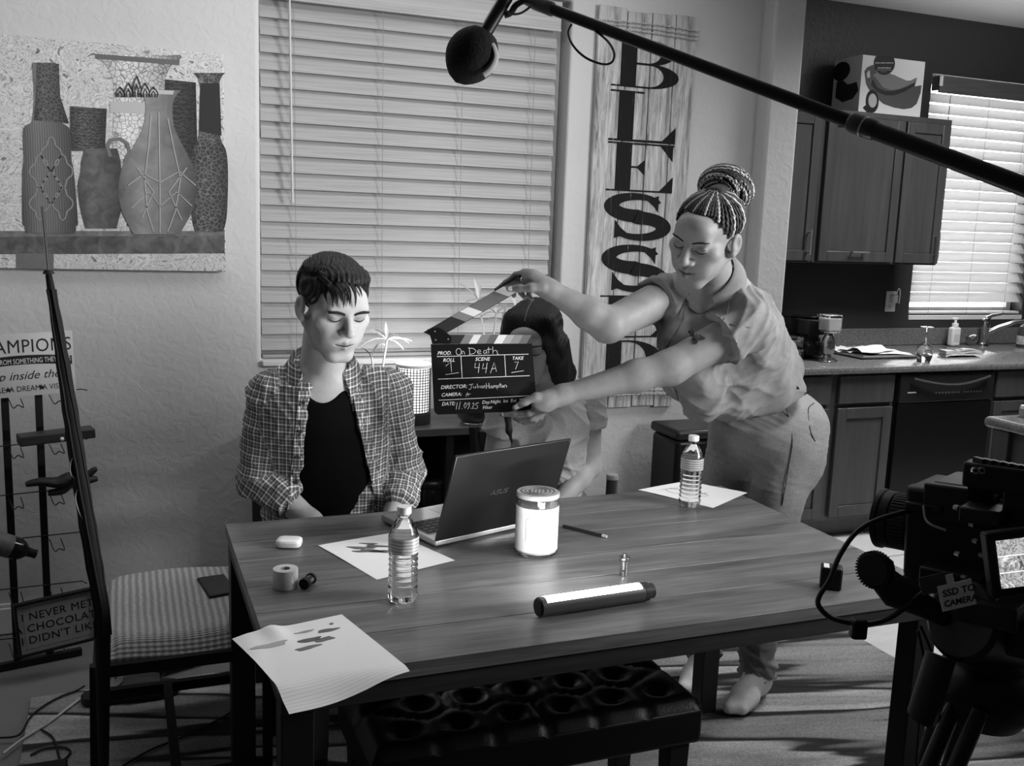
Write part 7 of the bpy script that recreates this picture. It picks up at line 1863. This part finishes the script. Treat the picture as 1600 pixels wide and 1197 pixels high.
hw_ = [[(510+27*math.cos(a), 463+34*math.sin(a)) for a in np.linspace(-1.7, 4.6, 18)], [(545, 490), (543, 462), (556, 455), (566, 465), (572, 490)],
       [(620, 424), (626, 490)], [(608, 424), (660, 428), (692, 452), (670, 482), (616, 492)], [(703, 468), (742, 463), (735, 446), (716, 446), (704, 464), (712, 484), (746, 482)], [(798, 452), (776, 448), (766, 468), (780, 484), (796, 470), (800, 452), (804, 484)], [(820, 412), (822, 478)], [(800, 440), (852, 436)], [(864, 410), (866, 486), (870, 458), (890, 446), (908, 456), (914, 488), (926, 490)],
       [(375, 612), (428, 570), (436, 676)], [(372, 702), (510, 680)], [(684, 580), (676, 630), (728, 626)], [(726, 580), (714, 682)], [(768, 584), (756, 640), (806, 632)], [(806, 578), (790, 686)], [(840, 686), (880, 574), (902, 670)], [(850, 642), (896, 634)], [(1092, 572), (1130, 564), (1100, 646)], [(1058, 680), (1186, 660)],
       [(640, 800), (642, 840), (628, 856), (614, 850)], [(616, 806), (664, 798)], [(660, 818), (664, 840), (680, 838), (684, 816), (688, 842)], [(702, 795), (706, 842)], [(720, 815), (722, 840)], [(755, 818), (738, 820), (736, 838), (752, 838), (756, 818), (760, 842)], [(768, 842), (770, 816), (780, 812), (786, 840)],
       [(795, 790), (800, 850)], [(824, 788), (826, 846)], [(796, 822), (826, 816)], [(856, 818), (840, 820), (838, 840), (852, 840), (856, 818), (860, 842)], [(868, 842), (868, 816), (880, 814), (882, 838), (884, 816), (896, 814), (898, 838)], [(908, 812), (910, 858), (910, 816), (926, 812), (926, 832), (912, 836)], [(940, 790), (944, 836)], [(932, 806), (954, 802)], [(966, 812), (956, 822), (964, 836), (976, 828), (970, 812)], [(984, 836), (984, 812), (996, 808), (1006, 818), (1008, 834)],
       [(586, 928), (602, 884), (612, 924)], [(584, 908), (632, 900)],
       [(496, 985), (484, 1062)], [(528, 980), (512, 1062)], [(542, 1052), (546, 1056)], [(580, 990), (564, 1022), (574, 1052), (592, 1026), (582, 990)], [(622, 1012), (606, 1014), (608, 994), (624, 992), (620, 1030), (604, 1060)], [(634, 1050), (638, 1054)], [(650, 1006), (664, 992), (672, 1006), (646, 1056), (674, 1050)], [(718, 994), (692, 998), (688, 1018), (704, 1022), (708, 1046), (680, 1058)]]
for pts in hw_: rl('chalk_stroke', pts, .0011, CHK)

# ------------------------------------------------------------------ standing woman with the clapperboard
WOM = thing('person', 'standing woman with braided bun in a light shirt and jeans leaning over with the clapperboard', 'person', (1.93, 2.60, .0125))
wh = at_y(1103, 371, 2.29)
wf_ = (TC*math.cos(rad(-40))+RI*math.sin(rad(-40))); wf_ = wf_*math.cos(rad(22))-UZ*math.sin(rad(22))
HW = Head(wh, wf_, UZ+RI*.26, 1.04)
wn = at_y(1118, 448, 2.40)
wsl, wsr = at_y(1168, 508, 2.29), at_y(1046, 462, 2.50)
wel, wer = at_y(1048, 574, 2.31), at_y(950, 508, 2.395)
wwl, wwr = at_d(878, 617, 2.655), at_d(858, 452, 2.65)
wp = at_y(1192, 655, 2.61)
ax_ = (wn-wp).normalized(); lat = (wsr-wsl); lat = (lat-ax_*lat.dot(ax_)).normalized(); wfd = lat.cross(ax_); 
if wfd.x > 0: wfd = -wfd
S = SDF((.95, 2.08, 1.00), (1.90, 2.76, 1.74), .0034)
HW.shape(S, False, 1.5, 1.02, 1.22, .0014)
S.cap(HW.w(0, -.03, -.055), wn, .050, .056, .03); S.cap(wsl.lerp(wn, .2), wsr.lerp(wn, .2), .055, .055, .04); S.cap(wn-ax_*.06, wn-ax_*.28, .10, .10, .05)
for a, b, c in ((wsl, wel, wwl), (wsr, wer, wwr)):
    S.cap(a, b, .058, .046, .03); S.cap(b, b.lerp(c, .32), .046, .043, .025); S.cap(b.lerp(c, .32), c, .043, .0255, .02)
# her left hand: thumb on the front of the slate, fingers underneath
def hd(x, y, d): return at_d(x, y, d)
pL = hd(850, 629, 2.655); S.cap(wwl, pL, .026, .030, .02); S.cap(hd(857, 624, 2.640), hd(842, 632, 2.668), .022, .020, .015)
thL = [hd(852, 620, 2.632), hd(838, 620, 2.628), hd(821, 628, 2.636), hd(805, 637, 2.648)]; finger(S, thL, .0125, .0085, .008)
ixL = [hd(846, 638, 2.660), hd(826, 646, 2.652), hd(803, 647, 2.660), hd(781, 648, 2.668)]; finger(S, ixL, .0105, .0068, .006)
finger(S, [hd(845, 642, 2.675), hd(830, 654, 2.675), hd(812, 657, 2.685), hd(804, 653, 2.70)], .0100, .0072)
finger(S, [hd(848, 643, 2.69), hd(836, 656, 2.69), hd(820, 660, 2.70), hd(813, 655, 2.715)], .0095, .0070)
finger(S, [hd(852, 640, 2.70), hd(844, 653, 2.705), hd(832, 657, 2.715), hd(826, 652, 2.725)], .0085, .0062)
# her right hand: pinching the stick
pR = hd(832, 437, 2.655); S.cap(wwr, pR, .0260, .028, .02); S.cap(hd(846, 446, 2.64), hd(820, 430, 2.665), .022, .018, .015)
thR = [hd(848, 450, 2.625), hd(830, 450, 2.622), hd(812, 451, 2.632), hd(795, 451, 2.645)]; finger(S, thR, .0120, .0082, .008)
ixR = [hd(818, 428, 2.670), hd(806, 430, 2.672), hd(790, 442, 2.676), hd(773, 455, 2.680)]; finger(S, ixR, .0105, .0064, .006)
finger(S, [hd(822, 430, 2.685), hd(808, 436, 2.69), hd(800, 450, 2.69), hd(803, 462, 2.685)], .0100, .0070)
finger(S, [hd(828, 434, 2.70), hd(815, 445, 2.70), hd(814, 458, 2.695), hd(820, 465, 2.685)], .0095, .0066)
finger(S, [hd(836, 440, 2.705), hd(827, 452, 2.705), hd(826, 463, 2.70), hd(832, 468, 2.69)], .0085, .0060)
V, Q = S.surface(1)
WB_ = sdf_object('body', V, Q, m_skin('brown_skin', .165, .35, .58), WOM, {'tone': HW.tone(V, False, .65)})
bv = bvh_of(WB_); face_marks(HW, WB_, bv, .012, thick=.0026)
for tp, bk in ((thL[3], thL[2]), (thR[3], thR[2]), (ixL[3], ixL[2])): nail(WB_, bv, tp, bk, .0060)
rg = hd(812, 431, 2.655); rdir = (Vector((0, 0, CAM_Z))-rg).normalized()
q = MB(); q.tube([ixR[1].lerp(ixR[0], .4)+(bx_*math.cos(a)*.5+by_*math.sin(a)*.85+bz_*math.cos(a)*.7)*.0115 for a in np.linspace(0, 2*math.pi, 21)[:-1]], .0016, 6, closed=True); RG = q.build('ring', G(.7, .15, 1), WOM)
rc = bv.ray_cast(rg+rdir*.06, -rdir)[0] or rg
q = MB(); q.sph(rc+rdir*.002, (.0045, .0045, .0045), 12, 8); q.build('ring_stone', G(.01, .1), RG)
q = MB(); rs_ = bv.ray_cast(hd(815, 437, 2.60), Vector(ray(815, 437)).normalized())[0] or hd(815, 437, 2.65); q.sph(rs_, (.0035, .0035, .006), 10, 8); q.build('ring_band', G(.85, .1, .6), RG)
# nose stud
ns = bv.ray_cast(HW.w(-.0135, .2, -.026), -HW.f)[0]
if ns: q = MB(); q.sph(ns, .0016, 8, 6); q.build('nose_stud', G(.9, .1, 1), WB_)
# butterfly tattoo on the upper arm
def tatz(x, y): return (1000+x/4.273, 420+y/4.273)
tq = MB()
for poly in ([(345, 455), (318, 440), (318, 415), (335, 405), (352, 425), (366, 455)], [(350, 462), (338, 478), (352, 500), (372, 505), (388, 490), (378, 468)], [(368, 452), (372, 435), (400, 440), (440, 462), (420, 475), (395, 478)], [(362, 455), (352, 415), (340, 395), (345, 398), (358, 418), (372, 470), (366, 472)]):
    ring = []
    for (x, y) in poly:
        dv = Vector(ray(*tatz(x, y))).normalized(); r = bv.ray_cast(Vector((0, 0, CAM_Z)), dv); ring.append((r[0] if r[0] else at_d(*tatz(x, y), 2.6))-dv*.003)
    n = len(ring); cen = sum(ring, Vector())/n; tq.add(ring+[cen], [(i, n, (i+1) % n) for i in range(n)]); 
tq.build('butterfly_tattoo', G(.03, .6), WB_, smooth=180)
# ---- shirt
S = SDF((1.28, 2.00, .78), (2.20, 2.86, 1.56), .005)
RT = np.array([lat, wfd, ax_])
S.ell(wn-ax_*.17, (.165, .118, .20), RT, .05); S.ell(wn-ax_*.34+wfd*.015, (.165, .135, .20), RT, .06); S.ell(wp+ax_*.12, (.175, .150, .15), RT, .06)
S.cap(wn-ax_*.03, wsl.lerp(wn, .12)-ax_*.012, .062, .072, .04); S.cap(wn-ax_*.03, wsr.lerp(wn, .12)-ax_*.012, .060, .066, .04)
S.cap(wn-ax_*.20-lat*.05, at_y(1205, 560, 2.50), .10, .075, .05)
ht = at_y(1098, 630, 2.40); S.cap(at_y(1075, 540, 2.38), ht, .085, .060, .05); S.cap(at_y(1150, 560, 2.42), at_y(1135, 620, 2.44), .10, .085, .05)
S.cap(at_y(1062, 500, 2.44), at_y(1058, 600, 2.46), .055, .040, .04)
S.cap(at_y(1228, 575, 2.60), at_y(1150, 610, 2.50), .055, .09, .05)
nl = len(S.log)
for a, b, cutf, r0, r1 in ((wsl, wel, .36, .078, .084), (wsr, wer, .26, .068, .070)):
    S.sleeve(a, b, r0, r1+.012, cutf, .035, .004)
hem = [at_y(1262, 596, 2.66), at_y(1160, 652, 2.45), at_y(1085, 668, 2.45)]
hn = (hem[1]-hem[0]).cross(hem[2]-hem[1]+TC*.3-UZ*0)
# hem: two cutting planes, one over the hip and one along the hanging front
p_a, p_b, p_c = at_y(1256, 592, 2.6), at_y(1165, 648, 2.5), at_y(1100, 668, 2.40)
n1 = Vector((CF[0], CF[1], 0)).cross(p_b-p_a); n1 = -n1 if n1.z > 0 else n1
n2 = Vector((CF[0], CF[1], 0)).cross(p_c-p_b); n2 = -n2 if n2.z > 0 else n2
S.plane(p_b, n1, .012); S.plane(p_c, n2+UZ*-.0, .012)
S.ell(HW.w(0, .02, -.13), (.07, .07, .06), None, .012, 's')
V, Q = S.surface(1); N = normals(V, Q); V = folds(V, N, .026, 18, 31, (1, 1, 1)); N = normals(V, Q); V = folds(V, N, .012, 42, 33); V = lap(V, Q, .3)
t = NT('washed_linen'); t.props(.95, 0, .15); vec = t.coord('Object'); t.base(t.ramp(t.noise(vec, 14, 6, .65), [(.3, .115), (.7, .18)])); t.bump(t.noise(vec, 260, 3), .35, .0015)
M_LINEN = t.m; WS = sdf_object('shirt', V, Q, M_LINEN, WOM)
bw = bvh_of(WS)
def on_shirt(pts, lift=.001):
    out = []
    for (x, y) in pts:
        dv = Vector(ray(x, y)).normalized(); r = bw.ray_cast(Vector((0, 0, CAM_Z)), dv); out.append((r[0] if r[0] else at_d(x, y, 2.65))-dv*lift)
    return out
def seam(pts, r=.0014, v=.10, parent=WS, name='seam', fnp=None):
    q = MB(); q.tube(curve((fnp or on_shirt)(pts), 4), r, 6); return q.build(name, G(v, .9), parent)
seam([(1136, 440), (1140, 462), (1136, 488), (1130, 502)]); seam([(1128, 505), (1150, 508), (1172, 512)]); seam([(1070, 470), (1066, 500), (1056, 520), (1040, 545)], .0022, .05)
seam([(1050, 595), (1060, 625)], .002, .05)
# collar band and placket
P = []; n = 15
for i in range(n):
    u = i/(n-1); an = rad(150-115*u); rd_ = -lat*math.sin(an)+wfd*math.cos(an); base = wn+ax_*(.045-.035*u)+rd_*(.066+.006*u)+wfd*.006*u
    P.append([base, base+ax_*.030+rd_*.003, base+ax_*.026+rd_*.012, base-ax_*(.018+.020*u)+rd_*.026, base-ax_*(.018+.020*u)+rd_*.022, base-ax_*.002+rd_*.008])
q = MB(); q.grid(P); q.add(P[-1], [tuple(range(6))]); q.build('collar', M_LINEN, WS, smooth=60)
P = []
for i in range(n):
    u = i/(n-1); an = rad(150-115*u); rd_ = lat*math.sin(an)+wfd*math.cos(an); base = wn+ax_*(.045-.035*u)+rd_*(.066+.006*u)
    P.append([base, base+ax_*.030+rd_*.003, base+ax_*.026+rd_*.012, base-ax_*(.018+.020*u)+rd_*.026, base-ax_*(.018+.020*u)+rd_*.022, base-ax_*.002+rd_*.008])
q = MB(); q.grid(P); q.add(P[-1], [tuple(range(6))]); q.build('collar', M_LINEN, WS, smooth=60)
for px, py in ((1078, 460), (1073, 475)):
    p = on_shirt([(px, py)], .002)[0]; q = MB(); d_ = (Vector((0, 0, CAM_Z))-p).normalized(); q.cyl(p, p+d_*.003, .005, n=14); q.build('button', G(.06, .3), WS)
# ---- jeans
kl, kr = at_y(1192, 885, 2.52), at_y(1098, 890, 2.72)
al, ar = Vector((1.955, 2.545, .085)), Vector((1.86, 2.735, .085))
hl, hr = wp-ax_*.03-lat*.085-UZ*.03, wp-ax_*.03+lat*.085-UZ*.03
S = SDF((1.55, 2.22, .04), (2.35, 3.02, 1.16), .0055)
S.ell(wp-UZ*.01, (.175, .150, .145), np.array([lat, wfd, lat.cross(wfd)]), .05); S.cap(hl-wfd*.055, hl-UZ*.10-wfd*.05, .108, .105, .05); S.cap(hr-wfd*.055, hr-UZ*.10-wfd*.05, .105, .10, .05)
for a, b, c in ((hl, kl, al), (hr, kr, ar)):
    S.cap(a-UZ*.03, b, .105, .070, .04); S.cap(b, c, .068, .054, .03)
    for k_ in range(4): z_ = c.lerp(b, .03+.075*k_); S.cap(z_+Vector((.008*math.sin(k_*2), .006*math.cos(k_*3), 0)), z_+Vector((-.006, .008, .012)), .056+.003*(k_ % 2), None, .010)
S.plane((0, 0, .075), (0, 0, -1), .004)
wbp = wp+ax_*.085; S.plane(wbp, ax_, .004)
V, Q = S.surface(1); N = normals(V, Q); lowm = np.clip((.45-V[:, 2])/.3, .12, 1); V = folds(V, N, .020, 26, 41, (.6, .6, 1.6), lowm); N = normals(V, Q); V = folds(V, N, .0035, 60, 43, (.7, .7, 1.5)); V = lap(V, Q, .3)
t = NT('faded_denim'); t.props(.9, 0, .2); vec = t.coord('Object'); at = t.noise(vec, 5, 4, .6); fine = t.noise(t.coord('Object', (300, 300, 120)), 2, 2)
t.base(t.mix(.35, t.ramp(at, [(.3, .10), (.7, .26)]), t.ramp(fine, [(.3, .05), (.7, .36)]))); t.bump(fine, .3, .0012)
JN = sdf_object('jeans', V, Q, t.m, WOM)
bj = bvh_of(JN)
def on_jeans(pts, lift=.0012):
    out = []
    for (x, y) in pts:
        dv = Vector(ray(x, y)).normalized(); r = bj.ray_cast(Vector((0, 0, CAM_Z)), dv); out.append((r[0] if r[0] else at_d(x, y, 2.95))-dv*lift)
    return out
seam([(1218, 620), (1232, 650), (1238, 690), (1232, 730), (1222, 790)], .0016, .04, JN, 'side_seam', on_jeans)
seam([(1150, 648), (1180, 652), (1225, 640)], .0016, .04, JN, 'pocket_seam', on_jeans)
seam([(1226, 628), (1250, 620), (1272, 608)], .0016, .04, JN, 'waistband_seam', on_jeans)
seam([(1272, 630), (1263, 640), (1266, 672), (1274, 690)], .0016, .04, JN, 'back_pocket_seam', on_jeans)
lp_ = on_jeans([(1243, 597), (1248, 605), (1254, 612)], .003); q = MB(); q.tube(lp_, .004, 6, flat=.4); q.build('belt_loop', t.m, JN)
# ---- socks
for (ank, toe, lab_) in ((al, at_z(1142, 1113, .03), 'l'), (ar, at_z(1066, 1090, .03), 'r')):
    S = SDF((1.55, 2.3, -.01), (2.25, 2.95, .22), .005); d = Vector((toe.x-ank.x, toe.y-ank.y, 0)); d = d.normalized(); base = Vector((ank.x, ank.y, 0))
    he = base-d*.035+UZ*.048; S.cap(base+UZ*.12, base+UZ*.07, .044, .045, .03); S.cap(he, base+d*.08+UZ*.046, .034, .033, .03); S.cap(base+d*.02+UZ*.085, base+d*.12+UZ*.050, .036, .030, .03)
    sd = d.cross(UZ).normalized(); S.cap(base+d*.10+UZ*.042+sd*.012, base+d*.185+UZ*.034+sd*.014, .030, .022, .03); S.cap(base+d*.10+UZ*.042-sd*.016, base+d*.165+UZ*.032-sd*.022, .028, .018, .03)
    S.plane((0, 0, .0135), (0, 0, -1), .008); S.plane((0, 0, .15), (0, 0, 1), .004)
    V, Q = S.surface(2); sdf_object('sock', V, Q, G(.62, .95, bump=.4, bscale=240), WOM)
# ---- braided hair and bun
Hs = SDF(tuple(wh-Vector((.19, .19, .16))), tuple(wh+Vector((.19, .19, .19))), .0035)
HW.ell(Hs, (0, -.022, .046), (.080, .101, .069))
HW.hairline(Hs, [-.12, -.08, -.03, -.01, .02, .040, .058, .2], [-.045, -.045, -.005, .022, .020, .060, .088, .094])
for q_ in (-1, 1): HW.ell(Hs, (q_*.088, -.012, -.006), (.018, .020, .032), .006, 's')
V, Q = Hs.surface(1); M_HB = m_hair('dark_braid', .010, .045, (60, 60, 60)); M_HL = m_hair('light_braid', .20, .5, (60, 60, 60))
WH_ = sdf_object('hair', V, Q, M_HB, WOM)
bc_ = HW.w(0, -.030, .165); bun_c = at_y(1134, 294, 2.322)
random.seed(17)
def braid(q, pts, r):
    for ph in (0, math.pi):
        q.tube([p+Vector((math.sin(i*1.9+ph), math.cos(i*1.9+ph), math.sin(i*1.9+ph)*.3))*r*.45 for i, p in enumerate(pts)], r*.72, 5)
q1, q2 = MB(), MB()
for i in range(46):
    a = -2.75+5.5*i/45; xs, ys = math.sin(a), math.cos(a); zl = float(np.interp(-.022+.10*ys, [-.12, -.08, -.03, -.01, .02, .040, .058, .2], [-.040, -.040, .0, .026, .024, .062, .088, .094])); pts = []
    rr0 = math.sqrt(max(.05, 1-((zl-.046)/.071)**2)); start = Vector((.081*xs*rr0, -.022+.103*ys*rr0, zl))
    for k in range(15):
        u = k/14; p = start.lerp(Vector((.012*xs, -.030+.012*ys, .122)), u); q_ = p-Vector((0, -.022, .046)); s_ = math.sqrt((q_.x/.0815)**2+(q_.y/.1035)**2+(q_.z/.0705)**2)
        if s_ < 1: q_ = q_/s_
        pts.append(HW.w(*(q_+Vector((0, -.022, .046)))))
    braid(q1 if i % 4 else q2, pts, .0042)
o_ = q1.build('pulled_back_braids', M_HB, WH_, smooth=180); o_['kind'] = 'stuff'; o_ = q2.build('light_pulled_back_braids', M_HL, WH_, smooth=180); o_['kind'] = 'stuff'
q = MB(); ua = (bun_c-HW.w(0, -.025, .09)).normalized(); us = (RI-ua*RI.dot(ua)).normalized(); uf = ua.cross(us)
q.sph(bun_c, (.070, .060, .045), 24, 14, Matrix((us, uf, ua)).transposed()); BU = q.build('bun_core', M_HB, WH_, smooth=180)
q = MB(); q.tube([HW.w(0, -.022, .09), bun_c-ua*.034], [.040, .030], 20); q.build('bun_base', M_HB, WH_, smooth=180)
q1, q2 = MB(), MB()
for i in range(84):
    la = random.uniform(-1.1, 1.0); ph = random.uniform(0, 6.28); tilt = random.uniform(-.5, .5); pts = []; ln = random.uniform(1.6, 3.6)
    for k in range(22):
        t_ = ph+ln*k/21; l_ = la+.35*math.sin(t_*1.0+tilt*3)*.5+tilt*.4*math.sin(t_); l_ = max(-1.25, min(1.25, l_)); rr_ = math.cos(l_)
        pts.append(bun_c+us*(.075*rr_*math.cos(t_))+uf*(.064*rr_*math.sin(t_))+ua*(.050*math.sin(l_)))
    braid(q1 if i % 3 else q2, pts, .0046)
o_ = q1.build('bun_braids', M_HB, WH_, smooth=180); o_['kind'] = 'stuff'; o_ = q2.build('light_bun_braids', M_HL, WH_, smooth=180); o_['kind'] = 'stuff'
